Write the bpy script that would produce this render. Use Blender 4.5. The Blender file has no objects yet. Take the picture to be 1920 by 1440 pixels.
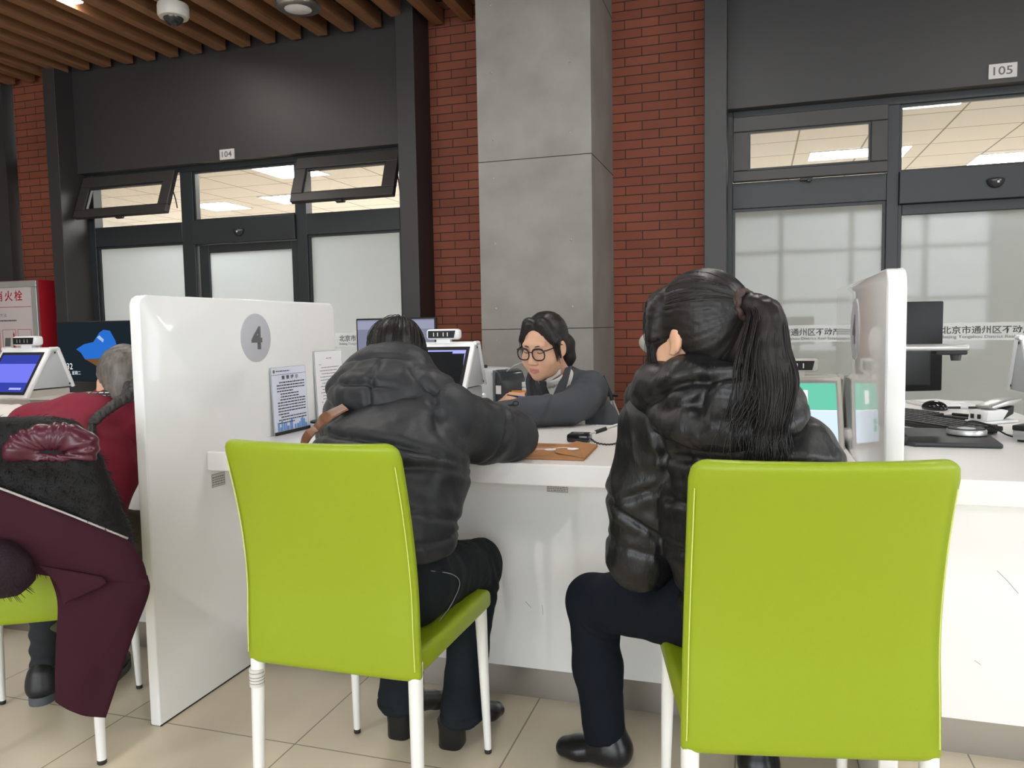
import bpy, bmesh, math, random
import numpy as np
from mathutils import Vector, Matrix, noise

SC = bpy.context.scene
COL = SC.collection

# ------------------------------------------------------------------ camera
FPX = 1460.0
CAM_POS = (0.0, 0.0, 1.15)
YAW, PITCH, ROLL = -0.304108803, -0.0729231173, 0.0172326291


def camera_axes():
    f = Vector((math.sin(YAW) * math.cos(PITCH), math.cos(YAW) * math.cos(PITCH), math.sin(PITCH)))
    rt = Vector((math.cos(YAW), -math.sin(YAW), 0))
    dn = f.cross(rt)
    r = rt * math.cos(ROLL) + dn * math.sin(ROLL)
    d = dn * math.cos(ROLL) - rt * math.sin(ROLL)
    return r, d, f


_r, _d, _f = camera_axes()
cam_data = bpy.data.cameras.new('camera')
cam_data.sensor_fit = 'HORIZONTAL'
cam_data.sensor_width = 36.0
cam_data.lens = FPX / 1920.0 * 36.0
cam_data.clip_start = 0.05
cam = bpy.data.objects.new('camera', cam_data)
COL.objects.link(cam)
cam.matrix_world = Matrix(((_r.x, -_d.x, -_f.x, CAM_POS[0]), (_r.y, -_d.y, -_f.y, CAM_POS[1]),
                           (_r.z, -_d.z, -_f.z, CAM_POS[2]), (0, 0, 0, 1)))
SC.camera = cam

# ------------------------------------------------------------------ world, lamps, exposure
world = bpy.data.worlds.new('overcast_sky')
SC.world = world
world.use_nodes = True
world.node_tree.nodes['Background'].inputs[0].default_value = (0.86, 0.93, 1.0, 1)
world.node_tree.nodes['Background'].inputs[1].default_value = 2.0
SC.view_settings.view_transform = 'Standard'
SC.view_settings.look = 'None'
SC.view_settings.gamma = 1.0
SC.view_settings.exposure = 0.45
SC.view_settings.use_curve_mapping = False
SC.cycles.use_denoising = True
SC.cycles.max_bounces = 8
SC.cycles.transparent_max_bounces = 12
SC.cycles.caustics_reflective = False
SC.cycles.caustics_refractive = False
SC.cycles.sample_clamp_indirect = 6.0


def area_lamp(name, loc, rot, sx, sy, power, color=(1, 1, 1)):
    l = bpy.data.lights.new(name, 'AREA')
    l.shape = 'RECTANGLE'
    l.size, l.size_y = sx, sy
    l.energy = power
    l.color = color
    o = bpy.data.objects.new(name, l)
    o.location = loc
    o.rotation_euler = rot
    COL.objects.link(o)
    return o


PI = math.pi
# daylight entering by the tall glazing behind the camera and along the east side
area_lamp('daylight_south', (-1.0, -6.3, 2.0), (PI / 2, 0, 0), 11.0, 3.0, 330, (0.93, 0.97, 1.0))
area_lamp('daylight_east', (6.8, -1.0, 2.0), (PI / 2, 0, PI / 2), 7.0, 2.6, 110, (0.95, 0.98, 1.0))


# ------------------------------------------------------------------ material helpers
def lin(c):
    return tuple((v / 255.0 / 12.92) if v / 255.0 <= 0.04045 else ((v / 255.0 + 0.055) / 1.055) ** 2.4 for v in c)


MATS = {}


def mat(name, rgb, rough=0.5, metal=0.0, bump=None, spec=0.5, coat=0.0, vary=None, emit=None, alpha=1.0, trans=0.0, ior=1.45,
        sheen=0.0, stretch=(1, 1, 1)):
    """Principled material. rgb linear. bump = (noise scale, strength, distance); vary = (noise scale, amount)."""
    if name in MATS:
        return MATS[name]
    m = bpy.data.materials.new(name)
    m.use_nodes = True
    nt = m.node_tree
    b = nt.nodes['Principled BSDF']
    b.inputs['Base Color'].default_value = (*rgb, 1)
    b.inputs['Roughness'].default_value = rough
    b.inputs['Metallic'].default_value = metal
    b.inputs['Specular IOR Level'].default_value = spec
    b.inputs['Coat Weight'].default_value = coat
    b.inputs['IOR'].default_value = ior
    b.inputs['Sheen Weight'].default_value = sheen
    b.inputs['Transmission Weight'].default_value = trans
    b.inputs['Alpha'].default_value = alpha
    if emit:
        b.inputs['Emission Color'].default_value = (*emit[0], 1)
        b.inputs['Emission Strength'].default_value = emit[1]
    tc = nt.nodes.new('ShaderNodeTexCoord')
    if bump or vary:
        mp = nt.nodes.new('ShaderNodeMapping')
        mp.inputs['Scale'].default_value = stretch
        nt.links.new(tc.outputs['Object'], mp.inputs['Vector'])
    if bump:
        n = nt.nodes.new('ShaderNodeTexNoise')
        n.inputs['Scale'].default_value = bump[0]
        n.inputs['Detail'].default_value = 4
        nt.links.new(mp.outputs[0], n.inputs['Vector'])
        bp = nt.nodes.new('ShaderNodeBump')
        bp.inputs['Strength'].default_value = bump[1]
        bp.inputs['Distance'].default_value = bump[2] if len(bump) > 2 else 0.01
        nt.links.new(n.outputs['Fac'], bp.inputs['Height'])
        nt.links.new(bp.outputs[0], b.inputs['Normal'])
    if vary:
        n = nt.nodes.new('ShaderNodeTexNoise')
        n.inputs['Scale'].default_value = vary[0]
        n.inputs['Detail'].default_value = 5
        nt.links.new(mp.outputs[0], n.inputs['Vector'])
        r = nt.nodes.new('ShaderNodeValToRGB')
        a = vary[1]
        r.color_ramp.elements[0].position = 0.3
        r.color_ramp.elements[1].position = 0.7
        r.color_ramp.elements[0].color = (*[c * (1 - a) for c in rgb], 1)
        r.color_ramp.elements[1].color = (*[min(1, c * (1 + a)) for c in rgb], 1)
        nt.links.new(n.outputs['Fac'], r.inputs[0])
        nt.links.new(r.outputs[0], b.inputs['Base Color'])
    MATS[name] = m
    return m


def brick_mat(name, c1, c2, mortar, w, h, ms, plane, shift=(0, 0), offset=0.5, rough=0.7, bump=0.3, vary=0.0, spec=0.4):
    m = bpy.data.materials.new(name)
    m.use_nodes = True
    nt = m.node_tree
    b = nt.nodes['Principled BSDF']
    b.inputs['Roughness'].default_value = rough
    b.inputs['Specular IOR Level'].default_value = spec
    g = nt.nodes.new('ShaderNodeNewGeometry')
    sp = nt.nodes.new('ShaderNodeSeparateXYZ')
    nt.links.new(g.outputs['Position'], sp.inputs[0])
    cb = nt.nodes.new('ShaderNodeCombineXYZ')
    for i, a in enumerate(plane):
        ad = nt.nodes.new('ShaderNodeMath')
        ad.inputs[1].default_value = shift[i]
        nt.links.new(sp.outputs[a], ad.inputs[0])
        nt.links.new(ad.outputs[0], cb.inputs[i])
    t = nt.nodes.new('ShaderNodeTexBrick')
    t.offset = offset
    t.inputs['Scale'].default_value = 1
    t.inputs['Brick Width'].default_value = w
    t.inputs['Row Height'].default_value = h
    t.inputs['Mortar Size'].default_value = ms
    t.inputs['Mortar Smooth'].default_value = 0.1
    t.inputs['Color1'].default_value = (*c1, 1)
    t.inputs['Color2'].default_value = (*c2, 1)
    t.inputs['Mortar'].default_value = (*mortar, 1)
    nt.links.new(cb.outputs[0], t.inputs['Vector'])
    out = t.outputs['Color']
    if vary:
        n = nt.nodes.new('ShaderNodeTexNoise')
        n.inputs['Scale'].default_value = 2.2
        n.inputs['Detail'].default_value = 8
        nt.links.new(g.outputs['Position'], n.inputs['Vector'])
        mx = nt.nodes.new('ShaderNodeMix')
        mx.data_type = 'RGBA'
        mx.blend_type = 'OVERLAY'
        mx.inputs[0].default_value = vary
        nt.links.new(t.outputs['Color'], mx.inputs[6])
        nt.links.new(n.outputs['Fac'], mx.inputs[7])
        out = mx.outputs[2]
    nt.links.new(out, b.inputs['Base Color'])
    if bump:
        bp = nt.nodes.new('ShaderNodeBump')
        bp.inputs['Strength'].default_value = bump
        bp.inputs['Distance'].default_value = 0.004
        bp.invert = True
        nt.links.new(t.outputs['Fac'], bp.inputs['Height'])
        nt.links.new(bp.outputs[0], b.inputs['Normal'])
    return m


def two_sided_fresnel(nt, ior):
    g = nt.nodes.new('ShaderNodeNewGeometry')
    mx = nt.nodes.new('ShaderNodeMix')
    mx.inputs[2].default_value = ior
    mx.inputs[3].default_value = 1.0 / ior
    nt.links.new(g.outputs['Backfacing'], mx.inputs[0])
    fr = nt.nodes.new('ShaderNodeFresnel')
    nt.links.new(mx.outputs[0], fr.inputs[0])
    return fr


def frosted_mat(name, rgb, clear):
    """Frosted film on glass: light scatters through it, a little passes straight, the face reflects."""
    m = bpy.data.materials.new(name)
    m.use_nodes = True
    nt = m.node_tree
    nt.nodes.remove(nt.nodes['Principled BSDF'])
    out = nt.nodes['Material Output']
    tl = nt.nodes.new('ShaderNodeBsdfTranslucent')
    tl.inputs[0].default_value = (*rgb, 1)
    tr = nt.nodes.new('ShaderNodeBsdfTransparent')
    gl = nt.nodes.new('ShaderNodeBsdfGlossy')
    gl.inputs['Roughness'].default_value = 0.04
    m1 = nt.nodes.new('ShaderNodeMixShader')
    m1.inputs[0].default_value = clear
    nt.links.new(tl.outputs[0], m1.inputs[1])
    nt.links.new(tr.outputs[0], m1.inputs[2])
    fr = two_sided_fresnel(nt, 1.45)
    m2 = nt.nodes.new('ShaderNodeMixShader')
    nt.links.new(fr.outputs[0], m2.inputs[0])
    nt.links.new(m1.outputs[0], m2.inputs[1])
    nt.links.new(gl.outputs[0], m2.inputs[2])
    nt.links.new(m2.outputs[0], out.inputs[0])
    return m


def band_mat(name):
    """White film over glass: part of the light behind shows through, the rest is matt white."""
    m = bpy.data.materials.new(name)
    m.use_nodes = True
    nt = m.node_tree
    nt.nodes.remove(nt.nodes['Principled BSDF'])
    tr = nt.nodes.new('ShaderNodeBsdfTransparent')
    df = nt.nodes.new('ShaderNodeBsdfDiffuse')
    df.inputs[0].default_value = (0.92, 0.93, 0.92, 1)
    mx = nt.nodes.new('ShaderNodeMixShader')
    mx.inputs[0].default_value = 0.30
    nt.links.new(tr.outputs[0], mx.inputs[1])
    nt.links.new(df.outputs[0], mx.inputs[2])
    nt.links.new(mx.outputs[0], nt.nodes['Material Output'].inputs[0])
    return m


def clear_glass_mat(name, tint=(0.97, 0.97, 0.965), refl=1.5):
    m = bpy.data.materials.new(name)
    m.use_nodes = True
    nt = m.node_tree
    nt.nodes.remove(nt.nodes['Principled BSDF'])
    out = nt.nodes['Material Output']
    tr = nt.nodes.new('ShaderNodeBsdfTransparent')
    tr.inputs[0].default_value = (*tint, 1)
    gl = nt.nodes.new('ShaderNodeBsdfGlossy')
    gl.inputs['Roughness'].default_value = 0.0
    fr = two_sided_fresnel(nt, refl)
    m2 = nt.nodes.new('ShaderNodeMixShader')
    nt.links.new(fr.outputs[0], m2.inputs[0])
    nt.links.new(tr.outputs[0], m2.inputs[1])
    nt.links.new(gl.outputs[0], m2.inputs[2])
    nt.links.new(m2.outputs[0], out.inputs[0])
    return m


def emit_mat(name, rgb, strength):
    m = bpy.data.materials.new(name)
    m.use_nodes = True
    nt = m.node_tree
    nt.nodes.remove(nt.nodes['Principled BSDF'])
    e = nt.nodes.new('ShaderNodeEmission')
    e.inputs[0].default_value = (*rgb, 1)
    e.inputs[1].default_value = strength
    nt.links.new(e.outputs[0], nt.nodes['Material Output'].inputs[0])
    return m


# ------------------------------------------------------------------ object helpers
class MB:
    """Collects shapes into one mesh."""

    def __init__(self):
        self.v, self.f = [], []

    def add(self, vs, fs):
        n = len(self.v)
        self.v += [tuple(p) for p in vs]
        self.f += [tuple(i + n for i in q) for q in fs]
        return self

    def bm(self, b, M=None):
        b.verts.index_update()
        vs = [(M @ v.co if M else v.co.copy()) for v in b.verts]
        fs = [[v.index for v in f.verts] for f in b.faces]
        b.free()
        return self.add(vs, fs)

    def box(self, lo, hi, bevel=0.0, seg=2, M=None):
        b = bmesh.new()
        bmesh.ops.create_cube(b, size=1.0)
        for v in b.verts:
            v.co = Vector([(lo[i] + hi[i]) / 2 + v.co[i] * (hi[i] - lo[i]) for i in range(3)])
        if bevel > 0:
            bmesh.ops.bevel(b, geom=b.edges[:], offset=bevel, segments=seg, profile=0.5, affect='EDGES')
        return self.bm(b, M)

    def tube(self, pts, r, n=10, cap=True, closed=False):
        """Tube along a polyline; r a number or one per point."""
        P = [Vector(p) for p in pts]
        m = len(P)
        rs = [r] * m if not hasattr(r, '__len__') else list(r)
        vs, fs = [], []
        up = None
        for i in range(m):
            if closed:
                t = (P[(i + 1) % m] - P[i - 1]).normalized()
            else:
                t = (P[min(i + 1, m - 1)] - P[max(i - 1, 0)]).normalized()
            if up is None:
                up = t.cross(Vector((0, 0, 1)) if abs(t.z) < 0.9 else Vector((1, 0, 0))).normalized()
            else:
                up = (up - t * up.dot(t)).normalized()
            w = t.cross(up)
            for k in range(n):
                a = 2 * PI * k / n
                vs.append(P[i] + (up * math.cos(a) + w * math.sin(a)) * rs[i])
        for i in range(m if closed else m - 1):
            j = (i + 1) % m
            for k in range(n):
                q = (k + 1) % n
                fs.append((i * n + k, i * n + q, j * n + q, j * n + k))
        if cap and not closed:
            fs.append(tuple(range(n - 1, -1, -1)))
            fs.append(tuple((m - 1) * n + k for k in range(n)))
        return self.add(vs, fs)

    def lathe(self, prof, c=(0, 0, 0), n=32, M=None):
        """Revolve (r, z) pairs about the z axis through c."""
        vs, fs = [], []
        for r, z in prof:
            for k in range(n):
                a = 2 * PI * k / n
                p = Vector((c[0] + r * math.cos(a), c[1] + r * math.sin(a), c[2] + z))
                vs.append(M @ p if M else p)
        m = len(prof)
        for i in range(m - 1):
            for k in range(n):
                q = (k + 1) % n
                fs.append((i * n + k, i * n + q, (i + 1) * n + q, (i + 1) * n + k))
        fs.append(tuple(range(n - 1, -1, -1)))
        fs.append(tuple((m - 1) * n + k for k in range(n)))
        return self.add(vs, fs)

    def prism(self, poly, d, O=(0, 0, 0), U=(1, 0, 0), V=(0, 0, 1), bevel=0.0, seg=2):
        """Polygon (2D) in the plane O,U,V extruded by d along U x V (both signs allowed)."""
        U, V, O = Vector(U), Vector(V), Vector(O)
        N = U.cross(V).normalized()
        b = bmesh.new()
        v0 = [b.verts.new(O + U * x + V * y) for x, y in poly]
        v1 = [b.verts.new(O + U * x + V * y + N * d) for x, y in poly]
        n = len(poly)
        b.faces.new(v0[::-1])
        b.faces.new(v1)
        for i in range(n):
            j = (i + 1) % n
            b.faces.new((v0[i], v0[j], v1[j], v1[i]))
        bmesh.ops.recalc_face_normals(b, faces=b.faces[:])
        if bevel > 0:
            bmesh.ops.bevel(b, geom=b.edges[:], offset=bevel, segments=seg, profile=0.5, affect='EDGES')
        return self.bm(b)

    def build(self, name, m, parent=None, smooth=None, kind=None):
        me = bpy.data.meshes.new(name)
        me.from_pydata(self.v, [], self.f)
        me.update()
        b = bmesh.new()
        b.from_mesh(me)
        bmesh.ops.recalc_face_normals(b, faces=b.faces[:])
        b.to_mesh(me)
        b.free()
        return link(name, me, m, parent, smooth, kind)


def link(name, me, m, parent=None, smooth=None, kind=None):
    o = bpy.data.objects.new(name, me)
    COL.objects.link(o)
    if m is not None:
        me.materials.append(m)
    if parent is not None:
        o.parent = parent
    if kind:
        o['kind'] = kind
    if smooth:
        me.shade_smooth() if smooth is True else smooth_by_angle(me, smooth)
    return o


def smooth_by_angle(me, deg):
    me.shade_smooth()
    b = bmesh.new()
    b.from_mesh(me)
    for e in b.edges:
        if len(e.link_faces) == 2 and e.calc_face_angle(0) > math.radians(deg):
            e.smooth = False
    b.to_mesh(me)
    b.free()


def tag(o, label, cat, group=None):
    o['label'] = label
    o['category'] = cat
    if group:
        o['group'] = group
    return o


def thing(name, label, cat, loc=(0, 0, 0), rotz=0.0, group=None):
    o = bpy.data.objects.new(name, None)
    o.empty_display_size = 0.1
    COL.objects.link(o)
    o.location = loc
    o.rotation_euler = (0, 0, rotz)
    return tag(o, label, cat, group)


def structure(name, loc=(0, 0, 0)):
    o = bpy.data.objects.new(name, None)
    COL.objects.link(o)
    o.location = loc
    o['kind'] = 'structure'
    return o


def copy_tree(o, parent=None):
    c = o.copy()
    COL.objects.link(c)
    if parent is not None:
        c.parent = parent
    for ch in [x for x in bpy.data.objects if x.parent == o]:
        copy_tree(ch, c)
    return c


def text_part(name, body, m, O, U, V, height, parent=None, width=None, bold=0.0, depth=0.0006, align='LEFT'):
    """Lettering as a thin mesh in the plane O,U,V. height = cap height; width squeezes the line to a length."""
    cu = bpy.data.curves.new(name, 'FONT')
    cu.body = body
    cu.size = 1.0
    cu.resolution_u = 3
    cu.offset = bold
    tmp = bpy.data.objects.new(name, cu)
    COL.objects.link(tmp)
    dg = bpy.context.evaluated_depsgraph_get()
    dg.update()
    me = bpy.data.meshes.new_from_object(tmp.evaluated_get(dg))
    bpy.data.objects.remove(tmp)
    co = np.zeros(len(me.vertices) * 3)
    me.vertices.foreach_get('co', co)
    co = co.reshape(-1, 3)
    lo, hi = co[:, :2].min(0), co[:, :2].max(0)
    s = height / (hi[1] - lo[1])
    sx = width / (hi[0] - lo[0]) if width else s
    x = (co[:, 0] - lo[0]) * sx
    w = (hi[0] - lo[0]) * sx
    if align == 'CENTER':
        x = x - w / 2
    y = (co[:, 1] - lo[1]) * s
    U, V, O = Vector(U).normalized(), Vector(V).normalized(), Vector(O)
    N = U.cross(V)
    b = bmesh.new()
    b.from_mesh(me)
    for i, v in enumerate(b.verts):
        v.co = O + U * float(x[i]) + V * float(y[i]) + N * depth
    b.to_mesh(me)
    b.free()
    return link(name, me, m, parent)


def rotz(a):
    return Matrix.Rotation(a, 4, 'Z')
# ------------------------------------------------------------------ the room
M_FLOOR = brick_mat('floor_tile', (0.70, 0.60, 0.455), (0.73, 0.625, 0.475), (0.27, 0.225, 0.17), 0.588, 0.588, 0.0022, (0, 1),
                    (0.634 + 0.588 * 20, -1.812 + 0.588 * 20), 0.0, rough=0.28, bump=0.25, vary=0.25)
M_BRICK = brick_mat('red_brick', (0.235, 0.068, 0.036), (0.20, 0.055, 0.029), (0.025, 0.018, 0.014), 0.25, 0.0668, 0.0035, (0, 2),
                    (30.06, 0.02), 0.5, rough=0.75, bump=0.6, vary=0.35)
M_DARK = mat('dark_grey_metal', (0.033, 0.031, 0.031), 0.45, bump=(300, 0.03, 0.001))
M_FRAME = mat('charcoal_frame', (0.021, 0.025, 0.027), 0.4)
M_SASH = mat('bronze_grey_sash', (0.040, 0.036, 0.034), 0.42)
M_CONC = mat('cement_board', (0.225, 0.212, 0.195), 0.6, bump=(60, 0.12, 0.002), vary=(3.5, 0.13))
M_JOINT = mat('dark_joint', (0.02, 0.02, 0.02), 0.9)  # dark colour of the joints between the cement boards
M_CEIL = mat('dark_soffit', (0.022, 0.021, 0.020), 0.9)
M_WOOD = mat('timber_slat', (0.25, 0.12, 0.058), 0.5, vary=(4, 0.18), stretch=(14, 0.6, 14))
M_WALL = mat('warm_white_wall', (0.62, 0.60, 0.56), 0.8)
M_WHITE_SAT = mat('white_satin_paint', (0.78, 0.78, 0.77), 0.45)
M_CLEAR = clear_glass_mat('clear_glass')
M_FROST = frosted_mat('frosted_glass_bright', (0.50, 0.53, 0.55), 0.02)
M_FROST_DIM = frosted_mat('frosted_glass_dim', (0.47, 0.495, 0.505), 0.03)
M_BAND = band_mat('frosted_white_band')
M_INK = mat('black_lettering', (0.02, 0.02, 0.022), 0.5)
M_INK_GREY = mat('grey_lettering', (0.12, 0.12, 0.125), 0.5)
M_TUBE = emit_mat('lit_diffuser', (1.0, 0.97, 0.92), 55.0)
M_PANEL_LIT = emit_mat('lit_office_panel', (1.0, 0.99, 0.96), 21.0)

YB, YH, YG = 5.9, 5.8, 5.95          # brick face, header face, glazing plane


def plain(name, lo, hi, m, parent=None, bevel=0.0):
    o = MB().box(lo, hi, bevel).build(name, m, parent)
    if parent is None:
        o['kind'] = 'structure'
    return o


plain('floor', (-11, -6.6, -0.12), (8, 12.2, 0.0), M_FLOOR)
plain('ceiling', (-11, -6.6, 3.72), (8, 6.6, 3.85), M_CEIL)
plain('wall_west', (-11.2, -6.6, 0), (-11.0, 12.2, 3.85), M_WALL)

# south side: tall glazing behind the camera, mullions in front of the daylight
ws = structure('window_9')
for x in (-6.5, -5.1, -3.7, -2.3, -0.9, 0.5, 1.9, 3.3, 4.5):
    MB().box((x - 0.05, -6.1, 0.5), (x + 0.05, -5.96, 3.5)).build('mullion', M_FRAME, ws)
for z in (0.5, 1.6, 2.65, 3.46):
    MB().box((-6.5, -6.08, z - 0.04), (4.5, -5.98, z + 0.04)).build('transom', M_FRAME, ws)
s_ = MB().box((-11, -6.2, 0), (-6.5, -6.0, 3.72)).box((4.5, -6.2, 0), (8, -6.0, 3.72)).box((-6.5, -6.2, 0), (4.5, -6.0, 0.5)).box((-6.5, -6.2, 3.5), (4.5, -6.0, 3.72))
s_.build('wall_south', M_WALL, kind='structure')
e_ = MB().box((6.6, -6.6, 0), (6.7, -4.5, 3.72)).box((6.6, 2.5, 0), (6.7, 6.6, 3.72)).box((6.6, -4.5, 0), (6.7, 2.5, 0.7)).box((6.6, -4.5, 3.3), (6.7, 2.5, 3.72))
e_.build('wall_east', M_WALL, kind='structure')

# north side: brick piers either side of the column, storefront bays with dark header panels
bk = MB()
for x0, x1 in ((-6.83, -6.03), (-2.62, -0.2)):
    bk.box((x0, YB, 0), (x1, YB + 0.14, 3.72))
bk.build('wall_north', M_BRICK, kind='structure')
hd = MB()
hd.box((-6.02, YH, 2.63), (-2.63, YH + 0.30, 3.72))
hd.box((-0.215, YH, 2.65), (4.2, YH + 0.30, 3.72))
hd.build('trim_1', M_DARK, kind='structure')
plain('trim_2', (-6.13, 5.6, 0), (-5.995, 6.02, 3.72), M_DARK, bevel=0.004)
plain('trim_3', (-2.648, 5.6, 0), (-2.497, 6.02, 3.72), M_DARK, bevel=0.004)
plain('trim_4', (-0.347, 5.6, 0), (-0.197, 6.02, 3.72), M_DARK, bevel=0.004)
plain('trim_5', (-10.9, 5.84, 0), (-6.9, 6.0, 3.72), M_DARK)

col = structure('column')
cb = MB().box((-1.815, 5.10, 0), (-1.03, 5.95, 3.72), 0.003)
cb.build('column_cladding', M_CONC, col)
jt = MB()
for z in (1.136, 2.272, 3.41):
    jt.box((-1.8155, 5.0985, z - 0.0025), (-1.0285, 5.95, z + 0.0025))
jt.build('panel_joint', M_JOINT, col)
sc = MB()
for x in (-1.705, -1.17):
    for z in (0.2, 0.62, 1.062, 1.28, 1.72, 2.16, 2.42, 2.86, 3.3):
        b = bmesh.new()
        bmesh.ops.create_uvsphere(b, u_segments=10, v_segments=6, radius=0.0085)
        sc.bm(b, Matrix.Translation((x, 5.10, z)) @ Matrix.Diagonal((1, 0.45, 1, 1)))
sc.build('panel_screw', mat('screw_head', (0.33, 0.31, 0.28), 0.5, 0.3), col, smooth=True)

# offices behind the two bays
M_OFFW = mat('office_paint', (0.80, 0.81, 0.80), 0.85)
M_OCEIL = brick_mat('office_ceiling_tile', (0.80, 0.79, 0.78), (0.78, 0.77, 0.76), (0.30, 0.29, 0.28), 0.6, 0.6, 0.008, (0, 1),
                    (30.25, 30.1), 0.0, rough=0.9, bump=0)
ow = MB().box((-11, 12.0, 0), (8, 12.2, 2.8)).box((-1.55, 6.25, 0), (-1.4, 12.0, 2.8)).box((-9.2, 6.25, 0), (-9.05, 12.0, 2.8)).box((5.2, 6.25, 0), (5.35, 12, 2.8))
ow.build('wall_office', M_OFFW, kind='structure')
plain('ceiling_office', (-11, 6.1, 2.8), (8, 12.2, 2.9), M_OCEIL)
plain('trim_6', (-11, 6.1, 2.66), (8, 6.15, 2.8), M_OFFW)


def office_panel(x, y, sx, sy, label):
    t = thing('ceiling_light_panel', label, 'ceiling light', (x, y, 2.797), 0, 'office ceiling panels')
    MB().box((-sx / 2, -sy / 2, -0.004), (sx / 2, sy / 2, 0.0)).build('diffuser', M_PANEL_LIT, t)
    f = MB()
    for a, b_ in (((-sx / 2 - .02, -sy / 2 - .02), (sx / 2 + .02, -sy / 2)), ((-sx / 2 - .02, sy / 2), (sx / 2 + .02, sy / 2 + .02)),
                  ((-sx / 2 - .02, -sy / 2), (-sx / 2, sy / 2)), ((sx / 2, -sy / 2), (sx / 2 + .02, sy / 2))):
        f.box((a[0], a[1], -0.008), (b_[0], b_[1], 0.0))
    f.build('frame', M_WHITE_SAT, t)


L_A = 'lit white ceiling panel seen through the upper panes under sign 104'
L_B = 'lit white ceiling panel added out of view to brighten the office under sign 105'
office_panel(-6.72, 8.75, 0.56, 0.56, 'lit square ceiling panel behind the centre upper pane under sign 104, beside its mullion')
office_panel(-5.55, 8.62, 0.56, 0.56, 'lit square ceiling panel behind the centre upper pane under sign 104, beside the second open sash')
for x, y in ((-4.6, 6.85), (-4.2, 10.2), (-7.6, 10.6), (-2.6, 8.6), (-2.6, 10.6)):
    office_panel(x, y, 0.56, 1.16, L_A)
office_panel(0.78, 8.45, 0.56, 0.40, 'lit white ceiling panel showing in the closed sash under sign 105')
office_panel(2.42, 9.3, 0.56, 0.56, 'lit white ceiling panel behind the fixed upper pane under sign 105')
for x, y in ((3.9, 8.0), (-0.4, 10.9), (2.6, 11.2), (1.2, 6.6)):  # extra panels out of view, added to brighten this office
    office_panel(x, y, 0.56, 1.16 if y > 7 else 0.5, L_B)

# storefront frames -----------------------------------------------------------
TY0, TY1 = YG - 0.05, YG + 0.05


def bars(name, lst, m, parent=None, y0=TY0, y1=TY1):
    mb = MB()
    for x0, x1, z0, z1 in lst:
        mb.box((x0, y0, z0), (x1, y1, z1), 0.003, 1)
    o = mb.build(name, m, parent)
    if parent is None:
        o['kind'] = 'structure'
    return o


bars('trim_7', [(-6.03, -5.93, 0, 2.66), (-2.79, -2.66, 0, 2.66), (-4.945, -4.815, 0, 2.585), (-3.765, -3.665, 0, 2.585),
                (-5.93, -2.79, 2.585, 2.66), (-5.93, -4.945, 1.965, 2.145), (-3.665, -2.79, 1.965, 2.145), (-5.93, -4.945, 0, 0.12), (-3.665, -2.79, 0, 0.12)], M_FRAME)
bars('trim_8', [(-0.215, -0.165, 0, 2.68), (0.842, 0.918, 0, 2.6), (2.05, 2.13, 0, 2.6), (3.2, 3.4, 0, 2.68), (-0.165, 3.2, 2.60, 2.68),
                (-0.165, 0.842, 1.968, 2.15), (2.13, 3.2, 1.968, 2.15), (-0.165, 0.842, 0, 0.12), (2.13, 3.2, 0, 0.12)], M_FRAME)
bars('trim_9', [(-4.815, -3.765, 1.935, 2.145)], M_FRAME, y0=TY0 - 0.03)
bars('trim_10', [(0.918, 2.05, 1.935, 2.15)], M_FRAME, y0=TY0 - 0.03)


def pane(n, x0, x1, z0, z1, m, frame=None, y=YG):
    w = structure('window_%d' % n, ((x0 + x1) / 2, y, z0))
    hw, h = (x1 - x0) / 2, z1 - z0
    MB().box((-hw, -0.004, 0), (hw, 0.004, h)).build('glass', m, w)
    f = MB()
    t = 0.018
    f.box((-hw, -0.03, 0), (hw, -0.005, t)).box((-hw, -0.03, h - t), (hw, -0.005, h)).box((-hw, -0.03, t), (-hw + t, -0.005, h - t)).box((hw - t, -0.03, t), (hw, -0.005, h - t))
    f.build('glazing_bead', M_FRAME, w)
    return w


pane(1, -4.815, -3.765, 2.145, 2.585, M_CLEAR)
pane(2, 0.918, 2.05, 2.15, 2.60, M_CLEAR)
w3 = pane(3, -5.93, -4.945, 0.12, 1.965, M_FROST)
w4 = pane(4, -3.665, -2.79, 0.12, 1.965, M_FROST)
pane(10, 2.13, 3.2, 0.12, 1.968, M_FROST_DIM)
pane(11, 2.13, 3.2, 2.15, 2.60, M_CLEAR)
w5 = pane(5, -0.165, 0.842, 0.12, 1.968, M_FROST_DIM)


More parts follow.
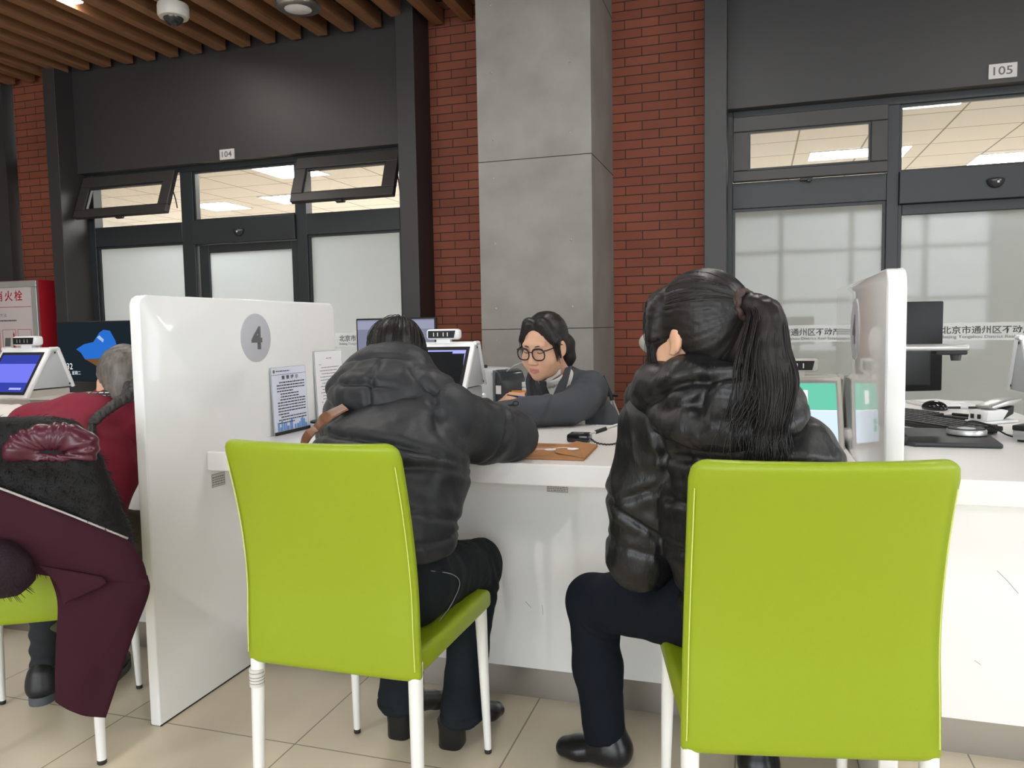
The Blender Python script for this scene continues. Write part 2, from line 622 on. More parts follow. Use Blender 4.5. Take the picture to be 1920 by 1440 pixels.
def sash(n, x0, x1, z0, z1, tilt):
    """Top-hung awning sash: pivots about its top edge, glass in a moulded frame, cam handle below."""
    s = structure('window_%d' % n, ((x0 + x1) / 2, TY0 - 0.005, z1))
    s.rotation_euler = (-tilt, 0, 0)
    hw, L = (x1 - x0) / 2, z1 - z0
    fw, fb = 0.105, 0.075
    f = MB()
    for a, b_, c, d in ((-hw, hw, -fw, 0.0), (-hw, hw, -L, -L + fb), (-hw, -hw + fw, -L + fb, -fw), (hw - fw, hw, -L + fb, -fw)):
        f.box((a, -0.05, c), (b_, 0.0, d), 0.006, 2)
    f.build('sash_frame', M_SASH, s)
    bd = MB()
    a, b_, c, d = -hw + fw, hw - fw, -L + fb, -fw
    for p, q, r, t in ((a, b_, d - .014, d), (a, b_, c, c + .014), (a, a + .014, c + .014, d - .014), (b_ - .014, b_, c + .014, d - .014)):
        bd.box((p, -0.036, r), (q, -0.012, t))
    bd.build('glazing_bead', M_FRAME, s)
    MB().box((a, -0.024, c), (b_, -0.018, d)).build('glass', M_CLEAR, s)
    h = MB().box((-0.05, -0.03, -L - 0.018), (0.03, 0.0, -L + 0.004), 0.004).box((-0.005, -0.05, -L - 0.03), (0.02, -0.02, -L - 0.01), 0.004)
    h.build('cam_handle', mat('black_plastic', (0.018, 0.018, 0.02), 0.4), s)
    if tilt > 0.01:
        sy = MB()
        for sx in (-hw + 0.02, hw - 0.02):
            sy.tube([(sx, -0.01, -0.16), (sx, 0.06, -0.24), (sx, 0.10, -0.30)], 0.006, 6)
        sy.build('stay_arm', M_FRAME, s)
    return s


sash(6, -5.985, -4.95, 2.175, 2.585, 0.36)
sash(7, -3.70, -2.755, 2.175, 2.585, 0.36)
sash(8, -0.163, 0.84, 2.15, 2.60, 0.0)


def sliding_door(n, x0, x1, ztop, m_glass, stile, y):
    d = structure('door_%d' % n, ((x0 + x1) / 2, y, 0))
    hw = (x1 - x0) / 2
    f = MB()
    f.box((-hw, -0.025, 0.01), (-hw + stile, 0.025, ztop), 0.003, 1).box((hw - stile, -0.025, 0.01), (hw, 0.025, ztop), 0.003, 1)
    f.box((-hw + stile, -0.025, ztop - 0.07), (hw - stile, 0.025, ztop), 0.003, 1).box((-hw + stile, -0.025, 0.01), (hw - stile, 0.025, 0.12), 0.003, 1)
    f.build('door_frame', M_FRAME, d)
    MB().box((-hw + stile, -0.005, 0.12), (hw - stile, 0.005, ztop - 0.07)).build('glass', m_glass, d)
    MB().box((-hw + stile * 0.3, -0.055, 0.85), (-hw + stile * 0.6, -0.025, 1.15), 0.005).build('door_handle', M_SASH, d)
    return d


d1 = sliding_door(1, -4.79, -3.735, 1.93, M_FROST, 0.10, YG)
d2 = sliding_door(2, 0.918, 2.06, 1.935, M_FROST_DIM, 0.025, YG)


# frosted band with the registry's name on the glass
def glass_sign(o, x0, x1, bx0, bx1, chin, eng, wch, weng):
    ox, oy, oz = o.location
    MB().box((bx0 - ox, YG - 0.0075 - oy, 1.008 - oz), (bx1 - ox, YG - 0.0052 - oy, 1.128 - oz)).build('frosted_band', M_BAND, o)
    text_part('glass_lettering', chin, M_INK, (x0 - ox, YG - 0.0085 - oy, 1.052 - oz), (1, 0, 0), (0, 0, 1), 0.054, o, wch, 0.012)
    text_part('glass_lettering', eng, M_INK_GREY, (x0 - ox, YG - 0.0085 - oy, 1.017 - oz), (1, 0, 0), (0, 0, 1), 0.026, o, weng, 0.01)


CN = '北京市通州区不动产登记'
EN = 'Beijing Tongzhou District Real Estate Registration'
glass_sign(w4, -3.41, 0, -3.64, -2.80, CN, EN, 0.60, 0.60)
glass_sign(w5, 0.072, 0, -0.14, 0.82, CN, EN, 0.61, 0.66)
glass_sign(d2, 1.205, 0, 0.95, 2.03, CN, EN, 0.66, 0.72)

# ceiling battens
x = -2.834 + 0.2425 * 4
k = 0
xs = []
while x > -7.9:
    xs.append(x)
    x -= 0.2425
base = None
for x in xs:
    y1 = 5.60 if -2.75 < x < -2.45 else 5.755
    if -2.45 < x < -1.85:
        y1 = 5.86
    if x > -1.85:
        y1 = 5.09
    if x < -6.15:
        y1 = 5.835
    o = MB().box((x - 0.088, 0.3, 3.53), (x, y1, 3.645), 0.002, 1).build('ceiling_batten', M_WOOD)
    tag(o, 'long timber batten hung in a row under the dark ceiling', 'ceiling batten', 'timber ceiling battens')


def strip_light(x, y0, y1, label):
    t = thing('strip_light', label, 'ceiling light', (x, (y0 + y1) / 2, 3.56), 0, 'strip lights between the battens')
    h = (y1 - y0) / 2
    MB().box((-0.055, -h, 0.005), (0.055, h, 0.06), 0.004).build('housing', M_WHITE_SAT, t)
    MB().box((-0.05, -h + 0.01, -0.004), (0.05, h - 0.01, 0.006)).build('diffuser', M_TUBE, t)


strip_light(-4.69 - 0.05, 3.45, 4.68, 'lit strip light between the timber battens beside the dome camera')
for x, y in ((-4.74, 0.9), (-2.32, 2.1)):
    strip_light(x, y, y + 1.22, 'lit strip light set between the timber battens overhead')
for x, y in ((-0.2, 2.4), (2.0, 2.4), (-0.2, -1.5), (2.0, -1.5), (-2.3, -1.5), (-4.7, -2.0), (-7.0, 0.5), (4.0, 1.0)):
    strip_light(x, y, y + 1.22, 'lit strip light fixed under the dark ceiling')

# dome camera, round detector, motion sensors, number plates ------------------------
M_IVORY = mat('ivory_plastic', (0.60, 0.58, 0.54), 0.4)
M_BLK = mat('black_plastic', (0.018, 0.018, 0.02), 0.4)
M_SMOKE = mat('smoked_dome', (0.03, 0.03, 0.035), 0.12, spec=0.6)
t = thing('dome_camera', 'ivory dome security camera under the timber battens', 'security camera', (-4.06, 4.86, 3.53))
MB().lathe([(0.0, 0), (0.105, 0), (0.11, -0.02), (0.11, -0.075), (0.10, -0.092), (0.072, -0.095)][1:]).build('housing', M_IVORY, t, smooth=40)
pr = [(0.07 * math.cos(a), -0.085 - 0.062 * math.sin(a)) for a in np.linspace(0, PI / 2 - .05, 9)]
MB().lathe(pr).build('smoked_dome', M_SMOKE, t, smooth=40)
MB().lathe([(0.028, -0.03), (0.026, 0.0), (0.018, 0.004)], M=Matrix.Translation((0.02, -0.035, -0.125)) @ Matrix.Rotation(1.1, 4, 'X')).build('lens', M_BLK, t, smooth=40)

t = thing('ceiling_lamp', 'round chrome-rimmed ceiling fitting cut by the top edge, under the battens', 'ceiling fitting', (-3.21, 5.16, 3.53))
M_CHROME = mat('brushed_chrome', (0.55, 0.55, 0.54), 0.28, 1.0)
MB().lathe([(0.155, 0.0), (0.165, -0.012), (0.155, -0.028), (0.12, -0.036)]).build('rim', M_CHROME, t, smooth=40)
MB().lathe([(0.12, -0.030), (0.06, -0.046), (0.01, -0.050)]).build('diffuser', M_WHITE_SAT, t, smooth=40)


def motion_sensor(x, y, z, label):
    t = thing('motion_sensor', label, 'sensor', (x, y, z))
    b = bmesh.new()
    bmesh.ops.create_uvsphere(b, u_segments=28, v_segments=16, radius=0.055)
    for v in b.verts:
        if v.co.z > 0:
            v.co.z *= 0.25
        v.co.y *= 0.75
        if v.co.y > 0:
            v.co.y = 0
    MB().bm(b).build('sensor_shell', M_SMOKE, t, smooth=50)
    MB().box((0.0, -0.043, -0.026), (0.014, -0.036, -0.012), 0.002).build('lens', M_IVORY, t)


motion_sensor(-4.32, TY0 - 0.03, 2.04, 'black dome door sensor between the two open sashes')
motion_sensor(1.485, TY0 - 0.03, 2.055, 'black half-round door sensor beside the closed sash')


def number_plate(x0, x1, z0, z1, s, label):
    t = thing('number_plate', label, 'sign', ((x0 + x1) / 2, YH - 0.0005, (z0 + z1) / 2))
    hw, hh = (x1 - x0) / 2, (z1 - z0) / 2
    MB().box((-hw, -0.012, -hh), (hw, 0, hh), 0.0015, 1).build('plate', mat('plate_silver', (0.56, 0.53, 0.51), 0.45), t)
    text_part('numerals', s, M_INK_GREY, (0, -0.0125, -hh * 0.55), (1, 0, 0), (0, 0, 1), hh * 1.15, t, hw * 1.35, 0.012, align='CENTER')


number_plate(-4.425, -4.277, 2.632, 2.718, '104', 'silver sign reading 104 above the open sashes')
number_plate(1.409, 1.569, 2.676, 2.768, '105', 'silver sign reading 105 above the closed sash')
# ------------------------------------------------------------------ counters and dividers
M_GLOSS = mat('glossy_white_lacquer', (0.86, 0.86, 0.845), 0.06, spec=0.6, coat=0.4)
M_TOP = mat('white_stone_top', (0.86, 0.84, 0.82), 0.22, vary=(2.5, 0.03))
M_STEEL = mat('brushed_steel', (0.42, 0.40, 0.37), 0.32, 0.9, bump=(40, 0.05, 0.002), stretch=(1, 40, 40))
M_LABEL = mat('paper_sticker', (0.62, 0.60, 0.56), 0.6)
M_DISC = mat('grey_disc', (0.47, 0.47, 0.50), 0.4)
M_BLACK = mat('matt_black', (0.012, 0.012, 0.013), 0.5)
M_TALK = mat('white_plastic', (0.80, 0.80, 0.80), 0.3)
M_GREYP = mat('light_grey_plastic', (0.52, 0.55, 0.57), 0.35)


def divider(x0, x1, label, disc_side):
    t = thing('counter_divider', label, 'divider', ((x0 + x1) / 2, 2.32, 0))
    hw = (x1 - x0) / 2
    # slab with rounded upper corners
    r = 0.035
    y0, y1, zt = -0.532, 0.535, 1.26
    poly = [(y0, 0.0), (y1, 0.0)]
    for a in np.linspace(0, PI / 2, 7):
        poly.append((y1 - r + r * math.cos(a), zt - r + r * math.sin(a)))
    for a in np.linspace(PI / 2, PI, 7):
        poly.append((y0 + r + r * math.cos(a), zt - r + r * math.sin(a)))
    MB().prism(poly, 2 * hw, (-hw, 0, 0), (0, 1, 0), (0, 0, 1), 0.005, 3).build('panel', M_GLOSS, t, smooth=35)
    for sx in disc_side:
        M = Matrix.Translation((sx * hw, 0.0, 1.128)) @ Matrix.Rotation(sx * PI / 2, 4, 'Y')
        d = MB().lathe([(0.084, 0.0), (0.084, 0.0025), (0.08, 0.0035), (0.01, 0.0035)], n=48, M=M).build('number_disc', M_DISC, t, smooth=30)
        text_part('numeral', '4', M_INK_GREY, (sx * (hw + 0.004), 0, 1.128 - 0.040), (0, sx, 0), (0, 0, 1), 0.080, d, 0.062, 0.035, align='CENTER')
    MB().box((-hw - 0.0003, y0 + 0.002, 0.0), (hw + 0.0003, y1 - 0.002, 0.005)).build('base_strip', M_BLACK, t)
    # paler edge line where the two skins meet
    MB().box((-hw - 0.0003, y0 + 0.004, 0.005), (hw + 0.0003, y0 + 0.0055, zt - 0.04)).build('edge_band', M_WHITE_SAT, t)
    return t


divider(-1.694, -1.658, 'glossy white divider with a grey number 4 disc, beside the woman in the red sweater', (1,))
divider(0.260, 0.298, 'glossy white divider between the green-lit terminal and the black document camera', (-1,))

for x0, x1, lab in ((-4.2, -1.694, 'white counter behind the woman in the red sweater'), (-1.658, 0.260, 'white counter carrying the kraft envelope and the pen on a cord'),
                    (0.298, 2.25, 'white counter carrying the document camera and keyboards')):
    t = thing('service_counter', lab, 'counter', ((x0 + x1) / 2, 2.04, 0))
    hw = (x1 - x0) / 2 - 0.0005
    MB().box((-hw, 0.0, 0.713), (hw, 0.87, 0.774), 0.004, 2).build('worktop', M_TOP, t)
    # return wing of the worktop, along the divider, on the staff side
    MB().box((-hw, 0.871, 0.713), (-hw + 0.70, 2.02, 0.774), 0.004, 2).build('return_worktop', M_TOP, t)
    MB().box((-hw, 0.205, 0.096), (hw, 0.245, 0.7125), 0.001, 1).build('front_panel', M_GLOSS, t)
    MB().box((-hw, 0.213, 0.0), (hw, 0.240, 0.0955)).build('kick_plate', M_STEEL, t)
    MB().box((-hw, 1.99, 0.0), (-hw + 0.68, 2.01, 0.7125)).build('end_panel', M_GLOSS, t)

M_SCUFF = mat('dark_scuff', (0.30, 0.29, 0.27), 0.7)
counters = [o for o in bpy.data.objects if o.name.startswith('service_counter')]
for cx, pts in ((0, [(-2.02, 0.33), (-2.0, 0.30)]), (1, [(-0.673, 0.306), (-0.655, 0.289)]), (1, [(-0.62, 0.30), (-0.618, 0.27)]), (2, [(0.596, 0.503), (0.62, 0.478), (0.645, 0.447)]), (2, [(0.55, 0.26), (0.565, 0.25)])):
    c = sorted(counters, key=lambda o: o.location.x)[cx]
    MB().tube([(x - c.location.x, 2.2448 - c.location.y, z) for x, z in pts], 0.0007, 4).build('scuff_mark', M_SCUFF, c)


def sticker(O, U, V, w, h, label):
    U, V = Vector(U), Vector(V)
    N = U.cross(V)
    t = thing('asset_sticker', label, 'sticker', O)
    MB().prism([(0, 0), (w, 0), (w, h), (0, h)], 0.0006, (0, 0, 0), U, V).build('paper', M_LABEL, t)
    p = MB()

    def line(x0, y0, x1, y1):
        O2 = N * 0.0007
        p.add([O2 + U * x0 + V * y0, O2 + U * x1 + V * y0, O2 + U * x1 + V * y1, O2 + U * x0 + V * y1], [(0, 1, 2, 3)])
    b = 0.0012
    line(0.001, 0.001, w - 0.001, 0.001 + b); line(0.001, h - 0.001 - b, w - 0.001, h - 0.001)
    line(0.001, 0.001, 0.001 + b, h - .001); line(w - .001 - b, 0.001, w - 0.001, h - .001)
    rnd = random.Random(len(label))
    n = 4
    for i in range(n):
        y = h * (0.16 + 0.72 * i / n)
        x = w * 0.06
        while x < w * 0.9:
            l = w * rnd.uniform(0.04, 0.14)
            line(x, y, min(x + l, w * 0.94), y + h * 0.07)
            x += l + w * 0.03
    p.build('print', M_INK_GREY, t)


sticker((-0.600, 2.2445, 0.652), (1, 0, 0), (0, 0, 1), 0.066, 0.030, 'printed paper sticker on the counter front below the envelope')
sticker((-1.6575, 2.058, 0.653), (0, 1, 0), (0, 0, 1), 0.066, 0.043, 'printed paper sticker on the divider under the counter end')


# ------------------------------------------------------------------ lime chairs
M_LIME = mat('lime_leatherette', (0.262, 0.345, 0.011), 0.40, bump=(700, 0.06, 0.0006), spec=0.45)
M_LIME_ST = mat('lime_thread', (0.62, 0.68, 0.16), 0.6)
M_LEG = mat('white_powder_coat', (0.80, 0.80, 0.78), 0.3)
M_FOOT = mat('black_foot_cap', (0.02, 0.02, 0.02), 0.5)


def back_profile(z):
    """(y centre, half width) of the upholstered back at height z."""
    s = max(0.0, (z - 0.56) / 0.36)
    y = -0.2275 - 0.082 * s ** 1.7
    w = 0.214 - 0.012 * min(1, max(0, (z - 0.4) / 0.5)) + 0.006 * s * s
    return y, w


def chair_back():
    z0, z1 = 0.402, 0.922
    vs, fs = [], []
    zs, sh = [], []
    r = 0.016
    for a in np.linspace(0.08, PI / 2, 5):
        zs.append(z0 + r - r * math.sin(PI / 2 - a + 0.0) if False else z0 + r * (1 - math.cos(PI / 2 - a + 0.0)) if False else z0 + r * (1 - math.cos(a - PI / 2)) if False else z0 + r - r * math.cos(a))
        sh.append(r * (1 - math.sin(a)))
    for z in np.linspace(z0 + r, z1 - r, 30)[1:-1]:
        zs.append(z)
        sh.append(0)
    for a in np.linspace(PI / 2, 0.08, 6):
        zs.append(z1 - r + r * math.cos(a))
        sh.append(r * (1 - math.sin(a)))
    n = 56
    for z, d in zip(zs, sh):
        yc, w = back_profile(z)
        rc = 0.03 if z > 0.6 else 0.014
        zz = (z1 - z) if z > 0.6 else (z - z0)
        if zz < rc:
            w = w - rc + math.sqrt(max(rc * rc - (rc - zz) ** 2, 0))
        th = max(0.0175 - d, 0.0012)
        for k in range(n):
            a = 2 * PI * k / n
            cx, cy = math.cos(a), math.sin(a)
            e = 0.28
            X = math.copysign(abs(cx) ** e, cx)
            Yv = math.copysign(abs(cy) ** 0.75, cy)
            # side edges are only softly rounded
            x = X * w
            cv = 0.030 * min(1, max(0, (z - 0.5) / 0.4))
            y = yc + Yv * th + cv * ((X * 1.0) ** 2 - 0.55)
            vs.append((x, y, z))
    m = len(zs)
    for i in range(m - 1):
        for k in range(n):
            q = (k + 1) % n
            fs.append((i * n + k, i * n + q, (i + 1) * n + q, (i + 1) * n + k))
    fs.append(tuple(range(n - 1, -1, -1)))
    fs.append(tuple((m - 1) * n + k for k in range(n)))
    return MB().add(vs, fs)


def chair_seams(t):
    for s in (-1, 1):
        pts = []
        for z in np.linspace(0.43, 0.875, 24):
            yc, w = back_profile(z)
            cv = 0.030 * min(1, max(0, (z - 0.5) / 0.4))
            pts.append((s * (w - 0.0085), yc - 0.0166 + cv * 0.40, z))
        MB().tube(pts, 0.0011, 5).build('seam_stitching', M_LIME_ST, t)


def make_chair(label, group):
    t = thing('dining_chair', label, 'chair', (0, 0, 0), 0, group)
    chair_back().build('backrest', M_LIME, t, smooth=60)
    chair_seams(t)
    # seat: padded slab, a little dished, sides sewn square
    b = bmesh.new()
    bmesh.ops.create_cube(b, size=1)
    for v in b.verts:
        v.co = Vector((v.co.x * (0.424 if v.co.y > 0 else 0.404), v.co.y * 0.448 + 0.014, 0.426 + v.co.z * (0.05 if v.co.y > 0 else 0.05)))
    bmesh.ops.bevel(b, geom=b.edges[:], offset=0.016, segments=4, profile=0.5, affect='EDGES')
    bmesh.ops.subdivide_edges(b, edges=b.edges[:], cuts=1, use_grid_fill=True)
    MB().bm(b).build('seat', M_LIME, t, smooth=60)
    for sx in (-1, 1):
        for sy, top, bot in ((1, (0.190, 0.205, 0.41), (0.198, 0.22, 0.012)), (-1, (0.196, -0.222, 0.44), (0.201, -0.236, 0.012))):
            r0, r1 = (0.0165, 0.0095) if sy > 0 else (0.0165, 0.012)
            a = Vector((sx * top[0], top[1], top[2]))
            c = Vector((sx * bot[0], bot[1], bot[2]))
            lg = MB().tube([a, a.lerp(c, .5), c], [r0, (r0 + r1) / 2, r1], 16).build('leg', M_LEG, t, smooth=50)
            MB().lathe([(r1 * 0.9, 0.014), (r1 * 1.02, 0.012), (r1 * 1.02, 0.002), (r1 * 0.9, 0.0)], (c.x, c.y, 0), 14).build('foot_cap', M_FOOT, lg, smooth=40)
    return t


LG = 'lime chairs at the counter'
chair_a = make_chair('lime green leather chair under the woman whose jacket is matt black', LG)
chair_a.location = (-0.885, 1.695, 0)
chair_b = copy_tree(chair_a)
chair_b.location, chair_b.rotation_euler, chair_b.scale = (0.043, 1.602, 0), (0, 0, math.radians(11.7)), (1.013, 1.013, 1.013)
chair_b['label'] = 'lime green leather chair under the woman with the long ponytail'
chair_c = copy_tree(chair_a)
chair_c.location, chair_c.rotation_euler = (-1.964, 1.685, 0), (0, 0, math.radians(31))
chair_c['label'] = 'lime green leather chair with a dark fur coat hung over its back'
lb = MB()
lb.lathe([(0.0169, -0.02), (0.0171, -0.02), (0.0171, 0.02), (0.0169, 0.02)], (-0.1975, -0.2275, 0.365), 16)
o = lb.build('leg_sticker', M_LABEL, chair_a, smooth=40)
pr_ = MB()
for z in (-0.012, -0.005, 0.002, 0.012):
    pr_.lathe([(0.01712, z), (0.01722, z), (0.01722, z + 0.0013), (0.01712, z + 0.0013)], (-0.1975, -0.2275, 0.365), 24)
pr_.build('sticker_print', M_INK_GREY, o)
o['label'] = 'printed paper sticker wrapped round the chair leg'
# ------------------------------------------------------------------ sculpting: blended volumes meshed by surface nets
def vn(v):
    return np.asarray(v, dtype=np.float64)


def _hash(i, j, k, s):
    n = (i * 374761393 + j * 668265263 + k * 2147483647 + s * 974634777) & 0xFFFFFFFF
    n = ((n ^ (n >> 13)) * 1274126177) & 0xFFFFFFFF
    return ((n ^ (n >> 16)) & 0xFFFF) / 32768.0 - 1.0


def vnoise(P, seed=0):
    P = np.asarray(P, dtype=np.float64)
    I = np.floor(P).astype(np.int64)
    F = P - I
    F = F * F * (3 - 2 * F)
    r = 0
    for a in (0, 1):
        for b in (0, 1):
            for c in (0, 1):
                w = (F[:, 0] if a else 1 - F[:, 0]) * (F[:, 1] if b else 1 - F[:, 1]) * (F[:, 2] if c else 1 - F[:, 2])
                r = r + w * _hash(I[:, 0] + a, I[:, 1] + b, I[:, 2] + c, seed)
    return r


def fbm(P, seed=0, octaves=3):
    r, a = 0, 1.0
    for o in range(octaves):
        r = r + a * vnoise(P * 2 ** o, seed + o)
        a *= 0.5
    return r


class Sculpt:
    def __init__(self, lo, hi, h):
        self.lo, self.h = vn(lo), h
        self.n = np.ceil((vn(hi) - self.lo) / h).astype(int) + 1
        self.F = np.full(self.n, 1.0, dtype=np.float32)
        self.M = None

    def frame(self, M):
        """Following shapes are given in this frame (Matrix); None for world."""
        self.M = M
        return self

    def _pt(self, p):
        if self.M is not None:
            p = self.M @ Vector(p)
        return vn(p)

    def _region(self, lo, hi, pad):
        a = np.maximum(np.floor((lo - pad - self.lo) / self.h).astype(int), 0)
        b = np.minimum(np.ceil((hi + pad - self.lo) / self.h).astype(int) + 1, self.n)
        if np.any(b <= a):
            return None
        ax = [self.lo[i] + self.h * np.arange(a[i], b[i]) for i in range(3)]
        X = np.meshgrid(*ax, indexing='ij')
        return tuple(slice(a[i], b[i]) for i in range(3)), X

    def _blend(self, sl, d, k, cut=False):
        A = self.F[sl]
        d = d.astype(np.float32)
        if cut:
            d = -d
            hh = np.maximum(k - np.abs(A - d), 0) / k if k > 0 else 0
            self.F[sl] = np.maximum(A, d) + hh * hh * k * 0.25
        else:
            hh = np.maximum(k - np.abs(A - d), 0) / k if k > 0 else 0
            self.F[sl] = np.minimum(A, d) - hh * hh * k * 0.25

    def cone(self, a, b, ra, rb=None, k=0.02, side=None, s=1.0, cut=False):
        """Tapered capsule; with side and s its width along side is s times its radius."""
        rb = ra if rb is None else rb
        a, b = self._pt(a), self._pt(b)
        R = max(ra, rb) * max(1.0, s)
        g = self._region(np.minimum(a, b) - R, np.maximum(a, b) + R, k + 3 * self.h)
        if g is None:
            return self
        sl, X = g
        ab = b - a
        L2 = max(float(ab @ ab), 1e-9)
        q = [X[i] - a[i] for i in range(3)]
        t = np.clip((q[0] * ab[0] + q[1] * ab[1] + q[2] * ab[2]) / L2, 0, 1)
        q = [q[i] - t * ab[i] for i in range(3)]
        if side is not None:
            sd = vn(side)
            if self.M is not None:
                sd = vn(self.M.to_3x3() @ Vector(side))
            sd = sd / np.linalg.norm(sd)
            v = q[0] * sd[0] + q[1] * sd[1] + q[2] * sd[2]
            q = [q[i] + v * sd[i] * (1.0 / s - 1.0) for i in range(3)]
        d = np.sqrt(q[0] ** 2 + q[1] ** 2 + q[2] ** 2) - (ra + (rb - ra) * t)
        self._blend(sl, d, k, cut)
        return self

    def chain(self, pts, rs, k=0.02, side=None, s=1.0):
        for i in range(len(pts) - 1):
            self.cone(pts[i], pts[i + 1], rs[i], rs[i + 1], k, side, s)
        return self

    def ell(self, c, r, k=0.02, rot=None, cut=False):
        """Ellipsoid; rot a 3x3 whose columns are its axes."""
        c = self._pt(c)
        R = np.eye(3) if rot is None else np.array([[rot[i][j] for j in range(3)] for i in range(3)])
        if self.M is not None:
            R = np.array(self.M.to_3x3()) @ R
        m = max(r)
        g = self._region(c - m, c + m, k + 3 * self.h)
        if g is None:
            return self
        sl, X = g
        q = [X[i] - c[i] for i in range(3)]
        k0, k1 = 0, 0
        for j in range(3):
            v = q[0] * R[0, j] + q[1] * R[1, j] + q[2] * R[2, j]
            k0 = k0 + (v / r[j]) ** 2
            k1 = k1 + (v / r[j] ** 2) ** 2
        k0, k1 = np.sqrt(k0), np.sqrt(k1)
        d = k0 * (k0 - 1) / np.maximum(k1, 1e-6)
        self._blend(sl, d, k, cut)
        return self

    def plane_cut(self, p, n, k=0.004):
        """Remove what lies on the n side of the plane."""
        p, n = self._pt(p), vn(n)
        if self.M is not None:
            n = vn(self.M.to_3x3() @ Vector(n))
        n = n / np.linalg.norm(n)
        ax = [self.lo[i] + self.h * np.arange(self.n[i]) for i in range(3)]
        d = ((ax[0] - p[0]) * n[0])[:, None, None] + ((ax[1] - p[1]) * n[1])[None, :, None] + ((ax[2] - p[2]) * n[2])[None, None, :]
        A = self.F
        d = d.astype(np.float32)
        hh = np.maximum(k - np.abs(A - d), 0) / k
        self.F = np.maximum(A, d) + hh * hh * k * 0.25
        return self

    def mesh(self, smooth=1):
        F = self.F
        F[0], F[-1], F[:, 0], F[:, -1], F[:, :, 0], F[:, :, -1] = 1, 1, 1, 1, 1, 1
        S = F < 0
        n = F.shape
        c = [S[i:n[0] - 1 + i, j:n[1] - 1 + j, k:n[2] - 1 + k] for i in (0, 1) for j in (0, 1) for k in (0, 1)]
        cnt = sum(x.astype(np.int8) for x in c)
        act = (cnt > 0) & (cnt < 8)
        idx = -np.ones(act.shape, dtype=np.int64)
        cells = np.argwhere(act)
        idx[act] = np.arange(len(cells))
        acc = np.zeros((len(cells), 3))
        num = np.zeros(len(cells))
        offs = [(0, 0, 0), (0, 0, 1), (0, 1, 0), (0, 1, 1), (1, 0, 0), (1, 0, 1), (1, 1, 0), (1, 1, 1)]
        val = [F[cells[:, 0] + o[0], cells[:, 1] + o[1], cells[:, 2] + o[2]].astype(np.float64) for o in offs]
        for i in range(8):
            for j in range(i + 1, 8):
                if sum(abs(offs[i][q] - offs[j][q]) for q in range(3)) != 1:
                    continue
                m = (val[i] < 0) != (val[j] < 0)
                t = np.where(m, val[i] / np.where(m, val[i] - val[j], 1), 0)
                p = vn(offs[i])[None, :] + t[:, None] * (vn(offs[j]) - vn(offs[i]))[None, :]
                acc += np.where(m[:, None], p, 0)
                num += m
        V = self.lo + self.h * (cells + acc / num[:, None])
        quads = []
        for ax in range(3):
            o1, o2 = [(1, 2), (2, 0), (0, 1)][ax]
            sl0 = [slice(1, n[q] - 1) for q in range(3)]
            sl0[ax] = slice(0, n[ax] - 1)
            sl1 = list(sl0)
            sl1[ax] = slice(1, n[ax])
            A, B = S[tuple(sl0)], S[tuple(sl1)]
            e = np.argwhere(A != B)
            if len(e) == 0:
                continue
            flip = A[e[:, 0], e[:, 1], e[:, 2]]
            base = e.copy()
            for q in range(3):
                if q != ax:
                    base[:, q] += 1
            u, w = np.zeros(3, int), np.zeros(3, int)
            u[o1], w[o2] = 1, 1

            def at_(d):
                p = base - d
                return idx[p[:, 0], p[:, 1], p[:, 2]]
            q = np.stack([at_(u + w), at_(w), at_(0 * u), at_(u)], 1)
            q[~flip] = q[~flip][:, ::-1]
            quads.append(q)
        Q = np.concatenate(quads)
        Q = Q[(Q >= 0).all(1)]
        for _ in range(smooth):
            V = laplace(V, Q, 0.5)
        return V, Q


def laplace(V, Q, a):
    s = np.zeros_like(V)
    c = np.zeros(len(V))
    for i in range(4):
        for j in ((i + 1) % 4, (i - 1) % 4):
            np.add.at(s, Q[:, i], V[Q[:, j]])
            np.add.at(c, Q[:, i], 1)
    return V + a * (s / np.maximum(c, 1)[:, None] - V)


def normals(V, Q):
    d1, d2 = V[Q[:, 2]] - V[Q[:, 0]], V[Q[:, 3]] - V[Q[:, 1]]
    fn = np.cross(d1, d2)
    N = np.zeros_like(V)
    for i in range(4):
        np.add.at(N, Q[:, i], fn)
    return N / np.maximum(np.linalg.norm(N, axis=1), 1e-12)[:, None]


def sculpt_object(name, V, Q, m, parent=None, extra=None):
    """extra: list of (material, mask function over face centres)."""
    if parent is not None:
        Mi = np.array(Matrix.LocRotScale(parent.location, parent.rotation_euler, parent.scale).inverted())
        V = V @ Mi[:3, :3].T + Mi[:3, 3]
    me = bpy.data.meshes.new(name)
    me.vertices.add(len(V))
    me.vertices.foreach_set('co', V.astype(np.float32).ravel())
    me.loops.add(Q.size)
    me.loops.foreach_set('vertex_index', Q.astype(np.int32).ravel())
    me.polygons.add(len(Q))
    me.polygons.foreach_set('loop_start', np.arange(0, Q.size, 4, dtype=np.int32))
    me.update(calc_edges=True)
    me.validate()
    me.shade_smooth()
    o = link(name, me, m, parent)
    return o


def paint_faces(o, V, Q, rules):
    """rules: (material, f(centres) -> bool array); the mesh keeps one surface with several materials."""
    C = V[Q].mean(1)
    ids = np.zeros(len(Q), dtype=np.int32)
    for m, f in rules:
        o.data.materials.append(m)
        ids[f(C)] = len(o.data.materials) - 1
    o.data.polygons.foreach_set('material_index', ids)


def seg_dist(P, a, b):
    a, b = vn(a), vn(b)
    ab = b - a
    t = np.clip((P - a) @ ab / (ab @ ab), 0, 1)
    return np.linalg.norm(P - a - t[:, None] * ab, axis=1), t


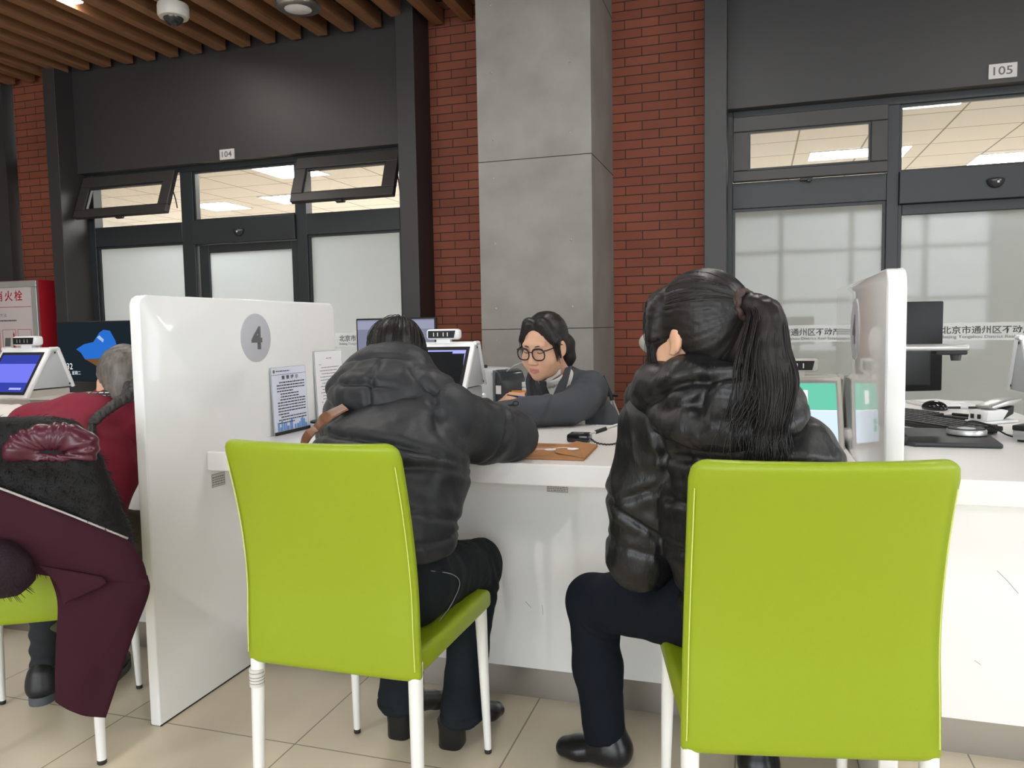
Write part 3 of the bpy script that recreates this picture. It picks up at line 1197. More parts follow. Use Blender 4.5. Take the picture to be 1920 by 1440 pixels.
def groove(P, p0, n, depth, width, c=None, R=None, bulge=0.0, gather=0.0, gdir=None, seed=5):
    """Quilting seam along a plane: a pinched line, puffed fabric beside it, small gathers across it."""
    n = vn(n) / np.linalg.norm(n)
    d = (P - vn(p0)) @ n
    w = 1.0
    if c is not None:
        r = np.linalg.norm(P - vn(c), axis=1) / R
        w = np.clip(1.5 - 1.5 * r, 0, 1)
        w = w * w * (3 - 2 * w)
    out = -depth * np.exp(-(d / width) ** 2) + bulge * np.exp(-((np.abs(d) - 2.6 * width) / (2.0 * width)) ** 2)
    if gather:
        q = P.copy()
        if gdir is not None:
            g = vn(gdir) / np.linalg.norm(gdir)
            q = np.stack([P @ g * 62, d * 9, 0 * d + seed], 1)
        else:
            q = P * 55
        out = out + gather * vnoise(q, seed) * np.exp(-(np.abs(d) / (4.5 * width)))
    return out * w


# ------------------------------------------------------------------ anatomy
def head_shapes(S, M, k=0.012, scale=1.0, jaw=1.0, ear=1.0):
    """Head in a frame with +Y out of the face, +Z up, +X the person's right."""
    M = M @ Matrix.Scale(scale, 4)
    S.frame(M)
    s = scale
    S.ell((0, -0.014, 0.030), (0.075 * s, 0.093 * s, 0.086 * s), k * 2)
    S.ell((0, 0.024, -0.032), (0.066 * s * jaw ** 0.6, 0.066 * s, 0.082 * s), 0.03)
    S.ell((0, 0.034, -0.082), (0.052 * s * jaw, 0.05 * s, 0.040 * s), 0.03)
    S.ell((0, 0.074, -0.106), (0.020 * s, 0.016 * s, 0.016 * s), 0.025)
    for sx in (-1, 1):
        S.ell((sx * 0.037 * jaw, 0.056, -0.044), (0.028 * s * jaw, 0.026 * s, 0.030 * s), 0.02)
    S.cone((-0.038, 0.074, 0.020), (0.038, 0.074, 0.020), 0.012 * s, 0.012 * s, 0.016)
    for sx in (-1, 1):
        S.ell((sx * 0.031, 0.098, -0.003), (0.017 * s, 0.014 * s, 0.012 * s), 0.012, cut=True)
        S.ell((sx * 0.031, 0.073, -0.003), (0.015 * s, 0.013 * s, 0.0115 * s), 0.005)
    S.cone((0, 0.083, 0.004), (0, 0.105, -0.040), 0.008 * s, 0.0128 * s, 0.009)
    for sx in (-1, 1):
        S.ell((sx * 0.0135, 0.097, -0.045), (0.0095 * s, 0.0105 * s, 0.0088 * s), 0.005)
    S.ell((0, 0.080, -0.074), (0.026 * s, 0.016 * s, 0.020 * s), 0.012)
    for sx in (-1, 1):
        S.cone((sx * 0.003, 0.0955, -0.0705), (sx * 0.020, 0.088, -0.0755), 0.0048 * s, 0.0030 * s, 0.004)
        S.cone((sx * 0.000, 0.0935, -0.0815), (sx * 0.016, 0.088, -0.0795), 0.0058 * s, 0.0035 * s, 0.004)
    S.cone((-0.024, 0.0975, -0.0768), (0.024, 0.0975, -0.0768), 0.0016 * s, 0.0016 * s, 0.004, cut=True)
    for sx in (-1, 1):
        R = Matrix.Rotation(sx * 0.16, 3, 'Z')
        S.ell((sx * (0.072 + 0.005 * ear), -0.006, -0.012), (0.009 * s * ear, 0.019 * s * ear, 0.031 * s * ear), 0.006, R)
        S.ell((sx * (0.081 + 0.009 * ear), 0.000, -0.010), (0.006 * s, 0.010 * s, 0.018 * s * ear), 0.006, R, cut=True)
        S.ell((sx * 0.077, 0.004, -0.036), (0.006 * s, 0.008 * s, 0.009 * s), 0.006)
    S.frame(None)


def hand_shapes(S, M, curl, thumb=0.5, spread=0.06, k=0.005, side=1, straight=None):
    """Hand in a frame: wrist at the origin, fingers along +Y, palm facing -Z, thumb on the +X side (side -1 mirrors).
    curl: bend in radians at each of the three joints, per finger from the index."""
    S.frame(M)
    S.cone((0, -0.04, 0), (0, 0.01, 0), 0.024, 0.026, 0.015, (1, 0, 0), 1.25)
    S.cone((0, 0.012, 0), (0, 0.075, 0), 0.0145, 0.0125, 0.015, (1, 0, 0), 2.6)
    S.ell((side * 0.026, 0.03, -0.008), (0.017, 0.03, 0.015), 0.012)
    base = [(0.029, 0.083), (0.0095, 0.088), (-0.010, 0.084), (-0.028, 0.074)]
    lens = [(0.042, 0.025, 0.020), (0.046, 0.029, 0.021), (0.042, 0.027, 0.021), (0.033, 0.020, 0.019)]
    for f in range(4):
        x, y = base[f]
        x *= side
        p = Vector((x, y, 0.0))
        ang = 0.0
        yaw = -side * spread * (1.5 - f) * 0.9
        r = 0.0088 - 0.0004 * f
        S.cone((x * 0.8, y - 0.03, 0.001), p, 0.011, r * 1.12, 0.010)
        for j, l in enumerate(lens[f]):
            ang += curl[f][j]
            d = Vector((-math.sin(yaw) * math.cos(ang), math.cos(yaw) * math.cos(ang), -math.sin(ang)))
            q = p + d * l
            S.cone(p, q, r * (1 - 0.07 * j), r * (0.94 - 0.09 * j), k)
            p = q
    p = Vector((side * 0.026, 0.012, -0.006))
    for j, (l, r) in enumerate(((0.044, 0.0125), (0.032, 0.0105), (0.025, 0.0092))):
        a = (0.95 - 0.28 * j)
        d = Vector((side * math.sin(a) * (1 - 0.2 * j), math.cos(a), -thumb - 0.14 * j)).normalized()
        q = p + d * l
        S.cone(p, q, r, r * 0.88, 0.007)
        p = q
    S.frame(None)


def look_frame(c, fwd, up=(0, 0, 1)):
    """Frame at c with +Y along fwd and +Z near up."""
    y = Vector(fwd).normalized()
    x = y.cross(Vector(up)).normalized()
    z = x.cross(y)
    return Matrix(((x.x, y.x, z.x, c[0]), (x.y, y.y, z.y, c[1]), (x.z, y.z, z.z, c[2]), (0, 0, 0, 1)))


def strands(mb, paths, r0, r1, n=5):
    for p in paths:
        m = len(p)
        mb.tube(p, [r0 + (r1 - r0) * (i / (m - 1)) ** 1.5 if 0 < i else r0 * 0.8 for i in range(m)], n)
    return mb


def spline(pts, n=12):
    """Catmull-Rom through pts."""
    P = [Vector(p) for p in pts]
    P = [P[0] * 2 - P[1]] + P + [P[-1] * 2 - P[-2]]
    out = []
    for i in range(1, len(P) - 2):
        for j in range(n):
            t = j / n
            a, b, c, d = P[i - 1], P[i], P[i + 1], P[i + 2]
            out.append(0.5 * ((2 * b) + (c - a) * t + (2 * a - 5 * b + 4 * c - d) * t * t + (3 * b - a - 3 * c + d) * t ** 3))
    out.append(P[-2])
    return out
# ------------------------------------------------------------------ people
M_SKIN = mat('skin', (0.66, 0.385, 0.255), 0.5, spec=0.35, vary=(30, 0.05))
M_LIP = mat('lips', (0.55, 0.22, 0.17), 0.4)
M_HAIR = mat('black_hair', (0.011, 0.009, 0.0085), 0.42, spec=0.45, bump=(90, 0.25, 0.004), stretch=(1, 1, 0.15))
M_HAIR_GREY = mat('grey_hair', (0.13, 0.115, 0.10), 0.5, vary=(60, 0.5), stretch=(1, 1, 0.2))
M_DOWN = mat('matt_black_down', (0.019, 0.020, 0.023), 0.52, spec=0.45, bump=(26, 0.22, 0.012))
M_SHINY = mat('shiny_black_down', (0.0095, 0.0095, 0.010), 0.37, spec=0.5, bump=(38, 0.30, 0.008), stretch=(1.6, 1.6, 0.8))
M_DENIM = mat('dark_denim', (0.010, 0.014, 0.017), 0.8, spec=0.2, bump=(60, 0.2, 0.004), vary=(9, 0.25))
M_NAVY = mat('navy_trouser', (0.0075, 0.010, 0.016), 0.85, spec=0.15, bump=(14, 0.12, 0.01))
M_BOOT = mat('black_boot_leather', (0.010, 0.010, 0.011), 0.3)
M_SUIT = mat('charcoal_suit', (0.064, 0.068, 0.078), 0.8, spec=0.25, bump=(400, 0.08, 0.001))
M_SHIRT = mat('white_shirt', (0.80, 0.78, 0.72), 0.7)
M_THREAD = mat('grey_thread', (0.20, 0.20, 0.21), 0.7)

def person(label, loc):
    return thing('person', label, 'person', loc)


def fold(P, seed, f=(14, 14, 14), amp=0.004):
    """Soft cloth folds."""
    n = fbm(P * vn(f), seed, 3)
    return amp * (1 - np.abs(n) * 1.6)


# ---- woman in the matt black padded jacket ------------------------------------
p1 = person('person in a matt black hooded padded jacket, seen from behind, leaning on the counter', (-0.885, 1.70, 0))
H1 = look_frame((-0.985, 2.045, 1.058), (-0.12, 0.93, -0.42))
S = Sculpt((-1.32, 1.48, 0.40), (-0.45, 2.50, 1.24), 0.006)
head_shapes(S, H1)
S.cone((-0.975, 2.0, 1.02), (-0.90, 1.89, 0.94), 0.050, 0.062, 0.03)
S.cone((-0.895, 1.86, 0.90), (-0.87, 1.68, 0.58), 0.09, 0.10, 0.03, (1, 0, 0), 1.45)
S.cone((-1.02, 1.88, 0.91), (-0.76, 1.86, 0.91), 0.055, 0.055, 0.03)
S.chain([(-0.76, 1.86, 0.91), (-0.67, 2.08, 0.835), (-0.90, 2.31, 0.815)], [0.05, 0.042, 0.03], 0.02)
S.chain([(-1.03, 1.88, 0.91), (-1.16, 2.03, 0.845), (-1.03, 2.30, 0.815)], [0.05, 0.042, 0.03], 0.02)
hand_shapes(S, look_frame((-0.905, 2.315, 0.812), (-0.75, 0.62, -0.12)), [(0.5, 0.7, 0.4)] * 4, side=1)
hand_shapes(S, look_frame((-1.03, 2.305, 0.812), (0.35, 0.9, -0.12)), [(0.2, 0.3, 0.2)] * 4, side=1)
for sx, h, kn, an in ((1, (-0.785, 1.67, 0.535), (-0.765, 2.085, 0.46), (-0.765, 1.94, 0.45)), (-1, (-0.95, 1.67, 0.535), (-0.975, 2.085, 0.465), (-0.96, 1.95, 0.45))):
    S.cone(h, kn, 0.085, 0.05, 0.03)
V, Q = S.mesh(1)
sculpt_object('body', V, Q, M_SKIN, p1)

S = Sculpt((-1.34, 1.42, 0.56), (-0.44, 2.42, 1.17), 0.0062)
S.cone((-0.868, 1.665, 0.655), (-0.878, 1.74, 0.80), 0.142, 0.142, 0.03, (1, 0, 0), 1.40)
S.cone((-0.878, 1.74, 0.80), (-0.888, 1.85, 0.925), 0.142, 0.100, 0.04, (1, 0, 0), 1.38)
S.cone((-1.03, 1.875, 0.920), (-0.765, 1.865, 0.915), 0.085, 0.086, 0.04)
S.chain([(-0.765, 1.87, 0.915), (-0.715, 1.99, 0.866), (-0.660, 2.085, 0.842)], [0.086, 0.080, 0.070], 0.03)
S.chain([(-0.660, 2.085, 0.842), (-0.77, 2.20, 0.835), (-0.89, 2.30, 0.82)], [0.070, 0.064, 0.046], 0.02)
S.chain([(-1.03, 1.885, 0.915), (-1.10, 1.97, 0.870), (-1.165, 2.03, 0.848)], [0.088, 0.080, 0.070], 0.03)
S.chain([(-1.165, 2.03, 0.846), (-1.11, 2.16, 0.835), (-1.04, 2.29, 0.82)], [0.070, 0.062, 0.046], 0.02)
S.plane_cut((0, 1.70, 0.632), (0, 0.12, -1))
V, Q = S.mesh(2)
N = normals(V, Q)
D = fold(V, 3, (11, 11, 9), 0.0045)
for z, dz in ((0.71, 0.10), (0.79, -0.12), (0.865, 0.16)):
    D += groove(V, (-0.87, 1.70, z), (dz, 0.35, 1), 0.011, 0.008, (-0.87, 1.70, z), 0.32, 0.006, 0.0022, (1, 0, 0), 7)
D += groove(V, (-0.77, 1.86, 0.92), (1, 0.25, 0.25), 0.012, 0.009, (-0.77, 1.84, 0.90), 0.17, 0.005, 0.006, (0, 0.5, 1), 9)
D += groove(V, (-1.0, 1.88, 0.92), (-1, 0.25, 0.25), 0.010, 0.009, (-1.02, 1.86, 0.90), 0.17, 0.005, 0.005, (0, 0.5, 1), 9)
D += groove(V, (-0.695, 2.0, 0.885), (0.45, 0.8, -0.4), 0.010, 0.008, (-0.695, 2.0, 0.885), 0.13, 0.005, 0.006, (0.3, 0.1, 1), 11)
D += groove(V, (-0.70, 2.15, 0.84), (-0.7, 0.7, 0), 0.010, 0.008, (-0.70, 2.15, 0.84), 0.12, 0.005, 0.005, None, 12)
D += groove(V, (-1.10, 1.97, 0.885), (-0.6, 0.75, -0.4), 0.010, 0.008, (-1.10, 1.97, 0.885), 0.13, 0.005, 0.005, None, 13)
D += np.where(V[:, 2] < 0.672, -0.010 * np.exp(-((V[:, 2] - 0.668) / 0.006) ** 2), 0)
V = V + N * D[:, None]
V = laplace(V, Q, 0.25)
sculpt_object('jacket', V, Q, M_DOWN, p1)
JV1 = V

S = Sculpt((-1.22, 1.62, 0.84), (-0.66, 2.16, 1.18), 0.005)
RX = Matrix.Rotation(0.55, 3, 'X')
S.ell((-0.930, 1.825, 0.992), (0.150, 0.085, 0.064), 0.03, RX)
S.cone((-1.045, 1.875, 0.985), (-0.800, 1.865, 0.975), 0.062, 0.064, 0.03)
S.ell((-0.950, 1.915, 1.040), (0.125, 0.085, 0.070), 0.04, RX)
S.cone((-0.98, 1.79, 0.975), (-0.90, 1.785, 0.965), 0.055, 0.055, 0.03)
S.cone((-1.06, 1.95, 0.985), (-1.065, 2.08, 0.955), 0.046, 0.03, 0.03)
S.cone((-0.835, 1.94, 0.985), (-0.87, 2.07, 0.955), 0.050, 0.03, 0.03)
S.ell((-0.985, 2.045, 1.08), (0.088, 0.10, 0.12), 0.012, cut=True)
V, Q = S.mesh(2)
N = normals(V, Q)
D = fold(V, 21, (12, 12, 14), 0.004)
D += groove(V, (-0.92, 1.80, 0.998), (0.05, 0.25, 1), 0.013, 0.007, (-0.95, 1.79, 0.998), 0.115, 0.007, 0.006, (1, 0, 0), 22)
D += groove(V, (-0.925, 1.85, 0.97), (1, 0.10, 0.06), 0.010, 0.006, (-0.925, 1.80, 0.985), 0.12, 0.005, 0.003, (0, .3, 1), 23)
D += groove(V, (-0.95, 1.87, 1.065), (-0.03, 0.5, 1), 0.008, 0.006, (-0.955, 1.87, 1.06), 0.12, 0.004)
D += groove(V, (-0.80, 1.86, 1.0), (0.75, 0.1, 0.65), 0.010, 0.007, (-0.82, 1.84, 0.99), 0.11, 0.005, 0.004, None, 25)
D += groove(V, (-1.05, 1.88, 1.0), (-0.75, 0.1, 0.65), 0.008, 0.007, (-1.04, 1.85, 0.99), 0.10, 0.005, 0.003, None, 26)
V = laplace(V + N * D[:, None], Q, 0.2)
sculpt_object('jacket_hood', V, Q, M_DOWN, p1)

S = Sculpt((-1.13, 1.90, 0.94), (-0.84, 2.20, 1.24), 0.005)
S.frame(H1)
S.ell((0, -0.022, 0.028), (0.080, 0.098, 0.094), 0.02)
S.cone((-0.07, 0.0, -0.01), (-0.072, 0.03, -0.10), 0.030, 0.014, 0.02)
S.cone((0.068, -0.01, -0.01), (0.082, 0.015, -0.10), 0.034, 0.016, 0.02)
S.cone((-0.03, -0.06, -0.02), (-0.03, -0.055, -0.085), 0.045, 0.028, 0.03)
S.cone((0.03, -0.06, -0.02), (0.035, -0.055, -0.085), 0.045, 0.028, 0.03)
S.ell((0, 0.07, -0.035), (0.056, 0.06, 0.075), 0.01, cut=True)
S.frame(None)
V, Q = S.mesh(1)
Nn = normals(V, Q)
ang = np.arctan2(V[:, 0] + 0.985, V[:, 1] - 2.045)
D = 0.0022 * vnoise(np.stack([ang * 26, V[:, 2] * 6, 0 * ang], 1), 4)
V = V + Nn * D[:, None]
hr = sculpt_object('hair', V, Q, M_HAIR, p1)
fly = MB()
rnd = random.Random(4)
for i in range(90):
    a = rnd.uniform(-PI, PI)
    e = rnd.uniform(0.3, 1.45)
    pts = []
    for j in range(6):
        ee = e - j * 0.2
        rr = 1.015 + 0.02 * rnd.random() + (0.012 * j if i % 9 == 0 else 0)
        pts.append(H1 @ Vector((0.081 * rr * math.cos(a) * math.cos(ee), -0.022 + 0.1 * rr * math.sin(a) * math.cos(ee), 0.028 + 0.095 * rr * math.sin(ee))))
    fly.tube([p - p1.location for p in spline(pts, 3)], 0.0011, 4)
o = fly.build('hair_strands', M_HAIR, hr, smooth=True)

sp = MB()
spts = spline([(-0.975, 1.775, 0.955), (-1.005, 1.775, 0.935), (-1.045, 1.790, 0.905), (-1.075, 1.800, 0.872), (-1.090, 1.790, 0.835), (-1.10, 1.76, 0.78)], 6)
bag = thing('shoulder_bag', 'tan leather bag strap over the shoulder of the matt black jacket', 'bag', (-1.05, 1.76, 0.70))
for p in spts:
    near = JV1[(np.abs(JV1[:, 0] - p.x) < 0.014) & (np.abs(JV1[:, 2] - p.z) < 0.014)]
    if len(near):
        p.y = float(near[:, 1].min()) + 0.007
spts = [((spts[max(i - 1, 0)] + spts[i] * 2 + spts[min(i + 1, len(spts) - 1)]) / 4) for i in range(len(spts))]
vs, fs = [], []
for i, p in enumerate(spts):
    t_ = (spts[min(i + 1, len(spts) - 1)] - spts[max(i - 1, 0)]).normalized()
    nn = Vector((-0.35, -0.9, 0.3)).normalized()
    sd_ = t_.cross(nn).normalized()
    nn = sd_.cross(t_).normalized()
    for a_, b_ in ((-1, 0), (-0.85, 1), (0.85, 1), (1, 0), (0, -1)):
        vs.append(p + sd_ * 0.017 * a_ + nn * (0.003 * b_) + Vector((0, -0.012, 0.004)) - bag.location)
for i in range(len(spts) - 1):
    for k in range(5):
        q = (k + 1) % 5
        fs.append((i * 5 + k, i * 5 + q, i * 5 + 5 + q, i * 5 + 5 + k))
sp.add(vs, fs).build('shoulder_strap', mat('tan_leather', (0.16, 0.062, 0.028), 0.4, vary=(30, 0.35)), bag, smooth=40)
S = Sculpt((-1.32, 1.62, 0.44), (-0.98, 1.90, 0.84), 0.008)
S.cone((-1.125, 1.75, 0.60), (-1.115, 1.75, 0.72), 0.045, 0.035, 0.03, (0.3, 0.95, 0), 1.8)
V, Q = S.mesh(2)
sculpt_object('bag_body', V, Q, mat('tan_leather', (0.16, 0.062, 0.028), 0.4), bag)

# jeans: one surface, flared at the hem
S = Sculpt((-1.10, 1.48, 0.02), (-0.60, 2.22, 0.70), 0.0062)
for h, kn, an, hm, kr in (((-0.778, 1.665, 0.545), (-0.765, 2.085, 0.468), (-0.768, 1.99, 0.25), (-0.768, 1.945, 0.075), 1),
                          ((-0.952, 1.665, 0.545), (-0.975, 2.085, 0.470), (-0.968, 2.00, 0.25), (-0.962, 1.960, 0.085), -1)):
    S.cone(h, kn, 0.094, 0.066, 0.03)
    S.cone(kn, an, 0.064, 0.054, 0.025)
    S.cone(an, hm, 0.054, 0.064, 0.02, (0, 1, 0), 1.12)
S.cone((-0.868, 1.64, 0.555), (-0.868, 1.66, 0.63), 0.125, 0.12, 0.03, (1, 0, 0), 1.45)
S.plane_cut((0, 1.95, 0.086), (0, 0.22, -1))
S.plane_cut((0, 0, 0.668), (0, 0, 1))
V, Q = S.mesh(2)
N = normals(V, Q)
D = fold(V, 31, (10, 10, 8), 0.0035)
for kx in (-0.765, -0.975):
    for dz in (0.02, 0.06, -0.03):
        D += groove(V, (kx, 2.0 + dz, 0.45), (0.1, 1, 0.9), 0.005, 0.008, (kx, 2.04, 0.43), 0.12, 0.003)
D += groove(V, (-0.86, 1.95, 0.108), (0, 0.22, -1), 0.0035, 0.004, None, None, 0.002, 0.002, (1, .6, 0), 33)
V = V + N * D[:, None]
jn = sculpt_object('jeans', V, Q, M_DENIM, p1)
st = MB()
st.tube([Vector(q) - p1.location for q in spline([(-0.703, 1.60, 0.60), (-0.676, 1.66, 0.575), (-0.673, 1.70, 0.54), (-0.683, 1.67, 0.50), (-0.695, 1.62, 0.475)], 8)], 0.0012, 5)
st.build('pocket_stitching', M_THREAD, jn)

for s_, hx, hy, tx, ty in ((1, -0.797, 1.925, -0.735, 2.065), (-1, -0.957, 1.935, -0.915, 2.085)):
    S = Sculpt((-1.1, 1.84, 0.0), (-0.62, 2.18, 0.22), 0.005)
    a = Vector((hx + 0.025, hy + 0.015, 0.0))
    S.cone((hx + 0.018, hy + 0.022, 0.125), (hx + 0.008, hy + 0.008, 0.10), 0.036, 0.036, 0.02)
    S.cone((hx + 0.008, hy + 0.01, 0.095), (tx, ty, 0.040), 0.034, 0.026, 0.02, (0.9, -0.42, 0), 1.2)
    S.cone((tx, ty, 0.036), (tx + 0.012, ty + 0.028, 0.032), 0.027, 0.022, 0.01, (0.9, -0.42, 0), 1.3)
    S.plane_cut((tx, ty, 0.012), (-0.05, -0.16, -1))
    V, Q = S.mesh(1)
    bt = sculpt_object('boot', V, Q, M_BOOT, p1)
    hl = MB()
    vs = []
    for z, r in ((0.0, 0.033), (0.004, 0.0345), (0.045, 0.034), (0.078, 0.037)):
        for k in range(24):
            aa = 2 * PI * k / 24
            c, sn = math.cos(aa), math.sin(aa)
            vs.append((hx + math.copysign(abs(c) ** 0.65, c) * r - p1.location.x, hy + 0.006 + math.copysign(abs(sn) ** 0.65, sn) * r * 1.05 - p1.location.y, z))
    fs = [(i * 24 + k, i * 24 + (k + 1) % 24, (i + 1) * 24 + (k + 1) % 24, (i + 1) * 24 + k) for i in range(3) for k in range(24)]
    fs += [tuple(range(23, -1, -1)), tuple(72 + k for k in range(24))]
    hl.add(vs, fs).build('boot_heel', M_BOOT, bt, smooth=40)

# ---- woman with the long ponytail ----------------------------------------------
p2 = person('person with a long black ponytail and shiny black padded jacket, head turned aside', (0.02, 1.62, 0))
H2 = look_frame((-0.112, 1.605, 1.131), (-0.83, 0.55, -0.10))
SH2 = (0.91, -0.42, 0)
S = Sculpt((-0.52, 1.34, 0.36), (0.36, 2.16, 1.29), 0.0058)
head_shapes(S, H2, ear=0.85)
S.cone((-0.095, 1.605, 1.08), (-0.06, 1.59, 0.96), 0.050, 0.06, 0.03)
S.cone((-0.05, 1.585, 0.92), (0.03, 1.60, 0.58), 0.09, 0.10, 0.03, SH2, 1.4)
S.cone((-0.18, 1.65, 0.93), (0.06, 1.53, 0.90), 0.05, 0.05, 0.03)
S.chain([(-0.19, 1.66, 0.92), (-0.235, 1.68, 0.64), (-0.10, 1.88, 0.60)], [0.048, 0.04, 0.028], 0.02)
S.chain([(0.06, 1.53, 0.89), (0.14, 1.64, 0.62), (0.02, 1.88, 0.60)], [0.048, 0.04, 0.028], 0.02)
hand_shapes(S, look_frame((-0.095, 1.885, 0.60), (0.55, 0.8, -0.1)), [(0.3, 0.4, 0.2)] * 4, side=1)
hand_shapes(S, look_frame((0.015, 1.885, 0.605), (-0.75, 0.6, -0.1)), [(0.3, 0.4, 0.2)] * 4, side=-1)
for h, kn in (((-0.05, 1.65, 0.54), (-0.395, 1.92, 0.46)), ((0.10, 1.68, 0.54), (-0.02, 2.05, 0.47))):
    S.cone(h, kn, 0.085, 0.048, 0.03)
V, Q = S.mesh(1)
sculpt_object('body', V, Q, M_SKIN, p2)

S = Sculpt((-0.40, 1.30, 0.47), (0.34, 2.02, 1.08), 0.0048)
S.cone((0.045, 1.585, 0.56), (0.01, 1.575, 0.75), 0.150, 0.148, 0.03, SH2, 1.32)
S.cone((0.01, 1.575, 0.75), (-0.055, 1.585, 0.925), 0.146, 0.10, 0.04, SH2, 1.36)
S.cone((-0.18, 1.655, 0.935), (0.055, 1.53, 0.895), 0.084, 0.082, 0.04)
S.chain([(-0.190, 1.66, 0.93), (-0.222, 1.67, 0.79), (-0.238, 1.68, 0.645)], [0.088, 0.078, 0.070], 0.025)
S.chain([(-0.238, 1.68, 0.645), (-0.185, 1.77, 0.615), (-0.11, 1.87, 0.605)], [0.070, 0.062, 0.045], 0.02)
S.chain([(0.06, 1.53, 0.89), (0.11, 1.58, 0.76), (0.14, 1.64, 0.63)], [0.086, 0.078, 0.068], 0.025)
S.chain([(0.14, 1.64, 0.63), (0.09, 1.77, 0.61), (0.03, 1.87, 0.605)], [0.068, 0.060, 0.044], 0.02)
S.plane_cut((0, 1.6, 0.510), (0, 0.1, -1))
V, Q = S.mesh(2)
N = normals(V, Q)
tang = SH2
D = fold(V, 41, (13, 13, 9), 0.0042)
for z, g in ((0.880, 0.0065), (0.795, 0.005), (0.70, 0.005), (0.60, 0.005)):
    D += groove(V, (0.0, 1.57, z), (0.05, 0.12, 1), 0.012, 0.009, (0.02, 1.55, z), 0.27, 0.008, g, tang, 42)
D += groove(V, (-0.165, 1.64, 0.90), (-0.92, 0.1, -0.15), 0.013, 0.009, (-0.165, 1.62, 0.87), 0.16, 0.005, 0.006, (0, 0, 1), 43)
D += groove(V, (-0.20, 1.66, 0.83), (-0.45, -0.2, 1), 0.010, 0.007, (-0.22, 1.66, 0.82), 0.12, 0.006, 0.006, None, 44)
D += groove(V, (-0.23, 1.67, 0.745), (0.6, -0.1, 1), 0.010, 0.007, (-0.235, 1.66, 0.74), 0.11, 0.006, 0.005, None, 45)
D += groove(V, (-0.235, 1.68, 0.67), (0.25, 0.1, 1), 0.009, 0.007, (-0.235, 1.68, 0.67), 0.10, 0.006, 0.006, None, 46)
V = laplace(V + N * D[:, None], Q, 0.2)
sculpt_object('jacket', V, Q, M_SHINY, p2)

S = Sculpt((-0.36, 1.32, 0.86), (0.16, 1.90, 1.14), 0.005)
S.ell((-0.055, 1.515, 0.982), (0.155, 0.105, 0.052), 0.03, (Matrix.Rotation(-0.43, 3, 'Z') @ Matrix.Rotation(0.42, 3, 'X')))
ring = [(-0.02, 1.50, 1.015), (-0.115, 1.53, 1.035), (-0.185, 1.60, 1.02), (-0.215, 1.68, 0.985), (-0.19, 1.74, 0.95)]
S.chain(ring, [0.050, 0.052, 0.050, 0.048, 0.036], 0.03)
S.chain([(-0.02, 1.50, 1.015), (0.03, 1.54, 0.99), (0.03, 1.62, 0.965), (-0.04, 1.72, 0.95)], [0.05, 0.048, 0.042, 0.034], 0.03)
S.cone((-0.105, 1.615, 1.14), (-0.075, 1.61, 0.98), 0.058, 0.05, 0.012, cut=True)
V, Q = S.mesh(2)
N = normals(V, Q)
D = fold(V, 51, (14, 14, 16), 0.0045)
D += groove(V, (-0.13, 1.53, 1.02), (0.75, 0.45, -0.35), 0.010, 0.007, (-0.10, 1.50, 1.0), 0.10, 0.005, 0.004, None, 52)
D += groove(V, (-0.06, 1.50, 1.03), (-0.1, 0.55, 1), 0.012, 0.008, (-0.10, 1.52, 1.03), 0.17, 0.006, 0.005, tang, 53)
D += groove(V, (0.0, 1.45, 0.985), (1, 0.2, 0.3), 0.004, 0.007, (0.0, 1.45, 0.985), 0.07, 0.002, 0.003, None, 54)
V = laplace(V + N * D[:, None], Q, 0.2)
sculpt_object('jacket_hood', V, Q, M_SHINY, p2)

# hair drawn back to the tie
TIE = H2 @ Vector((0.0, -0.112, 0.042))
S = Sculpt((-0.28, 1.42, 1.0), (0.06, 1.78, 1.30), 0.0042)
S.frame(H2)
S.ell((0, -0.018, 0.032), (0.084, 0.100, 0.094), 0.02)
S.ell((0, -0.045, -0.02), (0.068, 0.060, 0.075), 0.03)
S.cone((-0.035, 0.062, 0.068), (0.035, 0.062, 0.068), 0.020, 0.020, 0.04)
S.cone((-0.066, 0.035, 0.06), (-0.077, 0.050, 0.0), 0.016, 0.006, 0.015)
S.cone((0.066, 0.035, 0.06), (0.077, 0.050, 0.0), 0.016, 0.006, 0.015)
S.cone((-0.01, -0.07, 0.04), (0.0, -0.102, 0.042), 0.036, 0.019, 0.02)
S.ell((0, 0.085, -0.045), (0.060, 0.05, 0.075), 0.008, cut=True)
for sx in (-1, 1):
    S.ell((sx * 0.045, 0.050, 0.024), (0.029, 0.026, 0.044), 0.035)
    S.cone((sx * 0.060, 0.060, 0.015), (sx * 0.070, 0.062, -0.055), 0.015, 0.004, 0.012)
S.ell((-0.078, 0.010, -0.060), (0.030, 0.032, 0.047), 0.008, cut=True)
S.ell((0.078, 0.010, -0.060), (0.030, 0.032, 0.050), 0.008, cut=True)
S.frame(None)
V, Q = S.mesh(1)
N = normals(V, Q)
# comb lines converge on the tie
rel = V - vn(TIE)
u = rel / np.maximum(np.linalg.norm(rel, axis=1), 1e-6)[:, None]
R = np.array(H2.to_3x3())
loc = u @ R
ang = np.arctan2(loc[:, 0], loc[:, 2])
D = 0.0016 * vnoise(np.stack([ang * 30, 0 * ang, np.linalg.norm(rel, axis=1) * 8], 1), 6)
V = V + N * D[:, None]
hr2 = sculpt_object('hair', V, Q, M_HAIR, p2)
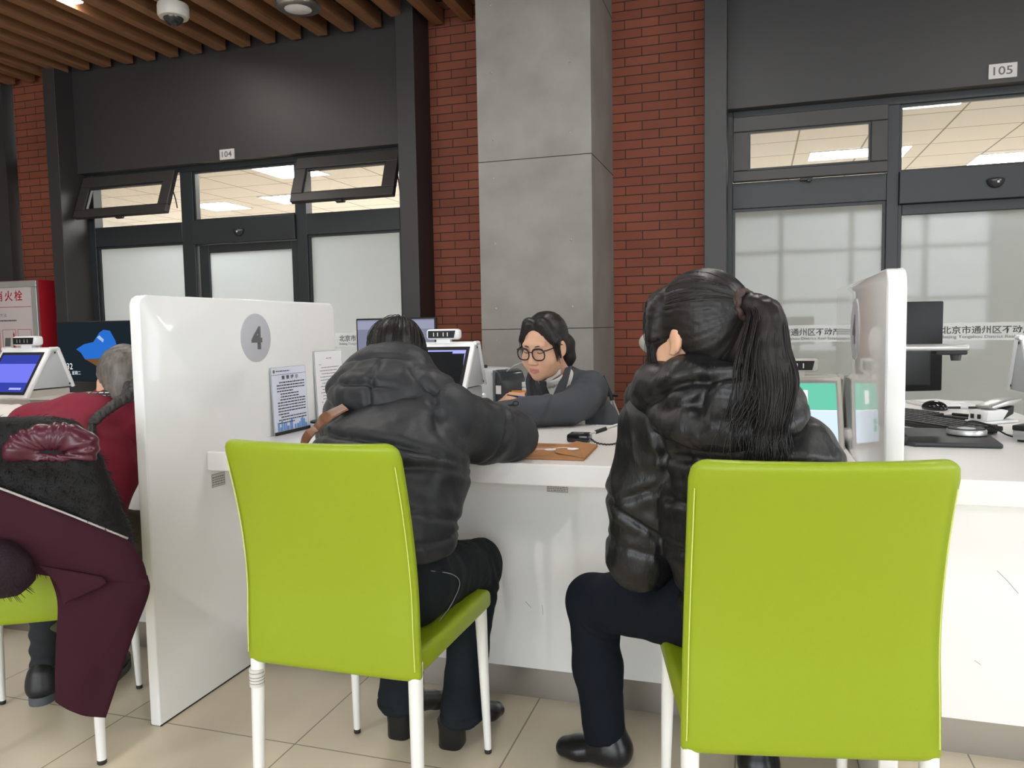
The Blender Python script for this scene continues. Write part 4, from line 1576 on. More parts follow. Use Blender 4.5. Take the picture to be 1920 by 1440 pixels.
# ponytail: volume and locks
rnd = random.Random(11)
mid = spline([TIE, TIE + Vector((0.020, -0.014, 0.000)), TIE + Vector((0.043, -0.032, -0.022)), (0.022, 1.485, 1.100), (0.030, 1.460, 1.04), (0.028, 1.43, 0.99), (0.022, 1.40, 0.955)], 8)
S = Sculpt((-0.12, 1.30, 0.90), (0.18, 1.62, 1.24), 0.004)
m = len(mid)
rr = [0.012 + 0.020 * min(1, (i / m) * 1.7) - 0.028 * max(0, (i / m - 0.62) / 0.38) for i in range(m)]
S.chain(mid, [max(0.004, r * 0.72) for r in rr], 0.015, (1, -0.2, 0), 1.25)
V, Q = S.mesh(1)
N = normals(V, Q)
V = V + N * (0.002 * vnoise(np.stack([V[:, 0] * 110, V[:, 1] * 110, V[:, 2] * 5], 1), 8))[:, None]
pt = sculpt_object('ponytail', V, Q, M_HAIR, p2)
lk = MB()
for i in range(430):
    a = rnd.uniform(0, 2 * PI)
    q = math.sqrt(rnd.uniform(0.55, 1.0))
    stray = rnd.random() < 0.3
    dx = rnd.uniform(-0.095, 0.03) if stray else rnd.uniform(-0.018, 0.016)
    end = m if not stray else m - rnd.randint(0, 8)
    pts = []
    ph = rnd.uniform(0, 6)
    for j in range(0, end, 4):
        t = j / m
        r = max(rr[j], 0.011) * q * 1.02
        pts.append(mid[j] + Vector((math.cos(a) * r * 1.25 + dx * t * t, math.sin(a) * r * 1.0 - 0.012 * t * t, 0.002 * math.sin(ph + 9 * t))) - p2.location)
    pts.append(pts[-1] + Vector((rnd.uniform(-0.014, 0.010), rnd.uniform(-0.010, 0.002), -rnd.uniform(0.015, 0.060))))
    if len(pts) > 3:
        pp = spline(pts, 3)
        n_ = len(pp)
        lk.tube(pp, [rnd.uniform(0.0016, 0.0019) * (1 - 0.75 * (k / n_) ** 2) for k in range(n_)], 4)
lk.build('hair_lock', M_HAIR, pt, smooth=True)
# fringe and side wisps beside the face, fine hairs over the crown
fr_ = MB()
for i in range(110):
    u = rnd.uniform(-1, 1)
    q0 = Vector((u * 0.05, 0.040 + rnd.uniform(-0.012, 0.01), 0.107 - 0.016 * abs(u)))
    sx = -1 if u < 0.1 else 1
    q1 = Vector((sx * (0.040 + 0.024 * rnd.random()), 0.072 + rnd.uniform(-0.008, 0.006), 0.062 + rnd.uniform(-0.01, 0.015)))
    q2 = Vector((sx * (0.064 + 0.012 * rnd.random()), 0.066 + rnd.uniform(-0.016, 0.012), 0.005 + rnd.uniform(-0.012, 0.012)))
    q3 = Vector((sx * (0.068 + 0.008 * rnd.random()), 0.064 + rnd.uniform(-0.018, 0.018), -0.045 - rnd.uniform(0, 0.045)))
    fr_.tube([H2 @ q - p2.location for q in spline([q0, q1, q2, q3], 5)], [0.0016 * (1 - 0.05 * k) for k in range(16)], 4)
fr_.build('fringe', M_HAIR, hr2, smooth=True)
fh = MB()
for i in range(260):
    a = rnd.uniform(-1.5, 1.5) + (PI if rnd.random() < 0.0 else 0)
    pts = []
    tie_l = H2.inverted() @ TIE
    st_ = Vector((math.sin(a) * 0.080, 0.055 * math.cos(a * 0.6), 0.04 + 0.085 * max(-0.4, math.cos(a))))
    for j in range(8):
        t = j / 7
        q = st_.lerp(tie_l, t)
        d = Vector(((q.x) / 0.084, (q.y + 0.018) / 0.100, (q.z - 0.032) / 0.094))
        L_ = max(d.length, 0.2)
        if t < 0.86:
            q = Vector((q.x / L_, (q.y + 0.018) / L_ - 0.018, (q.z - 0.032) / L_ + 0.032)) * (1.004)
        pts.append(H2 @ q - p2.location)
    fh.tube(spline(pts, 2), 0.0011, 4)
fh.build('combed_hair', M_HAIR, hr2, smooth=True)
tb = MB()
for i in range(3):
    M = look_frame(TIE + Vector((0.83, -0.55, 0.05)) * (0.0065 * i - 0.008), (0.83, -0.55, 0.05))
    ring = [M @ Vector((0.0245 * math.cos(a), 0.002 * math.sin(9 * a), 0.0265 * math.sin(a))) - p2.location for a in np.linspace(0, 2 * PI, 40)[:-1]]
    tb.tube(ring, [0.0062 + 0.0012 * math.sin(13 * k) for k in range(39)], 8, closed=True)
tb.build('hair_tie', mat('brown_hair_tie', (0.05, 0.028, 0.022), 0.6), p2, smooth=True)
ear = MB()
ep = H2 @ Vector((-0.082, 0.004, -0.047)) - p2.location
ear.tube([ep + Vector((0, 0, -0.003 * k)) + Vector((0.001 * math.sin(k * 2), 0, 0)) for k in range(7)], 0.0011, 5)
ear.tube([ep + Vector((0, 0, -0.022)) + Vector((0.004 * math.cos(a), 0.002 * math.sin(a), 0.005 * math.sin(a))) for a in np.linspace(0, 2 * PI, 13)[:-1]], 0.0009, 5, closed=True)
ear.build('earring', mat('rose_metal', (0.65, 0.42, 0.33), 0.25, 1.0), p2)

S = Sculpt((-0.52, 1.46, 0.05), (0.30, 2.16, 0.72), 0.006)
S.cone((-0.055, 1.655, 0.555), (-0.392, 1.915, 0.448), 0.100, 0.066, 0.03)
S.chain([(-0.392, 1.915, 0.448), (-0.385, 1.925, 0.27), (-0.372, 1.945, 0.075)], [0.064, 0.060, 0.052], 0.025)
S.cone((0.10, 1.68, 0.555), (-0.02, 2.05, 0.46), 0.098, 0.066, 0.03)
S.chain([(-0.02, 2.05, 0.46), (0.0, 2.03, 0.27), (0.01, 1.98, 0.075)], [0.064, 0.060, 0.052], 0.025)
S.cone((0.03, 1.60, 0.55), (0.03, 1.61, 0.66), 0.12, 0.12, 0.03, (0.97, -0.2, 0), 1.45)
S.plane_cut((-0.37, 1.945, 0.074), (0.25, 0, -1))
V, Q = S.mesh(2)
N = normals(V, Q)
D = fold(V, 61, (8, 8, 6), 0.003)
for dz in (0.0, 0.035, 0.07, -0.04):
    D += groove(V, (-0.36 + dz, 1.90, 0.42), (0.6, -0.5, 0.75), 0.005, 0.007, (-0.355, 1.90, 0.41), 0.10, 0.003)
V = V + N * D[:, None]
sculpt_object('trousers', V, Q, M_NAVY, p2)
for ax, ay, dx, dy in ((-0.362, 1.945, -0.97, 0.12), (0.01, 1.985, -0.15, 0.98)):
    S = Sculpt((ax - 0.24, ay - 0.16, 0.0), (ax + 0.14, ay + 0.24, 0.2), 0.005)
    d = Vector((dx, dy, 0)).normalized()
    sd = Vector((-d.y, d.x, 0))
    A = Vector((ax, ay, 0))
    S.cone(A + Vector((0, 0, 0.19)), A + Vector((0, 0, 0.06)), 0.040, 0.045, 0.02)
    S.cone(A - d * 0.022 + Vector((0, 0, 0.045)), A + d * 0.085 + Vector((0, 0, 0.031)), 0.042, 0.029, 0.03, sd, 1.15)
    S.cone(A + d * 0.08 + Vector((0, 0, 0.030)), A + d * 0.122 + Vector((0, 0, 0.026)), 0.029, 0.024, 0.02, sd, 1.45)
    S.cone(A + d * 0.16 + Vector((0, 0, 0.085)), A + d * 0.085 + Vector((0, 0, 0.115)), 0.008, 0.012, 0.03, cut=True)
    S.plane_cut(A + Vector((0, 0, 0.006)), (0, 0, -1))
    V, Q = S.mesh(1)
    bt = sculpt_object('boot', V, Q, M_BOOT, p2)
# ---- clerk behind the counter -----------------------------------------------------
M_GLASSES = mat('black_acetate', (0.012, 0.011, 0.011), 0.25)
M_LENS = clear_glass_mat('spectacle_lens', (0.985, 0.985, 0.985), 1.22)
M_EYE = mat('eye_white', (0.60, 0.56, 0.52), 0.3)
M_BROW = mat('eyebrow', (0.10, 0.06, 0.045), 0.8)
clerk = person('person in a charcoal suit and black-rimmed glasses, looking down behind the counter', (-0.65, 3.15, 0))
HC = look_frame((-0.788, 2.945, 1.078), (-0.30, -0.92, -0.24), (0.03, 0, 1))
S = Sculpt((-1.14, 2.68, 0.40), (-0.42, 3.44, 1.22), 0.0031)
head_shapes(S, HC, jaw=1.13)
S.cone((-0.775, 2.985, 1.01), (-0.735, 3.06, 0.89), 0.050, 0.058, 0.03)
S.cone((-0.72, 3.09, 0.85), (-0.65, 3.20, 0.50), 0.080, 0.09, 0.03, (0.95, -0.3, 0), 1.2)
S.cone((-0.84, 3.12, 0.88), (-0.62, 3.03, 0.89), 0.05, 0.05, 0.03)
S.chain([(-0.62, 3.02, 0.88), (-0.665, 2.86, 0.832), (-0.93, 2.72, 0.83)], [0.045, 0.038, 0.026], 0.02)
S.chain([(-0.84, 3.12, 0.88), (-0.80, 3.15, 0.80), (-0.905, 3.105, 0.843)], [0.045, 0.036, 0.024], 0.02)
HW = look_frame((-0.910, 3.10, 0.850), (-0.92, -0.12, 0.10), (0.25, -0.35, 1))
hand_shapes(S, HW, [(0.55, 0.55, 0.25), (0.75, 0.55, 0.3), (0.9, 0.6, 0.3), (1.05, 0.6, 0.3)], thumb=0.75, spread=0.12, side=-1)
hand_shapes(S, look_frame((-0.94, 2.715, 0.825), (-0.95, -0.25, -0.15)), [(0.3, 0.4, 0.2)] * 4, side=1)
V, Q = S.mesh(1)
bd = sculpt_object('body', V, Q, M_SKIN, clerk)
HCi = np.array(HC.inverted())


def in_head(C):
    return C @ HCi[:3, :3].T + HCi[:3, 3]


paint_faces(bd, V, Q, [
    (M_LIP, lambda C: (lambda L: (np.abs(L[:, 0]) < 0.0215) & (L[:, 1] > 0.083) & (L[:, 2] < -0.0665 - 0.10 * np.abs(L[:, 0])) & (L[:, 2] > -0.0885 + 0.22 * np.abs(L[:, 0])))(in_head(C)))])


def hloc(p, root):
    return (HC @ Vector(p)) - root.location


# brows, lashes, eyes
for sx in (-1, 1):
    bw = MB()
    bw.tube([hloc(q, clerk) for q in spline([(sx * 0.014, 0.0895, 0.0165), (sx * 0.030, 0.0868, 0.0192), (sx * 0.048, 0.0725, 0.0150)], 5)], [0.0016, 0.0026, 0.0030, 0.0032, 0.0032, 0.0031, 0.0029, 0.0026, 0.0022, 0.0016, 0.001], 6)
    bw.build('eyebrow', M_BROW, clerk, smooth=True)
for sx in (-1, 1):
    MB().tube([hloc(q, clerk) for q in spline([(sx * 0.0175, 0.0825, -0.0065), (sx * 0.031, 0.0868, -0.0085), (sx * 0.0455, 0.0800, -0.0055)], 6)], [0.0008] + [0.0019] * 11 + [0.0010], 6).build('eyelash', M_BROW, clerk, smooth=True)
# glasses
gl = MB()
for sx in (-1, 1):
    ring = []
    for k in range(36):
        a = 2 * PI * k / 36
        c, s_ = math.cos(a), math.sin(a)
        x = sx * 0.0345 + 0.0265 * math.copysign(abs(c) ** 0.75, c)
        z = -0.008 + (0.0215 if s_ > 0 else 0.0235) * math.copysign(abs(s_) ** 0.8, s_)
        ring.append(hloc((x, 0.1035 - 0.10 * (abs(x) - 0.03) ** 1 * (abs(x) > 0.03) * 0.9 - 0.0, z), clerk))
    gl.tube(ring, [0.0025 + 0.0014 * max(0, math.sin(2 * PI * k / 36)) for k in range(36)], 8, closed=True)
gl.tube([hloc(q, clerk) for q in ((-0.009, 0.1035, -0.002), (0, 0.106, 0.001), (0.009, 0.1035, -0.002))], 0.0018, 8)
g = gl.build('glasses_rim', M_GLASSES, clerk, smooth=True)
for sx in (-1, 1):
    MB().tube([hloc(q, clerk) for q in ((sx * 0.060, 0.0995, 0.006), (sx * 0.067, 0.092, 0.006), (sx * 0.074, 0.055, 0.005), (sx * 0.081, 0.005, 0.006), (sx * 0.083, -0.012, -0.004))], [0.0026, 0.0026, 0.0022, 0.002, 0.0016], 8).build('glasses_temple', M_GLASSES, g, smooth=True)
    lens = MB()
    pts = []
    for k in range(28):
        a = 2 * PI * k / 28
        c, s_ = math.cos(a), math.sin(a)
        x = sx * 0.0345 + 0.0258 * math.copysign(abs(c) ** 0.75, c)
        z = -0.008 + (0.0208 if s_ > 0 else 0.0228) * math.copysign(abs(s_) ** 0.8, s_)
        pts.append(hloc((x, 0.1030 - 0.09 * (abs(x) - 0.03) * (abs(x) > 0.03), z), clerk))
    lens.add(pts, [tuple(range(28))]).build('lens', M_LENS, g)

# hair: centre parting, drawn back into a low tail
S = Sculpt((-0.95, 2.78, 0.93), (-0.60, 3.14, 1.24), 0.0034)
S.frame(HC)
S.ell((0, -0.022, 0.036), (0.082, 0.097, 0.093), 0.02)
S.cone((-0.030, 0.050, 0.098), (-0.073, 0.040, 0.030), 0.024, 0.016, 0.02)
S.cone((0.030, 0.050, 0.098), (0.073, 0.040, 0.030), 0.024, 0.016, 0.02)
S.cone((-0.074, 0.026, 0.030), (-0.078, 0.016, -0.045), 0.014, 0.004, 0.015)
S.cone((0.074, 0.022, 0.030), (0.078, 0.012, -0.045), 0.014, 0.004, 0.015)
S.ell((0, -0.07, -0.03), (0.06, 0.045, 0.06), 0.03)
S.ell((0, 0.094, -0.006), (0.063, 0.062, 0.082), 0.012, cut=True)
S.cone((0, 0.03, 0.136), (0, 0.085, 0.105), 0.006, 0.006, 0.006, cut=True)
S.ell((-0.088, -0.006, -0.016), (0.022, 0.020, 0.026), 0.006, cut=True)
S.ell((0.088, -0.006, -0.016), (0.022, 0.020, 0.026), 0.006, cut=True)
S.frame(None)
V, Q = S.mesh(1)
N = normals(V, Q)
L = in_head(V)
V = V + N * (0.0013 * vnoise(np.stack([np.abs(L[:, 0]) * 120, L[:, 2] * 120, L[:, 1] * 8], 1), 3))[:, None]
hrc = sculpt_object('hair', V, Q, M_HAIR, clerk)
S = Sculpt((-0.84, 2.94, 0.93), (-0.62, 3.16, 1.15), 0.0036)
tail = [HC @ Vector(q) for q in ((-0.015, -0.085, 0.025), (-0.030, -0.108, -0.025), (-0.038, -0.106, -0.080), (-0.040, -0.092, -0.125))]
S.chain(tail, [0.030, 0.032, 0.024, 0.006], 0.025)
V, Q = S.mesh(1)
sculpt_object('hair_tail', V, Q, M_HAIR, clerk)
rnd = random.Random(3)
for sx in (-1, 1):
    w = MB()
    for i in range(16):
        q0 = Vector((sx * rnd.uniform(0.060, 0.074), rnd.uniform(0.040, 0.060), rnd.uniform(0.03, 0.06)))
        q1 = q0 + Vector((sx * 0.008, -0.006, -0.045))
        q2 = q1 + Vector((sx * rnd.uniform(-0.003, 0.004), -0.008, -0.05))
        w.tube([hloc(q, clerk) for q in spline([q0, q1, q2], 4)], [0.0016 * (1 - 0.08 * k) for k in range(9)], 4)
    w.build('hair_wisps', M_HAIR, hrc, smooth=True)

# suit jacket
S = Sculpt((-1.06, 2.62, 0.44), (-0.40, 3.42, 1.06), 0.005)
SDC = (0.95, -0.31, 0)
S.cone((-0.650, 3.20, 0.52), (-0.69, 3.145, 0.74), 0.118, 0.120, 0.03, SDC, 1.22)
S.cone((-0.69, 3.145, 0.74), (-0.722, 3.085, 0.885), 0.120, 0.080, 0.04, SDC, 1.42)
S.cone((-0.83, 3.115, 0.905), (-0.63, 3.035, 0.905), 0.060, 0.060, 0.04)
S.cone((-0.74, 3.07, 0.93), (-0.765, 3.035, 0.955), 0.060, 0.056, 0.03)
S.chain([(-0.622, 3.02, 0.895), (-0.640, 2.93, 0.862), (-0.675, 2.855, 0.840)], [0.068, 0.064, 0.060], 0.03)
S.chain([(-0.675, 2.855, 0.838), (-0.80, 2.78, 0.836), (-0.935, 2.715, 0.830)], [0.060, 0.053, 0.043], 0.02)
S.chain([(-0.845, 3.12, 0.89), (-0.80, 3.16, 0.81), (-0.895, 3.108, 0.843)], [0.062, 0.052, 0.040], 0.02)
# the open front
S.cone((-0.800, 2.985, 0.975), (-0.765, 2.965, 0.80), 0.036, 0.020, 0.006, cut=True)
S.cone((-0.765, 3.02, 1.02), (-0.775, 3.00, 0.93), 0.052, 0.044, 0.006, cut=True)
V, Q = S.mesh(2)
N = normals(V, Q)
D = fold(V, 71, (9, 9, 9), 0.004)
D += groove(V, (-0.645, 2.96, 0.87), (-0.2, -0.9, -0.6), 0.006, 0.007, (-0.645, 2.96, 0.89), 0.09, 0.004)
D += groove(V, (-0.66, 2.90, 0.85), (-0.1, -0.9, -0.2), 0.005, 0.007, (-0.66, 2.90, 0.85), 0.09, 0.003)
D += groove(V, (-0.75, 2.81, 0.84), (-0.85, -0.3, 0.5), 0.006, 0.008, (-0.75, 2.81, 0.84), 0.09, 0.004)
D += groove(V, (-0.62, 3.04, 0.91), (0.75, -0.5, 0.4), 0.004, 0.006, (-0.63, 3.03, 0.91), 0.10, 0.002)
V = V + N * D[:, None]
sculpt_object('suit_jacket', V, Q, M_SUIT, clerk)
# lapels, collar, tie, lanyard
R0 = clerk.location


def strip(pts, wid, side, name, m, thick=0.004, root=clerk, par=None):
    """Flat cloth band along pts, wid its widths, side its width directions."""
    mb = MB()
    P = [Vector(p) - root.location for p in pts]
    n = len(P)
    wd = [wid] * n if not hasattr(wid, '__len__') else wid
    sd = [Vector(side).normalized()] * n if not isinstance(side, list) else [Vector(q).normalized() for q in side]
    vs, fs = [], []
    for i in range(n):
        t = (P[min(i + 1, n - 1)] - P[max(i - 1, 0)]).normalized()
        nn = t.cross(sd[i]).normalized() * thick * 0.5
        for a, b in ((-1, 1), (1, 1), (1, -1), (-1, -1)):
            vs.append(P[i] + sd[i] * a * wd[i] * 0.5 + nn * b)
    for i in range(n - 1):
        for k in range(4):
            q = (k + 1) % 4
            fs.append((i * 4 + k, i * 4 + q, i * 4 + 4 + q, i * 4 + 4 + k))
    fs += [(3, 2, 1, 0), (4 * n - 4, 4 * n - 3, 4 * n - 2, 4 * n - 1)]
    return mb.add(vs, fs).build(name, m, par or root, smooth=30)


S = Sculpt((-0.88, 2.90, 0.74), (-0.64, 3.12, 1.04), 0.004)
S.cone((-0.745, 3.045, 0.90), (-0.705, 3.02, 0.76), 0.068, 0.075, 0.03, SDC, 1.15)
S.cone((-0.775, 2.99, 0.965), (-0.745, 3.035, 0.93), 0.062, 0.064, 0.02)
S.cone((-0.785, 2.965, 1.03), (-0.765, 3.0, 0.945), 0.056, 0.050, 0.006, cut=True)
S.cone((-0.800, 2.920, 1.01), (-0.788, 2.925, 0.935), 0.050, 0.014, 0.006, cut=True)
S.plane_cut((-0.775, 2.975, 0.958), (-0.2, -0.6, 1))
V, Q = S.mesh(1)
sculpt_object('shirt', V, Q, M_SHIRT, clerk)
strip([(-0.725, 2.945, 0.975), (-0.758, 2.935, 0.955), (-0.785, 2.925, 0.932)], [0.020, 0.026, 0.012], (0.15, -0.35, 0.9), 'shirt_collar', M_SHIRT, 0.004)
strip([(-0.838, 2.975, 0.985), (-0.820, 2.945, 0.960), (-0.797, 2.925, 0.932)], [0.018, 0.026, 0.012], (0.1, -0.2, 0.95), 'shirt_collar', M_SHIRT, 0.004)
strip([(-0.791, 2.918, 0.938), (-0.786, 2.918, 0.915), (-0.770, 2.928, 0.86), (-0.755, 2.940, 0.79)], [0.030, 0.020, 0.034, 0.044], (0.95, -0.3, 0), 'necktie', M_INK, 0.008)
strip([(-0.70, 2.975, 0.99), (-0.715, 2.938, 0.93), (-0.735, 2.918, 0.87), (-0.745, 2.915, 0.80)], [0.030, 0.050, 0.062, 0.030], (0.85, -0.45, 0.3), 'lapel', M_SUIT, 0.006)
strip([(-0.853, 3.00, 0.985), (-0.858, 2.975, 0.93), (-0.838, 2.945, 0.87), (-0.815, 2.930, 0.80)], [0.026, 0.040, 0.050, 0.025], (-0.85, -0.25, 0.3), 'lapel', M_SUIT, 0.006)
strip([(-0.845, 2.975, 0.99), (-0.850, 2.952, 0.93), (-0.835, 2.928, 0.86), (-0.82, 2.918, 0.80)], 0.012, (-0.9, -0.35, 0), 'lanyard', M_BLACK, 0.003)

# small loop and pull hanging at the cuff
pl = MB()
c0 = Vector((-0.838, 2.712, 0.872)) - R0
pl.tube([c0 + Vector((0.010 * math.cos(a), -0.001, 0.008 * math.sin(a))) for a in np.linspace(0, 2 * PI, 15)[:-1]], 0.0022, 6, closed=True)
pl.tube([c0 + Vector((-0.010, 0, -0.003)), c0 + Vector((-0.022, -0.002, -0.008)), c0 + Vector((-0.028, -0.002, -0.006))], [0.004, 0.005, 0.004], 6)
pl.build('cuff_loop', M_BLACK, clerk, smooth=True)
pn = thing('marker_pen', 'black pen with a blue end held in the hand of the person in glasses', 'pen', tuple(HW @ Vector((-0.012, 0.060, 0.012))))
pd = (HW.to_3x3() @ Vector((-0.25, -1.0, 0.10))).normalized()
MB().tube([pd * -0.022, pd * 0.03], 0.0055, 10).build('cap', M_BLACK, pn, smooth=40)
MB().tube([pd * 0.03, pd * 0.062], 0.006, 10).build('barrel', mat('blue_plastic', (0.03, 0.09, 0.55), 0.4), pn, smooth=40)
tr = Sculpt((-0.95, 2.75, 0.02), (-0.35, 3.5, 0.62), 0.008)
for sx in (-0.09, 0.09):
    h = Vector((-0.61 + sx, 3.2, 0.52))
    tr.cone(h, h + Vector((-0.10, -0.18, -0.03)), 0.085, 0.07, 0.03)
    tr.cone(h + Vector((-0.10, -0.18, -0.03)), h + Vector((-0.10, -0.16, -0.44)), 0.068, 0.055, 0.03)
V, Q = tr.mesh(1)
sculpt_object('trousers', V, Q, M_SUIT, clerk)

# ---- woman in the red sweater -------------------------------------------------------
M_RED = mat('crimson_knit', (0.205, 0.012, 0.030), 0.85, bump=(160, 0.25, 0.003), vary=(6, 0.12))
M_OLIVE = mat('olive_trouser', (0.10, 0.085, 0.05), 0.8, vary=(8, 0.2))
M_SOCK = mat('black_sock', (0.018, 0.022, 0.025), 0.85)
M_SHOE = mat('black_leather_shoe', (0.014, 0.015, 0.016), 0.4)
M_SOLE = mat('grey_rubber_sole', (0.09, 0.10, 0.11), 0.6)
p3 = person('person in a crimson sweater with a grey braid, seated behind the divider', (-1.96, 1.70, 0))
F3, SD3 = Vector((-0.515, 0.857, 0)), (0.857, 0.515, 0)
H3 = look_frame((-1.968, 2.045, 0.990), (-0.80, 0.52, -0.30))
S = Sculpt((-2.62, 1.42, 0.36), (-1.68, 2.42, 1.16), 0.007)
head_shapes(S, H3)
S.cone((-1.985, 2.03, 0.95), (-2.01, 1.97, 0.86), 0.050, 0.058, 0.03)
S.cone((-2.02, 1.93, 0.82), (-1.96, 1.72, 0.55), 0.09, 0.10, 0.03, SD3, 1.4)
S.cone((-2.16, 1.86, 0.85), (-1.88, 2.0, 0.85), 0.05, 0.05, 0.03)
S.chain([(-2.17, 1.86, 0.85), (-2.28, 2.02, 0.74), (-2.25, 2.25, 0.82)], [0.045, 0.04, 0.028], 0.02)
S.chain([(-1.88, 2.01, 0.85), (-1.84, 2.2, 0.82), (-2.05, 2.38, 0.82)], [0.045, 0.04, 0.028], 0.02)
hand_shapes(S, look_frame((-2.25, 2.255, 0.82), (0.1, 0.95, -0.1)), [(0.3, 0.4, 0.2)] * 4, side=1)
S.cone((-2.05, 1.74, 0.54), (-2.20, 2.08, 0.47), 0.085, 0.05, 0.03)
S.cone((-1.90, 1.80, 0.54), (-2.06, 2.14, 0.47), 0.085, 0.05, 0.03)
V, Q = S.mesh(1)
sculpt_object('body', V, Q, M_SKIN, p3)
S = Sculpt((-2.48, 1.46, 0.50), (-1.66, 2.48, 1.02), 0.0065)
S.cone((-1.965, 1.72, 0.56), (-1.99, 1.83, 0.75), 0.145, 0.140, 0.03, SD3, 1.35)
S.cone((-1.99, 1.83, 0.75), (-2.02, 1.92, 0.875), 0.140, 0.090, 0.04, SD3, 1.42)
S.cone((-2.165, 1.865, 0.865), (-1.885, 2.01, 0.865), 0.066, 0.066, 0.04)
S.chain([(-2.17, 1.87, 0.86), (-2.28, 2.02, 0.755), (-2.25, 2.24, 0.82)], [0.066, 0.056, 0.04], 0.03)
S.chain([(-1.885, 2.01, 0.86), (-1.845, 2.2, 0.825), (-2.05, 2.37, 0.82)], [0.066, 0.054, 0.04], 0.03)
S.cone((-2.01, 1.97, 0.88), (-1.985, 2.02, 0.935), 0.070, 0.064, 0.02)
V, Q = S.mesh(2)
N = normals(V, Q)
V = V + N * fold(V, 81, (8, 8, 8), 0.005)[:, None]
sculpt_object('sweater', V, Q, M_RED, p3)
# patterned scarf edge
M_SCARF = brick_mat('black_white_scarf', (0.75, 0.73, 0.72), (0.02, 0.02, 0.02), (0.02, 0.02, 0.02), 0.022, 0.009, 0.003, (0, 2), (10, 10), 0.5, bump=0)
S = Sculpt((-2.12, 1.90, 0.88), (-1.86, 2.14, 1.0), 0.004)
S.chain([(-2.065, 2.05, 0.915), (-2.06, 1.985, 0.93), (-2.01, 1.945, 0.948), (-1.955, 1.965, 0.955), (-1.925, 2.02, 0.95)], [0.014, 0.016, 0.017, 0.017, 0.014], 0.01)
V, Q = S.mesh(1)
sculpt_object('scarf', V, Q, M_SCARF, p3)
S = Sculpt((-2.12, 1.90, 0.88), (-1.84, 2.20, 1.16), 0.0042)
S.frame(H3)
S.ell((0, -0.020, 0.030), (0.082, 0.098, 0.092), 0.02)
S.ell((0, -0.055, -0.035), (0.064, 0.050, 0.060), 0.03)
S.ell((0, 0.085, -0.035), (0.062, 0.055, 0.085), 0.01, cut=True)
S.ell((-0.085, 0.008, -0.030), (0.024, 0.026, 0.040), 0.008, cut=True)
S.ell((0.085, 0.008, -0.030), (0.024, 0.026, 0.040), 0.008, cut=True)
S.frame(None)
V, Q = S.mesh(1)
N = normals(V, Q)
L = (V - np.array(H3)[:3, 3]) @ np.array(H3.to_3x3())
V = V + N * (0.0018 * vnoise(np.stack([L[:, 0] * 10, L[:, 2] * 150, L[:, 1] * 20 + L[:, 2] * 80], 1), 3))[:, None]
hr3 = sculpt_object('hair', V, Q, M_HAIR_GREY, p3)
# braid: three plaited locks then a loose brush end
M_BRAID = mat('dark_grey_braid', (0.040, 0.036, 0.034), 0.5, vary=(80, 0.5), stretch=(1, 1, 0.3))
path = spline([H3 @ Vector((0.0, -0.09, -0.02)), (-1.845, 1.93, 0.962), (-1.850, 1.875, 0.935), (-1.868, 1.838, 0.908), (-1.878, 1.820, 0.885)], 10)
m = len(path)
bm_ = MB()
for s_ in range(3):
    pts = []
    for i, p in enumerate(path):
        ph = 2 * PI * s_ / 3 + i * 0.62
        r = 0.013 * (1 - 0.35 * i / m)
        pts.append(p + Vector((0.9, 0.45, 0.2)) * math.sin(ph) * r + Vector((-0.2, -0.5, 0.8)) * math.sin(2 * ph) * r * 0.45 - p3.location)
    bm_.tube(pts, [0.0125 * (1 - 0.4 * i / m) for i in range(m)], 8)
bd3 = bm_.build('braid', M_BRAID, p3, smooth=True)
te = MB()
rnd = random.Random(8)
for i in range(70):
    p = path[-1] + Vector((rnd.uniform(-1, 1), rnd.uniform(-1, 1), 0)) * 0.007
    q = p + Vector((rnd.uniform(-0.020, 0.014), rnd.uniform(-0.014, 0.008), -rnd.uniform(0.045, 0.072)))
    te.tube([p - p3.location, (p + q) / 2 + Vector((0, -0.004, 0)) - p3.location, q - p3.location], [0.003, 0.0026, 0.0008], 5)
te.build('braid_end', M_BRAID, bd3, smooth=True)

S = Sculpt((-2.36, 1.46, 0.16), (-1.74, 2.28, 0.70), 0.007)
S.cone((-2.05, 1.74, 0.545), (-2.19, 2.04, 0.475), 0.098, 0.068, 0.03)
S.chain([(-2.19, 2.04, 0.475), (-2.18, 1.97, 0.33), (-2.165, 1.885, 0.215)], [0.066, 0.060, 0.056], 0.02)
S.cone((-1.90, 1.80, 0.545), (-2.03, 2.12, 0.475), 0.098, 0.068, 0.03)
S.chain([(-2.03, 2.12, 0.475), (-2.045, 2.02, 0.33), (-2.055, 1.945, 0.215)], [0.066, 0.060, 0.056], 0.02)
S.cone((-1.97, 1.70, 0.56), (-1.98, 1.73, 0.64), 0.125, 0.12, 0.03, SD3, 1.45)
S.plane_cut((0, 0, 0.205), (0, 0, -1))
V, Q = S.mesh(2)
V = V + normals(V, Q) * fold(V, 91, (9, 9, 8), 0.003)[:, None]
sculpt_object('trousers', V, Q, M_OLIVE, p3)
